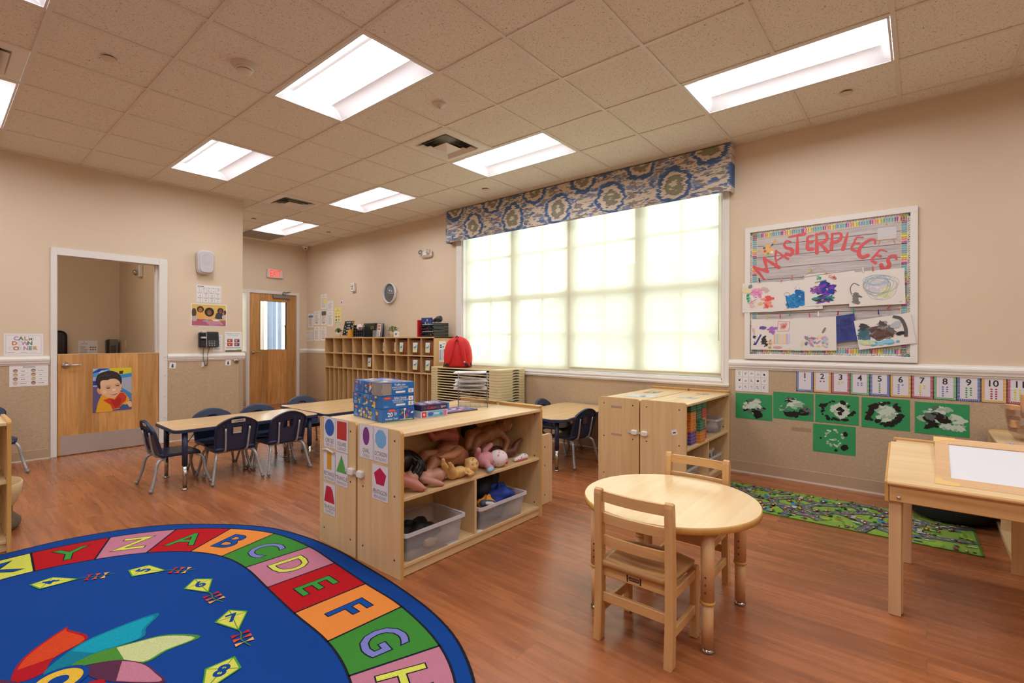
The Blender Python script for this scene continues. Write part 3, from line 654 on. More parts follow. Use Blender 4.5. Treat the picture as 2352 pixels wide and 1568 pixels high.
# ---- square diffusers
DIFF = col('E6E0D6', .4, var=0); DARK = col('3B3A38', .5, var=0)
def vent0():
    t = thing('ceiling_vent', '', 'vent', (0, 0, ZC), 0, 'square ceiling vents'); a = G/2-.015
    mb = M(); mb.box(-a, a, -a, a, .075, .08, col('9A9690', .35, .5, var=0))
    for q in ((-a, -a+.004, -a, a), (a-.004, a, -a, a), (-a, a, -a, -a+.004), (-a, a, a-.004, a)): mb.box(*q, .004, .075, STEEL)
    mb.build('backing', t)
    def ringm(r0, z0, r1, z1, m, name):
        mb = M(); vs = [(sx*r, sy*r, z) for r, z in ((r0, z0), (r1, z1), (r1-.006, z1+.004), (r0-.012, z0+.006)) for sx, sy in ((-1, -1), (1, -1), (1, 1), (-1, 1))]
        fs = [(k*4+i, k*4+(i+1) % 4, (k+1)*4+(i+1) % 4, (k+1)*4+i) for k in range(3) for i in range(4)]; mb.add(vs, fs, m); mb.build(name, t)
    ringm(a, -.002, a-.075, -.006, DIFF, 'outer_frame')
    ringm(a-.075, -.006, a-.115, .010, STEEL, 'louvre_ring')
    ringm(a-.085, -.018, a-.125, .004, DIFF, 'louvre_ring'); ringm(a-.135, -.026, a-.172, -.004, DIFF, 'louvre_ring')
    mb = M(); r = .10; mb.add([(-r, -r, -.020), (r, -r, -.020), (r, r, -.020), (-r, r, -.020), (0, 0, -.05)], [(1, 0, 4), (2, 1, 4), (3, 2, 4), (0, 3, 4), (0, 1, 2, 3)], DIFF); mb.build('centre_cone', t); return t
v0 = vent0(); v0.location = (GX+2.5*G, GY+5.5*G, ZC); v0['label'] = 'square ceiling vent in the middle of the room beside a ceiling light'
dup(v0, (GX+2.5*G, GY+10.5*G, ZC), 0, 'square ceiling vent farther away, toward the exit door alcove')
dup(v0, (GX-2.5*G, GY+7.5*G, ZC), 0, 'square ceiling vent cut by the left edge of the photo')
mb = M(); x, y = GX+3.5*G, GY+14.5*G; mb.box(x-.29, x+.29, y-.29, y+.29, ZC-.01, ZC-.004, col('8B8378', .6))
for i in range(18): mb.box(x-.28, x+.28, y-.28+i*.031, y-.265+i*.031, ZC-.014, ZC-.01, col('A79D90', .5))
tag(mb.build('return_grille'), 'dark grey return air grille in the ceiling above the exit door', 'grille')
# ---- small ceiling items
CAPM = col('D8C9B6', .5, var=0)
def cap0():
    mb = M(); mb.lathe((0, 0, 0), [(0, -.012), (.036, -.012), (.040, -.009), (.040, -.006)], CAPM, 24); mb.lathe((0, 0, 0), [(.030, -.006), (.030, .004)], DARK, 20)
    return mb.build('sprinkler_cap', None)
caps = [((.771, 4.096), 'flat round sprinkler cover in the ceiling near the left vent'), ((4.385, .427), 'flat round sprinkler cover in the ceiling right of the long light'), ((4.389, 4.088), 'flat round sprinkler cover in the ceiling near the window valance'),
    ((3.215, 7.825), 'flat round sprinkler cover in the ceiling left of the farthest light'), ((4.436, 7.803), 'flat round sprinkler cover in the ceiling right of the farthest light')]
c0 = None
for (x, y), lab in caps:
    if c0 is None: c0 = cap0(); o = tag(c0, lab, 'sprinkler cover', 'sprinkler covers')
    else: o = c0.copy(); C.objects.link(o); o['label'] = lab
    o.location = (x, y, ZC-.012)
t = thing('smoke_detector', 'white round smoke detector on the ceiling left of the largest light', 'smoke detector', (1.379, 3.504, ZC))
mb = M(); mb.lathe((0, 0, 0), [(.085, .01), (.085, -.002), (.075, -.010), (.072, -.018), (.060, -.022)], CAPM, 28); mb.build('base', t)
mb = M(); mb.lathe((0, 0, 0), [(.058, -.020), (.056, -.030), (.044, -.034), (.046, -.038), (.043, -.050), (.030, -.056), (0, -.057)], col('E2DACE', .4, var=0), 28)
mb.lathe((0, 0, 0), [(.046, -.034), (.046, -.038)], DARK, 24); mb.build('cap', t)
mb = M(); mb.lathe((2.582, 2.897, ZC), [(.055, .01), (.055, -.008), (.048, -.014), (.024, -.018), (.022, -.026), (0, -.030)], col('D9D2CA', .4, var=0), 26); mb.ball((2.582, 2.897, ZC-.028), .010, col('B8B4B0', .2), 10)
tag(mb.build('occupancy_sensor'), 'small round occupancy sensor on the ceiling above the middle of the room', 'sensor')
t = thing('security_camera', 'white dome security camera in the far ceiling corner', 'camera', (4.80, 9.32, ZC))
mb = M(); mb.lathe((0, 0, 0), [(.055, .01), (.055, -.02), (.05, -.035), (.02, -.04)], WHITE, 20); mb.build('mount', t)
mb = M(); mb.ball((0, -.01, -.05), .038, WHITE, 16); mb.ball((-.012, -.032, -.058), .018, BLACK, 12); mb.build('lens_ball', t)
# ================================================================ THINGS ON THE WALLS
FWL = Fr((XW-.004, 0, 0), (0, -1, 0), (0, 0, 1), (-1, 0, 0)); FLL = Fr((0, YL-.004, 0), (1, 0, 0), (0, 0, 1), (0, -1, 0))
def grey(k='6A6A70'): return col(k, .5, var=0)
INK = col('2A2A2E', .5, var=0)
# ---- number cards 1..11
NB = [('3F62A8', '6C9C4E'), ('D9A43B', 'B04038'), ('B03A4E', 'D2C83A'), ('5BA56B', '6C83B8'), ('3F62A8', '4C9E62'), ('D9A43B', '6480BC'), ('B03A4E', 'D9C92E'), ('5BA56B', '6480BC'), ('3F62A8', '58A06A'), ('D9A43B', 'B04440'), ('B03A4E', 'D2D02E')]
NX = [.833, .704, .573, .442, .312, .180, .050, -.081, -.211, -.343, -.474]
CN = ['blue', 'yellow', 'red', 'green']
for i in range(11):
    bc, dc = col(NB[i][0], .4, var=0), col(NB[i][1], .4, var=0)
    def dr(d, w, h, i=i, bc=bc, dc=dc):
        d.rect(0, 0, w, h, INK); d.up(); d.rect(.0025, .0025, w-.0025, h-.0025, bc); d.up(); s = .0062
        wt = col('EEE8EA', .35, var=0)
        for q in range(2):          # two rows of white checks leave the dotted border
            e = .004+q*s; nx = int((w-2*e)/s/1.6); ny = int((h-2*e)/s/1.6)
            for k in range(nx):
                x = e+(w-2*e)*(k+.5*(q))/nx
                if x+s*.6 < w-.003: d.rect(x, e, x+s*.55, e+s*.6, wt).rect(x, h-e-s*.6, x+s*.55, h-e, wt)
            for k in range(ny):
                y = e+(h-2*e)*(k+.5*q)/ny
                if y+s*.6 < h-.003: d.rect(e, y, e+s*.6, y+s*.55, wt).rect(w-e-s*.6, y, w-e, y+s*.55, wt)
        d.up(); d.rect(.017, .017, w-.017, h-.017, col('DEDAE2', .35, var=0)); d.up()
        d.text(str(i+1), w/2, h*.72, .046, INK, .018)
        n = i+1; cols = (n+4)//5
        if n == 2: P_ = [(-.5, 0), (.5, 0)]
        elif n == 3: P_ = [(-.5, 0), (.5, 0), (-.5, 1)]
        elif n == 4: P_ = [(-.5, 0), (.5, 0), (-.5, 1), (.5, 1)]
        elif n == 1: P_ = [(0, 0)]
        else: P_ = [((k//5)-(cols-1)/2, k % 5) for k in range(n)]
        for a, b in P_: d.ell(w/2+a*.024, h*.50-b*.0165, .0068, .0058, dc, 12)
    sheet(FWL, 'number_card', '%s-bordered number card showing %d on the wall below the chair rail' % (['blue', 'yellow', 'red', 'green'][i % 4], i+1), 'number card', -NX[i], .789, -NX[i]+.129, .982, dr, group='number cards below the chair rail')
# ---- green process-art sheets
GREEN = col('2F9458', .6, var=.05); BK = col('17181B', .3, var=0); WT = col('C9D6C4', .45, var=0); GW = col('9FB9A0', .5, var=0); GK = col('5C6A62', .5, var=0)
def smear(d, R, cx, cy, rx, ry, n, ms, sz=(.008, .02), el=2.5, ring=False, jag=.35):
    for k in range(n):
        a = R.uniform(0, 2*pi); q = R.uniform(.82, 1.08) if ring else sqrt(R.random())
        s = R.uniform(*sz); d.up(.5).blob(cx+rx*q*cos(a), cy+ry*q*sin(a), s*R.uniform(1, el), s, R.choice(ms), R, jag, 12, R.uniform(-.8, .8))
def g0(d, w, h): R = random.Random(1); smear(d, R, w*.5, h*.5, w*.26, h*.3, 45, [BK, BK, WT, GK], (.005, .015)); smear(d, R, w*.5, h*.62, w*.15, h*.18, 14, [WT, GW]); smear(d, R, w*.62, h*.25, .03, .03, 8, [BK])
def g1(d, w, h): R = random.Random(2); smear(d, R, w*.52, h*.6, w*.16, h*.16, 22, [WT, WT, GW]); smear(d, R, w*.42, h*.75, w*.12, h*.1, 14, [BK, GK], (.003, .009), 4); smear(d, R, w*.5, h*.2, w*.13, h*.08, 12, [BK]); smear(d, R, w*.8, h*.35, w*.07, h*.15, 12, [BK, GK]); smear(d, R, w*.25, h*.45, w*.1, h*.15, 8, [GW, GK], (.003, .008), 4)
def g2(d, w, h): R = random.Random(3); smear(d, R, w*.56, h*.48, w*.2, h*.24, 34, [WT, GW, WT]); smear(d, R, w*.5, h*.48, w*.36, h*.36, 34, [BK], (.005, .014), 2, True); smear(d, R, w*.58, h*.45, .02, .02, 3, [BK])
def g3(d, w, h): R = random.Random(4); smear(d, R, w*.5, h*.5, w*.2, h*.25, 34, [WT, WT, GW]); smear(d, R, w*.5, h*.5, w*.33, h*.36, 40, [BK], (.008, .016), 1.8, True); d.up(); d.line([(w*(.17+.06*sin(k)), h*(.75-.1*k)) for k in range(6)], .03, BK)
def g4(d, w, h): R = random.Random(5); smear(d, R, w*.72, h*.4, w*.22, h*.22, 34, [WT, GW, WT]); smear(d, R, w*.25, h*.5, w*.15, h*.25, 18, [WT, GW]); smear(d, R, w*.45, h*.75, w*.2, h*.12, 12, [WT, GW, GK]); smear(d, R, w*.42, h*.5, w*.17, h*.17, 26, [BK, BK, GK]); smear(d, R, w*.3, h*.3, .03, .02, 6, [BK])
def g5(d, w, h): R = random.Random(6); smear(d, R, w*.5, h*.55, w*.22, h*.28, 16, [WT, GW], (.006, .011), 1.4, True); smear(d, R, w*.55, h*.4, .05, .03, 8, [WT, GW], (.004, .008)); [d.up().blob(w*a, h*b, r, r, BK, R, .2) for a, b, r in ((.75, .25, .026), (.77, .72, .018), (.19, .5, .008), (.55, .12, .012))]
GL = [('crossing black and white smears, leftmost of the green sheets', 1.336, .505, 1.023, .740, g0, -.075), ('white smear beside black dabs, second from the left', 1.015, .535, .702, .772, g1, -.07),
      ('white middle ringed by small black dabs', .690, .536, .383, .775, g2, -.075), ('white oval inside a thick black painted ring', .365, .529, .058, .772, g3, -.07),
      ('large white splash under one grey and black swirl, rightmost green sheet', .029, .522, -.281, .763, g4, -.08), ('small white prints and black dots, hung alone in the lower row', .706, .283, .404, .521, g5, -.1)]
for k, (lab, l, b, r_, t_, f, rt) in enumerate(GL):
    sheet(FWL, 'painted_sheet', 'green paper painted with '+lab, 'artwork', -l, b, -r_, t_, f, GREEN, rot=0, group='green paintings on the wall', skew=0.0)
tape = mk_plastic('brown_tape_mark', 'A98F70', .3)
sheet(FWL, 'tape_strip', 'faint brown tape strip left of the lower green painting', 'tape', -.867, .440, -.719, .472, None, col('A58A6C', .5), t=.0004)
def story(d, w, h, nx=5, ny=3, seed=3, title=True):
    R = random.Random(seed); g = grey('77757A'); m = .03*w; top = h*(.9 if title else .97); cw = (w-2*m)/nx; ch = (top-.07*h)/ny
    for i in range(nx):
        for j in range(ny):
            x, y = m+i*cw, .05*h+j*ch; k = .04*cw
            d.line([(x+k, y+k), (x+cw-k, y+k), (x+cw-k, y+ch*.93), (x+k, y+ch*.93)], .0016, g, True)
            for _ in range(4): d.line([(x+cw*R.uniform(.2, .8), y+ch*R.uniform(.2, .8)) for _ in range(4)], .0013, grey('55545A'))
            if R.random() < .3: d.ell(x+cw*.5, y+ch*.45, cw*.15, ch*.15, INK, 10)
    d.lines(m, w*.6, h*.93, h*.98, 1, g, R)
sheet(FWL, 'picture_sheet', 'white sheet with a grid of small line drawings under the window corner', 'poster', -1.337, .760, -1.055, .980, story)
# ---- MASTERPIECES bulletin board
by0, by1, bz0, bz1 = .013, 1.254, 1.062, 2.273
bd = thing('bulletin_board', 'white-framed MASTERPIECES bulletin board with pencil border and grey plank backing', 'bulletin board', (XW, (by0+by1)/2, bz0))
mb = M(); fw = .046
for b in [(by0, by1, bz0, bz0+fw), (by0, by1, bz1-fw, bz1), (by0, by0+fw, bz0+fw, bz1-fw), (by1-fw, by1, bz0+fw, bz1-fw)]: mb.box(XW-.026, XW, b[0], b[1], b[2], b[3], WHITE, .0025)
mb.build('frame', bd, local=False)
mb = M(); mb.box(XW-.012, XW-.001, by0+fw, by1-fw, bz0+fw, bz1-fw, mk_greywood()); mb.build('backing_panel', bd, local=False)
FB = Fr((XW-.012, 0, 0), (0, -1, 0), (0, 0, 1), (-1, 0, 0))
PC = ['7E90CC', '5FB0B0', '62B3B8', '5AAFB4', '9C2E7E', 'E3939A', 'E08A3C', 'EBCF2E', '98C43C']
d = D(FB, z=.001); x0, x1, z0, z1 = -(by1-fw), -(by0+fw), bz0+fw, bz1-fw; bw = .062
wt = col('E9E3DC', .3, var=0)
def pencil(d, o, u, v, L, wd, c):
    f = Fr(d.fr.p(*o), d.fr.ex*u[0]+d.fr.ey*u[1], d.fr.ex*v[0]+d.fr.ey*v[1], d.fr.n); e = D(f, d.m, d.z)
    e.rect(0, 0, L*.8, wd*.86, col(c, .25, var=0)); e.poly([(L*.8, 0), (L, wd*.43), (L*.8, wd*.86)], col('E6D08E', .3, var=0)); e.up().rect(0, wd*.36, L*.8, wd*.5, wt); e.up(-1)
for (a0, a1, b0, b1) in [(x0, x0+.02, z0, z1), (x1-.02, x1, z0, z1), (x0, x1, z1-.02, z1), (x0, x1, z0, z0+.02)]: d.rect(a0, b0, a1, b1, wt)
d.up(2); n = 62; L = z1-z0; s = L/n
for k in range(n):
    c = PC[k % 9]; y = z0+k*s
    pencil(d, (x0+.018, y, 0), (1, 0), (0, 1), .045, s, c); pencil(d, (x1-.018, y+s*.86, 0), (-1, 0), (0, -1), .045, s, c)
    for a in (x0+.002, x1-.016): d.rect(a, y, a+.006, y+s*.9, col(PC[(k*4+2) % 9], .25, var=0)); d.rect(a+.008, y+s*.4, a+.014, y+s, col(PC[(k*5+1) % 9], .25, var=0))
for k in range(n):
    c = PC[k % 9]; x = x0+.02+k*(x1-x0-.04)/n; q = (x1-x0-.04)/n
    pencil(d, (x, z1-.018, 0), (0, -1), (1, 0), .045, q, c); pencil(d, (x+q*.86, z0+.018, 0), (0, 1), (-1, 0), .045, q, c)
    for b in (z1-.016, z0+.002): d.rect(x, b, x+q*.9, b+.006, col(PC[(k*4+2) % 9], .25, var=0)); d.rect(x+q*.4, b+.008, x+q, b+.014, col(PC[(k*5+1) % 9], .25, var=0))
d.m.build('pencil_border', bd, local=False)
CORAL = col('D95F60', .3, var=.03)
def st(pts, w): return (pts, w)
# brush lettering as tapered strokes in a unit box
GLY = {'M': [[(0, 0), (.08, 1)], [(.08, 1), (.42, .25)], [(.42, .25), (.80, 1)], [(.80, 1), (1, 0)]], 'A': [[(0, 0), (.2, .6), (.5, 1)], [(.5, 1), (.9, .02)], [(.2, .35), (.75, .38)]],
       'S': [[(.85, .85), (.5, 1), (.15, .8), (.3, .55), (.7, .4), (.8, .18), (.5, 0), (.1, .15)]], 'T': [[(0, .95), (1, 1)], [(.55, .95), (.5, 0)]], 'E': [[(.9, .98), (.35, .9), (.3, .5), (.3, .1), (.8, .03)], [(.3, .5), (.75, .55)]],
       'R': [[(.15, 1), (.18, 0)], [(.1, .95), (.7, .98), (.85, .7), (.6, .5), (.2, .45)], [(.4, .45), (.9, 0)]], 'P': [[(.2, 1), (.22, 0)], [(.15, .95), (.75, .98), (.88, .68), (.6, .45), (.25, .42)]], 'I': [[(.6, 1), (.4, 0)]],
       'C': [[(.9, .8), (.7, .98), (.35, .85), (.1, .45), (.25, .08), (.6, 0), (.85, .15)]]}
LET = [('M', 1.078, 1.895, 40, .155, .15), ('A', .965, 1.985, 28, .11, .12), ('S', .895, 2.052, 14, .075, .13), ('T', .83, 2.078, 2, .12, .16), ('E', .735, 2.078, 2, .07, .125), ('R', .645, 2.068, 0, .11, .165), ('P', .545, 2.07, -4, .095, .13), ('I', .478, 2.058, -8, .07, .135), ('E', .405, 2.03, -20, .075, .12), ('C', .335, 1.988, -26, .10, .155), ('E', .262, 1.915, -35, .075, .115), ('S', .190, 1.855, -40, .07, .125)]
def cr(pts, n=6):
    if len(pts) < 3: return [tuple(V(pts[0]).lerp(V(pts[1]), i/n)) for i in range(n+1)]
    P_ = [V(p) for p in pts]; P_ = [P_[0]*2-P_[1]]+P_+[P_[-1]*2-P_[-2]]; o = []
    for i in range(1, len(P_)-2):
        for k in range(n):
            t = k/n; a, b, c, e = P_[i-1], P_[i], P_[i+1], P_[i+2]
            o.append(tuple(.5*((2*b)+(c-a)*t+(2*a-5*b+4*c-e)*t*t+(3*b-a-3*c+e)*t**3)))
    return o+[tuple(P_[-2])]
for ch, y, z, rot, w, h in LET:
    f = FB.sub(-y, z, radians(rot), .0014); d = D(f, z=.0004)
    for stk in GLY[ch]:
        c = cr(stk); n = len(c); wd = [.014+.015*min(1, 1.5*i/n) for i in range(n)] if h > .12 else [.011+.011*i/n for i in range(n)]
        pts = [((a-.5)*w, (b-.5)*h) for a, b in c]; d.line(pts, wd, CORAL).up(); d.ell(*pts[-1], wd[-1]/2, wd[-1]/2, CORAL, 10).up(); d.ell(*pts[0], wd[0]/2, wd[0]/2, CORAL, 10); d.up()
    d.m.build('cutout_letter', bd, local=False)
d = D(FB, z=.0016)   # painter's palette with brush, and a little easel
d.poly([(-1.06+.055*cos(t)*(1-.25*(1 if .2 < t < 1.2 else 0)), 2.055+.05*sin(t)*(1-.35*(1 if .2 < t < 1.2 else 0))) for t in [2*pi*i/26 for i in range(26)]], col('E8B878', .3, var=0)).up()
for a, b, c in ((-1.092, 2.075, '2C7FA6'), (-1.085, 2.045, 'CF5B62'), (-1.06, 2.02, '6DAF78'), (-1.028, 2.03, 'EFEBE6')): d.ell(a, b, .012, .012, col(c, .3, var=0), 14)
d.up().line([(-1.045, 2.07), (-1.03, 2.09)], .008, col('8E9AA0', .3)); d.line([(-1.03, 2.09), (-1.018, 2.105)], .012, col('2C5A78', .3)); d.line([(-1.018, 2.105), (-.998, 2.14)], .013, col('E3B43A', .3))
d.m.build('palette_cutout', bd, local=False)
d = D(FB, z=.0016); e = col('C79A6A', .3, var=0)
d.line([(-.245, 2.04), (-.262, 1.985)], .007, e); d.line([(-.165, 2.04), (-.148, 1.985)], .007, e); d.line([(-.205, 2.15), (-.205, 2.165)], .01, e); d.up().rect(-.268, 2.035, -.140, 2.042, e); d.up().rect(-.264, 2.04, -.144, 2.135, col('D4D2D4', .12, var=0))
d.m.build('easel_cutout', bd, local=False)
# ---- twine and pegs
TW = col('9A8468', .7)
mb = M(); xx = XW-.038
mb.tube([(xx, .79, 1.78), (xx, .665, 1.862), (xx, .60, 1.80)], .0012, TW, 5); mb.tube([(xx, 1.16, 1.80), (xx, .98, 1.79), (xx, .79, 1.78), (xx, .60, 1.80), (xx, .10, 1.835)], .0012, TW, 5)
tag(mb.build('twine'), 'thin twine across the upper row of artworks on the board', 'twine')
mb = M(); mb.tube([(xx, 1.20, 1.455), (xx, 1.0, 1.44), (xx, .80, 1.468), (xx, .66, 1.44), (xx, .40, 1.46), (xx, .13, 1.475)], .0012, TW, 5); tag(mb.build('twine'), 'thin twine across the lower row of artworks on the board', 'twine')
pegs = [(1.125, 1.782, '2B2F55', 10, 'navy clothes peg on the upper twine above the pink and green painting'), (.945, 1.778, 'D98E8E', -15, 'pale pink clothes peg above the blue splash painting'), (.865, 1.787, 'D07A66', -12, 'coral clothes peg above the blue splash painting'), (.725, 1.835, 'C9C23A', 0, 'yellow clothes peg alone on the twine under the lettering'),
    (.615, 1.812, 'E29AA6', 8, 'pink clothes peg above the purple painting'), (.355, 1.808, 'EDEBE6', 5, 'white clothes peg on the upper twine'), (.292, 1.812, 'CF6238', 5, 'orange clothes peg above the grey swirl painting'), (.19, 1.497, 'B82F34', -28, 'red clothes peg tilted near the right border'),
    (1.06, 1.448, 'CFC84A', 0, 'yellow clothes peg on the lower twine'), (.955, 1.45, 'C9574A', 5, 'red-brown clothes peg above the many-colour crayon painting'), (.88, 1.468, '3F9C7A', 0, 'green clothes peg on the lower twine near its middle loop'), (.73, 1.452, 'D6605E', 5, 'red clothes peg above the small rainbow smudge painting'), (.665, 1.46, 'F0EEEA', 0, 'white clothes peg on the lower twine'),
    (.525, 1.462, 'B3262E', -10, 'red clothes peg holding the dark blue sheet'), (.418, 1.474, '2F9C86', 0, 'teal clothes peg right of the dark blue sheet'), (.255, 1.462, '27386E', 3, 'dark blue clothes peg above the black swirl painting')]
for y, z, c, rt, lab in pegs:
    mb = M(); f = FB.sub(-y, z, radians(rt), .028)
    for s in (-1, 1):
        mb.prism([(-.0045, -.019), (.0045, -.019), (.004, .019), (-.004, .019)], f, .001*s*3-.002, .001*s*3+.002, col(c, .5, var=0), ch=.0008)
    mb.tube([f.p(-.005, .004, 0), f.p(.005, .004, 0)], .0028, CHROME, 6)
    tag(mb.build('clothes_peg'), lab, 'clothes peg', 'clothes pegs on the twine')
# ---- children's artworks
AP = col('E6E1DA', .55, var=.015)
def cm(c): return col(c, .55, var=0)
def scr(d, R, cx, cy, rx, ry, n, ms, w=.0025):
    for k in range(n): d.up(.4).line(cr([(cx+rx*R.uniform(-1, 1), cy+ry*R.uniform(-1, 1)) for _ in range(5)], 4), w*R.uniform(.6, 1.5), R.choice(ms))
def loops(d, R, cx, cy, rx, ry, n, ms, w=.002):
    for k in range(n):
        a, b, p, q = rx*R.uniform(.6, 1), ry*R.uniform(.6, 1), R.uniform(-.25, .25), R.uniform(-.25, .25); d.up(.4).line([(cx+p*rx+a*cos(t*.35)*(1+.05*sin(t)), cy+q*ry+b*sin(t*.35)) for t in range(19)], w, R.choice(ms))
def a0(d, w, h):
    R = random.Random(11); pk = [cm(c) for c in ('E48AB8', 'EBA2C6', 'D873A8')]
    smear(d, R, w*.46, h*.66, w*.15, h*.17, 20, pk, (.006, .016)); loops(d, R, w*.45, h*.62, .02, .018, 2, [cm('A04C98')]); smear(d, R, w*.2, h*.52, w*.04, h*.22, 16, [cm('4FB68A'), cm('1F9C60'), cm('7FD0B0')], (.005, .012), 1.5)
    smear(d, R, w*.78, h*.32, w*.1, h*.2, 20, [cm('E4584E'), cm('EE8078'), cm('F09A90')], (.007, .016)); smear(d, R, w*.12, h*.75, w*.1, h*.06, 6, [cm('EBD9A8')]); d.up().blob(w*.25, h*.88, .017, .02, cm('8A8A8A'), R); d.up().blob(w*.55, h*.28, .02, .014, cm('E8BC88'), R); smear(d, R, w*.7, h*.75, .02, .02, 4, [cm('D6B4B0')]); scr(d, R, w*.35, h*.3, .03, .04, 4, [cm('EDA0A0')])
def a1(d, w, h):
    R = random.Random(12); bl = [cm(c) for c in ('1876B8', '1E88C8', '0F66A8', '2C94D0')]
    smear(d, R, w*.52, h*.38, w*.14, h*.26, 40, bl, (.010, .022)); scr(d, R, w*.35, h*.3, w*.12, h*.22, 12, bl, .006); loops(d, R, w*.28, h*.55, .03, .02, 1, bl); smear(d, R, w*.5, h*.78, w*.12, h*.08, 7, [cm('9CC2DA')], (.002, .004), 1.5); d.text('07-25', w*.9, h*.07, .006, grey())
def a2(d, w, h):
    R = random.Random(13); smear(d, R, w*.42, h*.5, w*.16, h*.2, 40, [cm(c) for c in ('5A2C9C', '2C4CC0', '1C3CA8', '7A3CB0', '2A2A6C')], (.008, .018)); smear(d, R, w*.4, h*.2, w*.18, h*.1, 26, [cm(c) for c in ('1C4A70', '2C8C84', '6C3CA0', '3C3440', '10688C')], (.006, .014), 3)
    scr(d, R, w*.25, h*.5, w*.13, h*.12, 6, [cm('8C4CB0')], .005); scr(d, R, w*.3, h*.85, .02, .015, 3, [cm('3CB894')], .004); scr(d, R, w*.57, h*.84, .03, .02, 4, [cm('E07878')], .004); d.up().line([(w*.22, h*.72), (w*.45, h*.78)], .008, cm('9AA584')); d.up().blob(w*.63, h*.4, .01, .005, cm('E8945C'), R)
def a3(d, w, h):
    R = random.Random(14); smear(d, R, w*.5, h*.5, w*.2, h*.2, 14, [cm('D6D2D6'), cm('CFCBD2')], (.015, .03), 1.5, jag=.15); smear(d, R, w*.66, h*.35, w*.1, h*.14, 12, [cm('D5D5A6'), cm('DDDDB8')], (.01, .02)); loops(d, R, w*.55, h*.52, w*.34, h*.34, 7, [cm('9C9C9E'), cm('8CB4C4'), cm('ACA8B0')]); loops(d, R, w*.5, h*.7, w*.25, h*.15, 4, [cm('9CC8DC')], .003)
    d.up().line(cr([(w*.2, h*.6), (w*.1, h*.68), (w*.03, h*.55), (w*.05, h*.35)]), .006, cm('6A6864')); smear(d, R, w*.14, h*.25, w*.07, h*.16, 18, [cm('6E6C68'), cm('7E7C78')], (.005, .012)); d.text('06-25', w*.92, h*.07, .006, grey())
def a4(d, w, h):
    R = random.Random(15); smear(d, R, w*.27, h*.73, w*.07, h*.04, 8, [cm('6C4C9C')], (.006, .012)); d.up().line([(w*.1, h*.15), (w*.24, h*.5)], .014, cm('2C489C')); smear(d, R, w*.33, h*.28, w*.06, h*.22, 18, [cm('3A3A3C'), cm('2C2C30')], (.005, .012)); smear(d, R, w*.08, h*.35, .006, .05, 8, [cm('2C2C4C')], (.003, .007)); d.up().blob(w*.06, h*.62, .012, .025, cm('DDB4B8'), R)
    d.up().line([(w*.62, h*.6), (w*.64, h*.92), (w*.9, h*.9), (w*.88, h*.62)], .004, cm('E0605C'), True); scr(d, R, w*.76, h*.76, .03, .03, 8, [cm('EC8880')]); smear(d, R, w*.5, h*.65, .006, .03, 5, [cm('A86CC0')]);
    for k, c in enumerate(('F0A890', 'A8DCD0', 'F0CCA8', 'EED8C8', 'F0DC90', 'E8A8D0', 'C4CCEC')): d.up(.5).line([(w*(.56+.055*k), h*.2), (w*(.56+.055*k), h*.52)], .011, cm(c))
    d.up().blob(w*.63, h*.09, .038, .010, cm('D89CA0'), R, .1); d.up().blob(w*.45, h*.08, .016, .008, cm('B0AC4C'), R); scr(d, R, w*.45, h*.25, .02, .03, 4, [cm('F0B890')], .004); d.text('06-25', w*.9, h*.05, .006, grey())
def a5(d, w, h):
    R = random.Random(16); smear(d, R, w*.58, h*.25, w*.26, h*.18, 50, [cm(c) for c in ('D08CC4', 'E0A0D0', '8C8490', 'A8CCD8', 'E8E0A0', 'E6D070', '9C9CB4', 'B8D8D8')], (.004, .011), 3); smear(d, R, w*.32, h*.3, w*.05, h*.14, 8, [cm('6C647C'), cm('988CA8')], (.004, .01)); d.up().blob(w*.72, h*.6, .008, .03, cm('8A8078'), R, .2, 14, -.5); d.up().blob(w*.2, h*.2, .01, .025, cm('E8D4B4'), R)
def a6(d, w, h):
    R = random.Random(17); scr(d, R, w*.6, h*.75, .04, .03, 8, [cm('1E2450')], .0015); scr(d, R, w*.5, h*.4, .06, .07, 8, [cm('262E68')], .0012); d.line([(w*.02, h*.6), (w*.98, h*.68)], .002, cm('303A80')); d.line([(w*.02, h*.35), (w*.98, h*.42)], .002, cm('303A80'))
def a7(d, w, h):
    R = random.Random(18); smear(d, R, w*.42, h*.55, w*.25, h*.25, 46, [cm(c) for c in ('6A6664', '4C4846', '8C8A88', '5C4A44', 'A09C9A')], (.010, .022), 2.2); smear(d, R, w*.45, h*.45, w*.12, h*.12, 14, [cm('5C4038'), cm('6C5048')], (.01, .018)); smear(d, R, w*.13, h*.52, w*.07, h*.18, 12, [cm('4C7C90'), cm('3C6878')], (.010, .018)); smear(d, R, w*.14, h*.76, w*.06, h*.07, 6, [cm('444240')], (.01, .018))
    smear(d, R, w*.5, h*.14, w*.27, h*.05, 18, [cm('5CB0D8'), cm('8CCCE4')], (.006, .013), 3); smear(d, R, w*.2, h*.22, w*.1, h*.06, 7, [cm('B8D8C8'), cm('DCE0A0')]); d.up().line(cr([(w*.7, h*.95), (w*.82, h*.85), (w*.87, h*.55), (w*.85, h*.25)]), .022, cm('5A5856')); d.up().blob(w*.77, h*.38, .03, .014, cm('262628'), R); smear(d, R, w*.72, h*.68, w*.05, h*.1, 8, [cm('B8C0C8')])
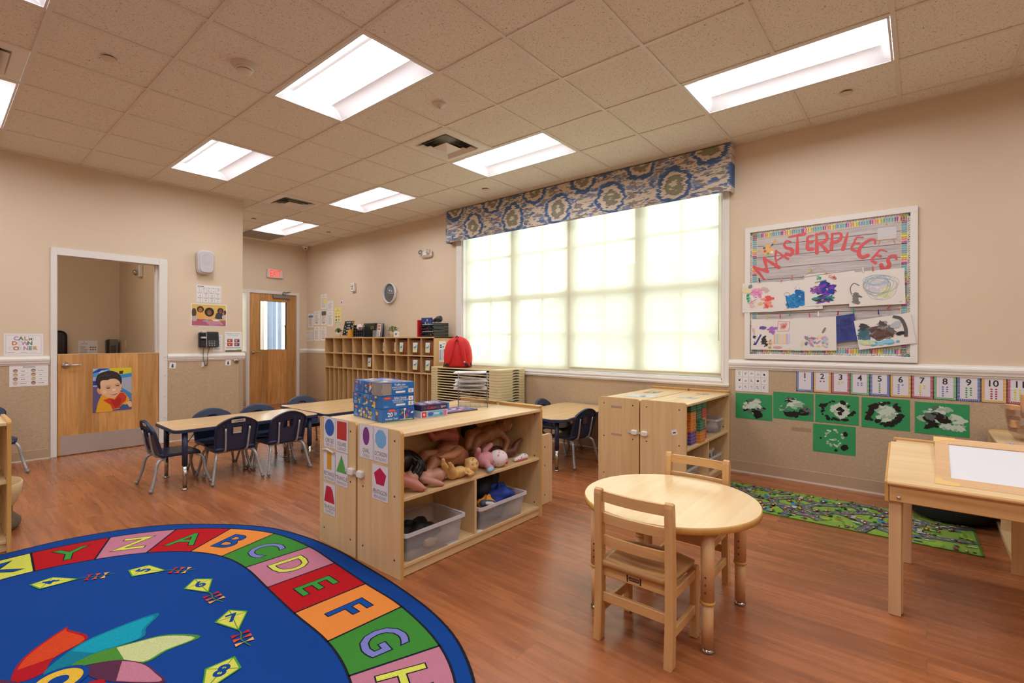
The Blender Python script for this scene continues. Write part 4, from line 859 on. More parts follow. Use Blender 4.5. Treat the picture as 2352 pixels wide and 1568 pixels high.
ART = [(1.272, 1.492, .998, 1.762, a0, 0, 'white paper with pink, green and red patches, leftmost in the upper row', .028), (1.004, 1.498, .637, 1.762, a1, 1.5, 'white paper with a big bright blue splash', .031), (.769, 1.532, .409, 1.808, a2, 1.5, 'white paper with a purple, blue and teal cluster', .034), (.451, 1.515, .090, 1.796, a3, 1.5, 'white paper with grey looping lines, rightmost in the upper row', .037),
       (1.196, 1.148, .847, 1.427, a4, -.5, 'white paper with many separate crayon colours and a red square', .028), (.849, 1.147, .537, 1.433, a5, 1, 'white paper with one small rainbow smudge near its bottom', .031), (.554, 1.225, .397, 1.445, a6, 9, 'crumpled dark blue paper with black scribbles', .030), (.400, 1.185, .036, 1.425, a7, 9, 'tilted white paper with a big black and brown swirl over light blue', .034)]
for l, b, r_, t_, f, rt, lab, off in ART:
    sheet(FW, 'artwork', lab+' on the board', 'artwork', -l, b, -r_, t_, f, col('39458C', .6, var=.06) if f is a6 else AP, rot=radians(rt), group='children\'s artworks pegged to the board', off=off, t=.001)
# ---- papers left of the cubbies (window wall)
def letter(seed, head=None, foot=None, pic=None, n=14, hc='3E7FB8'):
    def f(d, w, h):
        R = random.Random(seed); g = grey('8C8C94')
        d.lines(w*.14, w*.86, h*.1, h*.74, n, g, R); d.ell(w/2, h*.92, w*.05, h*.03, cm('7FA6CC'))
        d.rect(w*.2, h*.83, w*.8, h*.85, g)
        if head: d.up().rect(w*.1, h*.72, w*.9, h*.86, cm(hc))
        if foot: d.up().rect(w*.3, h*.13, w*.7, h*.17, cm(foot))
        if pic: d.up().rect(w*.12, h*.66, w*.88, h*.95, cm('55504E'))
    return f
def yel(d, w, h):
    R = random.Random(5); d.text('BE', w*.5, h*.88, .02, INK, .02); d.text('WHO YOU ARE', w*.5, h*.78, .012, INK, .02, w=w*.7)
    for i in range(3):
        for j in range(2): d.up().blob(w*(.3+.4*j), h*(.6-.2*i), w*.14, h*.055, cm(('E8B4C0', 'E8D24C', '7C84C4', 'D4785C', '6C5C9C', '6CB0CC')[i*2+j]), R, .15)
    d.rect(w*.05, h*.02, w*.95, h*.06, cm('78B8D0'))
def note(d, w, h): letter(22)(d, w, h); d.up().rect(w*.35, h*.35, w*.95, h*.7, cm('E9E08A'))
PP = [(8.91, 1.822, 8.694, 2.106, note, 'paper notice with a yellow sticker, highest in the group by the cubbies', PAPER), (8.671, 1.797, 8.465, 1.970, letter(2, n=9), 'small white notice right of the highest one by the cubbies', PAPER), (8.427, 1.545, 8.195, 1.832, yel, 'yellow illustrated poster at the right of the notices by the cubbies', col('F0E28A', .5)),
      (9.407, 1.476, 9.186, 1.751, letter(3, 1), 'notice with a blue heading, leftmost in the middle row by the far corner', PAPER), (9.169, 1.521, 8.948, 1.795, letter(4, 0, 'B05070'), 'notice with a small pink footer in the middle row', PAPER), (8.912, 1.516, 8.692, 1.795, letter(5, 0, 'C05050', 1), 'notice with a dark photo at its top in the middle row', PAPER),
      (8.671, 1.490, 8.464, 1.781, letter(6, n=16), 'plain text notice in the middle row beside the yellow poster', PAPER), (9.494-.04, 1.207, 9.202, 1.424, lambda d, w, h: story(d, w, h, 4, 3, 9), 'small grid notice, leftmost in the bottom row by the far corner', PAPER), (9.168, 1.212, 8.947, 1.491, letter(7, n=18), 'dense text notice in the middle of the bottom row', PAPER), (8.915, 1.217, 8.701, 1.487, letter(8, n=15, foot='C05050'), 'text notice just above the left cubby top', PAPER)]
for l, b, r_, t_, f, lab, m in PP: sheet(FW, 'notice', lab, 'notice', -l, b, -r_, t_, f, m, group='notices on the wall by the cubbies')
sheet(FW, 'sticker', 'small red and white fire alarm pictogram sticker above the yellow poster', 'sticker', -8.235, 1.880, -8.10, 1.978, lambda d, w, h: (d.line([(w*.15, h*.1), (w*.15, h*.9), (w*.85, h*.9), (w*.85, h*.1)], .006, 'B8504C'), d.rect(w*.38, h*.2, w*.62, h*.6, cm('8C3C48'))), col('EBD8D4', .5))
t = thing('wall_clock', 'round clock with grey face and white rim above the cubbies', 'clock', (XW, 6.696, 2.0))
T = Matrix.Rotation(-pi/2, 3, 'Y'); cc = (0, 0, 0)
mb = M(); mb.lathe(cc, [(.15, 0), (.172, 0), (.175, .02), (.168, .042), (.155, .044), (.148, .030), (.148, .012)], col('D8D6D4', .35, var=0), 40, T=T); mb.build('rim', t)
mb = M(); mb.lathe(cc, [(.149, .012), (.149, .016)], col('6C6E70', .5), 40, T=T)
f = Fr((0, 0, 0), (0, -1, 0), (0, 0, 1), (-1, 0, 0)); d = D(f, mb, .0165)
for k in range(60):
    a = 2*pi*k/60; r0 = .118 if k % 5 == 0 else .128; d.line([(r0*sin(a), r0*cos(a)), (.136*sin(a), r0/.118*.136*cos(a) if k % 5 == 0 else .136*cos(a))], .003 if k % 5 == 0 else .0015, 'A9ABAD')
for k in range(1, 13): d.text(str(k), .098*sin(pi*k/6), .098*cos(pi*k/6), .017, 'A2A4A6')
mb.build('dial', t)
d = D(f, z=.020); d.line([(0, 0), (.080, -.004)], .007, 'DADADA'); d.up(4).line([(-.05, .006), (.118, -.008)], .004, 'E8E8E8'); d.ell(0, 0, .006, .006, cm('C8C8C8')); d.m.build('clock_hand', t)
mb = M(); mb.lathe(cc, [(.148, .034), (0, .036)], mk_glass('clock_glass', 'FFFFFF', .05), 40, T=T); mb.build('glass', t)
t = thing('emergency_light', 'white twin-head emergency light on the wall left of the window', 'emergency light', (XW, 5.76, 2.54)); EL = col('E0DAD2', .4, var=0)
mb = M(); mb.box(-.055, 0, -.12, .10, -.055, .045, EL, .02); mb.box(-.065, -.05, -.06, .06, -.03, .03, EL, .01); mb.build('housing', t)
for s, y in ((1, .105), (-1, -.075)):
    mb = M(); Tl = Matrix.Rotation(radians(-70), 3, 'Y') @ Matrix.Rotation(radians(20*s), 3, 'X'); mb.lathe((-.05, y, .02), [(.02, -.03), (.035, -.01), (.042, .02), (.04, .03)], EL, 20, T=Tl); mb.lathe((-.05, y, .02), [(.036, .031), (0, .034)], col('BDBAC0', .1, .5, var=0), 20, T=Tl); mb.build('lamp_head', t)
t = thing('fire_alarm_strobe', 'small white fire alarm strobe on the wall above the cubbies', 'alarm', (XW, 7.76, 2.167))
mb = M(); mb.box(-.045, 0, -.055, .055, -.075, .075, WHITE, .008); mb.build('housing', t)
mb = M(); mb.lathe((-.045, 0, .03), [(.03, 0), (.028, .012), (0, .02)], col('C8C8CC', .15, var=0), 18, T=T); mb.build('strobe_lens', t)
mb = M(); d = D(Fr((-.0455, 0, 0), (0, -1, 0), (0, 0, 1), (-1, 0, 0)), mb); d.text('FIRE', 0, -.03, .022, INK, .02); mb.build('lettering', t)
# ================================================================ LEFT WALL
t = thing('wall_speaker', 'white rounded loudspeaker high on the left wall beside the door', 'speaker', (2.236, YL, 2.19))
FS = Fr((0, 0, 0), (1, 0, 0), (0, 0, 1), (0, -1, 0))
mb = M(); out = rrect(-.097, -.145, .097, .145, .06, 6, (1, 1, 1, 1))
out2 = [(x*(1-.12*(.5-y/.29)), y) for x, y in out]
mb.prism(out2, FS, .02, .115, col('D6D3D6', .35, var=0), ch=.02); mb.build('cabinet', t)
mb = M(); mb.prism([(x*.88, y*.9) for x, y in out2], FS, .112, .120, col('C3C0C4', .45, var=0), ch=.006); d = D(FS, mb, .1205); d.ell(0, .03, .055, .07, 'B4B1B6', 28); d.up().ell(0, .03, .050, .065, 'BFBCC0', 28); d.ell(0, -.085, .014, .014, 'B0ADB2'); d.up().ell(0, -.085, .011, .011, 'C4C1C5'); mb.build('grille', t)
mb = M(); mb.box(-.03, .03, -.03, 0, -.06, .06, DARK); mb.build('bracket', t)
def sched(d, w, h):
    R = random.Random(8); g = grey('6C6A70'); d.rect(w*.04, h*.9, w*.3, h*.94, g); rows = [(.60, .87, 5), (.32, .58, 4), (.03, .30, 4)]
    for y0, y1, n in rows:
        for k in range(n):
            x0, x1 = w*(.02+.96*k/n), w*(.02+.96*(k+1)/n)-.002; d.line([(x0, h*y0), (x1, h*y0), (x1, h*y1), (x0, h*y1)], .0012, g, True); d.rect(x0+.01, h*(y1-.05), x1-.01, h*(y1-.03), g); scr(d, R, (x0+x1)/2, h*(y0+.1), .015, .02, 3, [grey('8C8A90')], .001)
sheet(FL, 'schedule_sheet', 'white picture schedule sheet under the wall speaker', 'poster', 2.157, 1.693, 2.439, 1.914, sched)
def kids(d, w, h):
    R = random.Random(9); c = cm; X = lambda a: (a-130)/585*w; Y = lambda b: (780-b)/365*h
    d.rect(X(145), Y(768), X(700), Y(425), c('D8B65E')); d.up().poly([(X(145), Y(690)), (X(300), Y(660)), (X(700), Y(680)), (X(700), Y(770)), (X(145), Y(768))], c('B05C70')); d.up().poly([(X(350), Y(690)), (X(600), Y(670)), (X(640), Y(735)), (X(430), Y(765))], c('C88A98'))
    def kid(x, y, r, skin, hair, hr, shirt, pts):
        d.up().poly([(X(a), Y(b)) for a, b in pts], c(shirt)); d.up().ell(X(x), Y(y), r*1.15*hr, r*1.2*hr, c(hair), 18); d.up().ell(X(x), Y(y+8), r*.82, r, c(skin), 16)
        d.up(); d.ell(X(x)-r*.3, Y(y+2), r*.1, r*.08, c('2A1A14'), 8); d.ell(X(x)+r*.3, Y(y+2), r*.1, r*.08, c('2A1A14'), 8); d.line([(X(x)-r*.3, Y(y+24)), (X(x), Y(y+30)), (X(x)+r*.3, Y(y+24))], .002, 'C88070')
    kid(280, 505, .028, 'A86C44', '2A1C18', 1.2, 'E0A44C', [(215, 640), (235, 560), (330, 545), (360, 640), (300, 665)])
    kid(425, 545, .032, '8C5038', '241814', 1.5, 'E0B070', [(350, 650), (380, 590), (480, 595), (510, 640), (430, 655)])
    kid(610, 520, .028, '7A442C', '2C1E1A', 1.15, '3C3848', [(515, 640), (540, 560), (600, 540), (670, 580), (650, 650), (560, 655)])
    d.up().ell(X(180), Y(560), .026, .055, c('5A3826'), 16); d.up().poly([(X(145), Y(690)), (X(145), Y(620)), (X(230), Y(610)), (X(270), Y(670)), (X(200), Y(700))], c('B8B0A4')); d.up().ell(X(685), Y(545), .015, .03, c('5A3022')); d.up().ell(X(670), Y(620), .024, .028, c('C8C0C0'))
    d.up().ell(X(250), Y(680), .022, .016, c('C85038')); d.up().poly([(X(310), Y(690)), (X(400), Y(665)), (X(410), Y(690)), (X(330), Y(700))], c('8FA8D8')); d.up().ell(X(440), Y(672), .02, .008, c('C08C3C')); d.up().poly([(X(460), Y(665)), (X(560), Y(665)), (X(600), Y(690)), (X(500), Y(690))], c('E4E0E0')); d.up().poly([(X(430), Y(768)), (X(560), Y(750)), (X(650), Y(770))], c('C468B0')); d.up().ell(X(625), Y(738), .018, .008, c('B8C048'))
sheet(FL, 'photo_poster', 'photo poster of children at a table under the schedule sheet', 'poster', 2.099, 1.395, 2.504, 1.678, kids, skew=0)
sheet(FL, 'notice', 'white text notice partly behind the wall phone', 'notice', 2.344, 1.077, 2.458, 1.297, letter(31, n=14))
def insp(d, w, h):
    d.text('Inspiration', w*.27, h*.9, .011, '4A80B8', .015, w=w*.42); d.text('Expression', w*.74, h*.9, .011, 'C05C98', .015, w=w*.38); d.lines(w*.2, w*.8, h*.78, h*.86, 2, grey('9CC0D8'), random.Random(2))
    for i in range(2):
        for j in range(2):
            x, y = w*(.16+.40*i), h*(.30+.18*j); d.rect(x, y, x+w*.3, y+h*.15, cm(('A83C34', '7C4C68')[i])); d.up().ell(x+w*.12, y+h*.08, w*.06, h*.04, cm(('E8A050', 'D8B8A8')[j])); d.ell(x+w*.23, y+h*.06, w*.05, h*.04, cm(('D04848', '3C3C58')[i])); d.up(-1)
        d.rect(w*(.16+.4*i), h*.645, w*(.46+.4*i), h*.66, cm(('3C78B8', 'A85C9C')[i]))
    d.rect(w*.1, h*.21, w*.92, h*.24, cm('3C78B8')); d.rect(w*.04, h*.02, w*.98, h*.10, cm('7A5440')); d.up().poly([(w*.04, h*.10), (w*.3, h*.13), (w*.6, h*.11), (w*.8, h*.15), (w*.98, h*.13), (w*.98, h*.10)], cm('8CAC3C')); d.line([(0, 0), (w, 0), (w, h), (0, h)], .004, 'B8DCA8', True)
sheet(FL, 'info_poster', 'white info poster with four small photos and a green footer at the wall corner', 'poster', 2.479, 1.062, 2.691, 1.334, insp)
t = thing('wall_phone', 'black desk phone mounted on the left wall with its coiled cord hanging down', 'phone', (2.28, YL, 1.13))
PB = col('26272C', .35, var=0); mb = M(); mb.box(-.105, .115, -.055, -.001, .004, .19, PB, .010); mb.build('base', t)
fp = Fr((0, -.056, 0), (1, 0, 0), (0, .15, 1), (0, -1, 0)); mb = M(); mb.prism(rrect(-.03, .008, .118, .198, .012), fp, 0, .012, PB, ch=.003); d = D(fp, mb, .0125)
d.rect(-.015, .12, .095, .178, cm('23252E')); d.up().rect(-.010, .126, .088, .172, col('454D78', .2, var=0)); 
for i in range(3):
    for j in range(4): d.rect(.0+.028*i, .02+.022*j, .014+.028*i, .030+.022*j, cm('8D8E94'))
mb.build('keypad_panel', t)
mb = M(); mb.box(-.034, -.028, -.072, -.03, .004, .195, col('C8C8CC', .3), .001); mb.build('trim_strip', t)
mb = M(); mb.box(-.095, -.042, -.088, -.056, .01, .10, PB, .012); mb.box(-.092, -.045, -.085, -.056, .09, .19, PB, .012); mb.box(-.098, -.040, -.105, -.075, .155, .205, PB, .012); mb.box(-.098, -.040, -.105, -.075, .005, .05, PB, .012); mb.box(-.097, -.041, -.1055, -.075, .112, .135, col('B9B9BE', .3), .003); mb.box(-.094, -.044, -.1065, -.09, .182, .212, col('CFCFD3', .3), .006); mb.build('handset', t)
mb = M(); 
def cr3(pts, n):
    Q = [V(p) for p in pts]; Q = [Q[0]*2-Q[1]]+Q+[Q[-1]*2-Q[-2]]; o = []
    for i in range(1, len(Q)-2):
        for k in range(n):
            s = k/n; a, b, c, e = Q[i-1:i+3]; o.append(.5*((2*b)+(c-a)*s+(2*a-5*b+4*c-e)*s*s+(3*b-a-3*c+e)*s**3))
    return o+[Q[-2]]
base = cr3([(-.05, -.05, .01), (-.054, -.03, -.08), (-.045, -.03, -.18), (-.028, -.03, -.232), (-.006, -.03, -.20), (-.004, -.03, -.09), (.012, -.045, .005)], 50)
P_ = [p+V((.006*cos(i*.95), .006*sin(i*.95), 0)) for i, p in enumerate(base)]
mb.tube(P_, .0018, PB, 5); mb.build('coiled_cord', t)
for nm, a, b, lab, c in (('picture_sticker', 1.907, .918, 'small white square sticker with a dark figure right of the door frame', '2E4468'), ('picture_sticker', 2.523, .932, 'small white sticker with a dark figure under the info poster', '3A3F48')):
    sheet(FLL, nm, lab, 'sticker', a-.033, b-.035, a+.033, b+.035, lambda d, w, h: (d.ell(w*.5, h*.62, w*.13, h*.14, cm('3A4458')), d.up().poly([(w*.3, h*.15), (w*.7, h*.15), (w*.62, h*.55), (w*.38, h*.55)], cm('3A4458'))), rot=radians(-5))
mb = M(); mb.box(2.217, 2.247, YL-.012, YL, .882, .945, WHITE, .004); mb.tube([(2.232, YL-.01, .90), (2.232, YL-.028, .892), (2.232, YL-.03, .908)], .004, WHITE, 6); tag(mb.build('adhesive_hook'), 'small white adhesive hook behind the phone cord', 'hook')
t = thing('wall_lock', 'round chrome lock cylinder on the wall corner below the chair rail', 'lock', (2.62, YL, .947)); TL = Matrix.Rotation(pi/2, 3, 'X')
mb = M(); mb.lathe((0, 0, 0), [(.034, 0), (.034, .01), (.028, .016), (.016, .017)], CHROME, 22, T=TL); mb.build('rose', t); mb = M(); mb.lathe((0, 0, 0), [(.016, .012), (.016, .026), (0, .027)], col('5A5A5A', .3, .6, var=0), 16, T=TL); mb.build('cylinder', t)
# calm down corner sign / emotions chart
def calm(d, w, h):
    n = 36
    for k in range(n): d.rect(w*(.05+.9*k/n), h*.07, w*(.05+.9*(k+.5)/n), h*.085, cm('5C5862')).rect(w*(.05+.9*k/n), h*.915, w*(.05+.9*(k+.5)/n), h*.93, cm('5C5862'))
    for k in range(18): d.rect(w*.045, h*(.08+.85*k/18), w*.053, h*(.08+.85*(k+.5)/18), cm('5C5862')).rect(w*.945, h*(.08+.85*k/18), w*.953, h*(.08+.85*(k+.5)/18), cm('5C5862'))
    rows = [('CALM', .78, .24, .74, ['C890CC', '4E9068', 'D09848', None]), ('DOWN', .56, .20, .72, ['D07C40', None, 'CC94C4', '4E9068']), ('CORNER', .33, .12, .86, [None, 'D07C40', None, 'CC94C4', '4E9068', 'D8A838'])]
    for t_, y, xa, xb, cs in rows:
        n = len(t_)
        for i, ch in enumerate(t_):
            x = w*(xa+(xb-xa)*(i+.5)/n); hh = h*.17; c = cs[i]
            d.text(ch, x, h*y, hh, cm('8A8490'), .045, sq=.95); d.up(2).text(ch, x, h*y, hh, cm(c) if c else cm('EFEDEE'), .018, sq=.93); d.up(-2)
    d.lines(w*.1, w*.35, h*.13, h*.16, 1, grey('6C6870'), random.Random(1)); d.lines(w*.4, w*.62, h*.13, h*.16, 1, grey('6C6870'), random.Random(2)); d.lines(w*.66, w*.92, h*.13, h*.16, 1, grey('6C6870'), random.Random(1))
sheet(FL, 'calm_corner_sign', 'white CALM DOWN CORNER sign resting on the chair rail at the left edge', 'sign', .494, 1.064, .775, 1.285, calm)
def emo(d, w, h):
    d.text('Emotions', w*.5, h*.9, .014, INK, .02, w=w*.3); d.line([(w*.33, h*.84), (w*.68, h*.84), (w*.68, h*.96), (w*.33, h*.96)], .001, '8C8C94', True)
    nm = [('happy', 'C49A74', '3A3434'), ('excited', 'C8A090', '3A302E'), ('angry', 'CDB49A', '8C8480'), ('silly', 'CDB090', '5A4034'), ('afraid', 'C49A80', '3A302E'), ('sad', 'D0B89C', 'C4A860'), ('surprised', 'E0B8A4', 'C8A890'), ('worried', 'B08870', '3A302E')]
    for i in range(4):
        for j in range(2):
            n, s, hr = nm[i*2+j]; x, y = w*(.06+.46*j), h*(.62-.19*i); d.line([(x, y), (x+w*.43, y), (x+w*.43, y+h*.18), (x, y+h*.18)], .001, '8890B8', True)
            d.ell(x+w*.09, y+h*.10, w*.062, h*.075, cm(hr), 16); d.up().ell(x+w*.09, y+h*.08, w*.055, h*.065, cm(s), 16); d.up(-1).text(n, x+w*.28, y+h*.09, .010, INK, .01)
sheet(FLL, 'emotions_chart', 'white emotions chart with eight drawn faces below the calm corner sign', 'poster', .532, .755, .813, .972, emo)
# poster photo on the half door
def boy(d, w, h):
    c = cm; X = lambda a: (a-165)/1085*w; Y = lambda b: (1420-b)/1225*h
    def p(pts, k): d.up().poly([(X(a), Y(b)) for a, b in pts], c(k))
    d.rect(0, 0, w, h, c('5C4F7C')); p([(165, 195), (1250, 195), (1250, 1000), (700, 700), (165, 700)], 'A9B0C8'); p([(165, 300), (600, 200), (640, 280), (400, 420), (165, 440)], '4E97CC'); p([(165, 290), (330, 200), (600, 200), (430, 260), (165, 330)], '1B3F9C'); p([(320, 310), (400, 250), (560, 250), (520, 310), (340, 350)], 'B4CBE0')
    p([(165, 540), (280, 540), (280, 660), (165, 660)], '16329C'); p([(620, 195), (1250, 195), (1250, 360), (900, 400), (820, 300), (640, 290)], 'D8C41C'); p([(890, 290), (1010, 280), (990, 370), (890, 375)], '3A2A18'); p([(900, 390), (1250, 350), (1250, 470), (950, 510)], '2E8CC8'); p([(930, 500), (1250, 460), (1250, 960), (950, 760)], 'A4AABB'); p([(930, 740), (1250, 950), (1250, 1150), (1080, 1100)], '4C80B4')
    p([(240, 1420), (300, 1150), (380, 970), (470, 900), (900, 880), (1010, 900), (1090, 980), (1200, 1120), (1120, 1250), (1010, 1300), (900, 1360), (700, 1380), (700, 1420)], 'E0A01C'); p([(440, 1090), (620, 1040), (760, 1090), (900, 900), (1010, 910), (1100, 1020), (1080, 1150), (960, 1240), (900, 1340), (700, 1370), (650, 1240)], 'C83814')
    p([(640, 1060), (760, 1110), (880, 1020), (960, 1080), (920, 1240), (780, 1330), (690, 1200)], 'B01C10'); p([(1100, 1200), (1210, 1160), (1250, 1220), (1250, 1340), (1180, 1340)], 'E4B898'); p([(890, 1350), (980, 1240), (1080, 1260), (1160, 1340)], '2C5C94')
    d.up().ell(X(330), Y(830), w*.045, h*.075, c('D49A70'), 18, .3); P_ = [(330, 640), (380, 900), (470, 960), (600, 1030), (720, 1050), (830, 990), (920, 880), (955, 700), (920, 560), (700, 480), (450, 500), (350, 560)]; p(cr(P_+[P_[0]], 4), 'DDB08A')
    p([(380, 560), (560, 520), (800, 540), (900, 600), (880, 660), (650, 640), (470, 660), (380, 700)], 'E2B994')
    H = [(250, 620), (240, 500), (300, 370), (430, 300), (640, 270), (830, 330), (930, 430), (965, 560), (940, 680), (900, 590), (800, 510), (650, 500), (560, 530), (420, 530), (360, 600), (370, 760), (310, 740)]; p(cr(H+[H[0]], 4), '2C2024')
    for a, b in ((330, 400), (420, 370), (520, 390), (620, 360), (720, 400)): d.up().line([(X(a), Y(b+40)), (X(a+60), Y(b)), (X(a+120), Y(b+20))], .002, '6A5C5E')
    for ex, ey in ((580, 755), (840, 700)):
        d.up().ell(X(ex), Y(ey), w*.062, h*.018, c('B98060'), 14, .12); d.up().ell(X(ex+5), Y(ey), w*.045, h*.012, c('3A2018'), 12); d.up().line([(X(ex-75), Y(ey-25)), (X(ex), Y(ey-55)), (X(ex+70), Y(ey-48))], .0035, '5A3828')
    d.up().ell(X(740), Y(820), w*.05, h*.035, c('EFCDAC')); p([(690, 855), (740, 870), (810, 845), (750, 860)], 'A86848'); p([(640, 930), (740, 925), (860, 880), (820, 945), (740, 970), (660, 955)], 'C06058'); d.up().line([(X(660), Y(935)), (X(750), Y(928)), (X(850), Y(890))], .004, 'F2E8E0'); d.up().ell(X(480), Y(860), w*.06, h*.045, c('E8BFA0'))
sheet(Fr((0, YL-.0075, 0), (1, 0, 0), (0, 0, 1), (0, -1, 0)), 'photo_poster', 'photo poster of a smiling toddler in orange shirt on the half door', 'poster', 1.168, .430, 1.508, .910, boy, skew=-.004)
# washroom items
YB = 9.2; FB2 = Fr((0, YB, 0), (1, 0, 0), (0, 0, 1), (0, -1, 0))
t = thing('paper_towel_dispenser', 'black rounded paper towel dispenser seen through the half door', 'dispenser', (1.125, YB, .93)); mb = M()
mb.prism(rrect(-.2, 0, .13, .42, .08, 6), FS, 0.001, .2, col('1C1B1D', .25, var=0), ch=.03); mb.build('cover', t)
sheet(FB2, 'handwashing_notice', 'white handwashing notice on the washroom wall behind the half door', 'notice', 1.396, .93, 1.607, 1.21, lambda d, w, h: (letter(41, n=12)(d, w*.6, h), [d.rect(w*(.6+.12*i), h*(.5+.12*j), w*(.68+.12*i), h*(.57+.12*j), cm('8C6C64')) for i in range(3) for j in range(2)]))
t = thing('soap_dispenser', 'dark soap dispenser with grey front on the washroom wall', 'dispenser', (1.768, YB, .94)); mb = M(); mb.prism(rrect(-.075, 0, .065, .29, .03), FS, 0, .10, col('2A2A2C', .3, var=0), ch=.01); mb.build('body', t)
mb = M(); mb.prism([(-.04, .0), (.05, .0), (.06, .29), (-.045, .29)], FS, .098, .108, col('7C7A78', .35, .4, var=0), ch=.004); d = D(FS, mb, .1085); d.rect(-.03, .05, .035, .2, '4A4A48'); mb.build('front_panel', t)
mb = M(); mb.box(1.852, 1.859, 8.77, 8.84, 1.10, 1.22, WHITE, .003); tag(mb.build('light_switch'), 'white light switch on the washroom side wall', 'switch')
t = thing('emergency_light', 'small emergency light high on the washroom side wall', 'emergency light', (1.86, 8.0, 2.06)); mb = M(); mb.box(-.05, 0, -.05, .05, 0, .16, col('CFCAC4', .4), .008); mb.build('housing', t); mb = M(); mb.ball((-.075, -.02, .06), .035, mk_glass('lamp_glass', 'DDDDDD', .25), 14); mb.ball((-.06, .03, .05), .03, CHROME, 12); mb.build('lamp_head', t)
# exit sign, yellow sign in alcove
t = thing('exit_sign', 'white EXIT sign with red letters above the exit door', 'exit sign', (4.264, YF, 2.40)); mb = M(); mb.box(-.152, .152, -.045, 0, 0, .17, col('D8CFCB', .4, var=0), .012); mb.build('housing', t)
mb = M(); d = D(Fr((0, -.0455, 0), (1, 0, 0), (0, 0, 1), (0, -1, 0)), mb); d.text('EXIT', 0, .086, .125, col('FF3A30', .5, var=0, emit=1.6), .03, w=.21); mb.build('lettering', t)
sheet(FF, 'yellow_sign', 'yellow sign strip below the sidelight beside the exit door', 'sign', 3.62, .55, 3.735, .94, lambda d, w, h: d.rect(.005, h*.7, w-.005, h*.85, PAPER), col('D8C23C', .5))
# ================================================================ FURNITURE
def F2(x, y, z, rz=0):
    return Fr((x, y, z), (cos(rz), sin(rz), 0), (-sin(rz), cos(rz), 0), (0, 0, 1))
# ---- low storage unit: local x along the open front 0..W, y depth 0..D (front at y=0), end panels with rounded tops
def panel(par, x0, x1, dp, h, lip=.0):
    fr = Fr((x0, 0, 0), (0, 1, 0), (0, 0, 1), (1, 0, 0)); mb = M(); o = rrect(0, 0, dp, h, .022, 4, (1, 1, 0, 0)); o2 = rrect(.003, 0, dp-.003, h-.003, .02, 4, (1, 1, 0, 0))
    mb.prism(o, fr, .0012, x1-x0-.0012, maple('Z'), band('Z')); mb.prism(o2, fr, 0, x1-x0, maple('Z'), band('Z'))
    p = mb.build('end_panel', par); mb = M(); n = 0
    for y, z in ((.055, h-.055), (dp-.055, h-.055), (.055, h*.55), (dp-.055, h*.55), (.055, .09), (dp-.055, .09)):
        for x, s in ((x0, -1), (x1, 1)):
            mb = M(); mb.lathe((x, y, z), [(.006, 0), (.0055, .0015), (.002, .001), (0, .0006)], SCREW, 10, T=Matrix.Rotation(s*pi/2, 3, 'Y')); mb.build('screw', p)
def shelf_unit(name, label, loc, rz, W, dp, h, zs, divx=None, back=True, lip=True, topth=.018, divz=None):
    t = thing(name, label, 'shelf', loc, rz); e = .019
    panel(t, 0, e, dp, h); panel(t, W-e, W, dp, h)
    mb = M(); mb.box(e, W-e, .002, dp-.002, h-.032, h-.014, maple('X'), .0015); mb.build('top_panel', t)
    if lip: mb = M(); mb.box(W-.03, W+.0, 0, dp, h-.001, h+.012, band('X'), .004); mb.build('top_lip', t)
    for z in zs: mb = M(); mb.box(e, W-e, .012, dp-.004, z-.018, z, maple('X'), .0015); mb.build('shelf_board', t)
    mb = M(); mb.box(e, W-e, .02, .036, 0.004, zs[0]-.018, maple('X')); mb.build('plinth', t)
    if back: mb = M(); mb.box(e, W-e, dp-.008, dp-.002, .03, h-.032, maple('X')); mb.build('back_panel', t)
    if divx: z0, z1 = divz; mb = M(); mb.box(divx-.009, divx+.009, .014, dp-.01, z0, z1, maple('Z'), .001); mb.build('divider', t)
    return t
H = .762
u1 = shelf_unit('storage_shelf', 'low maple storage shelf full of dolls, its open side facing the round table', (1.555, 2.03, 0), 0, 1.215, .395, H, (.068, .411), .56, divz=(.068, .393))
u2 = shelf_unit('storage_shelf', 'low maple storage shelf backed against the doll shelf, facing the navy chairs', (2.77, 2.835, 0), pi, 1.215, .395, H, (.068, .411), .56, divz=(.068, .393), lip=False)
mb = M(); mb.box(0, .03, 0, .395, H-.001, H+.012, band('X'), .004); mb.build('top_lip', u2)
u3 = shelf_unit('storage_shelf', 'maple storage shelf by the right wall holding cardboard bricks and clear bins', (3.765, 1.385, 0), 0, 1.135, .38, .745, (.062, .375), .57, divz=(.062, .357))
u4 = shelf_unit('storage_shelf', 'maple storage shelf backed against the brick shelf, nearer the window', (4.90, 2.155, 0), pi, 1.135, .38, .745, (.062, .375), .57, lip=False, divz=(.062, .357))
mb = M(); mb.box(0, .03, 0, .38, .744, .757, band('X'), .004); mb.build('top_lip', u4)
u5 = shelf_unit('storage_shelf', 'low maple shelf at the right edge of the photo under the tub of wooden blocks', (4.88, -.375, 0), pi, 1.20, .38, .605, (.06, .32), .6, divz=(.06, .30))
u6 = shelf_unit('storage_shelf', 'low maple shelf at the left edge of the photo, only its end panel in view', (-.9, 4.03, 0), 0, 1.22, .38, H, (.068, .411), .6, divz=(.068, .393), lip=False)
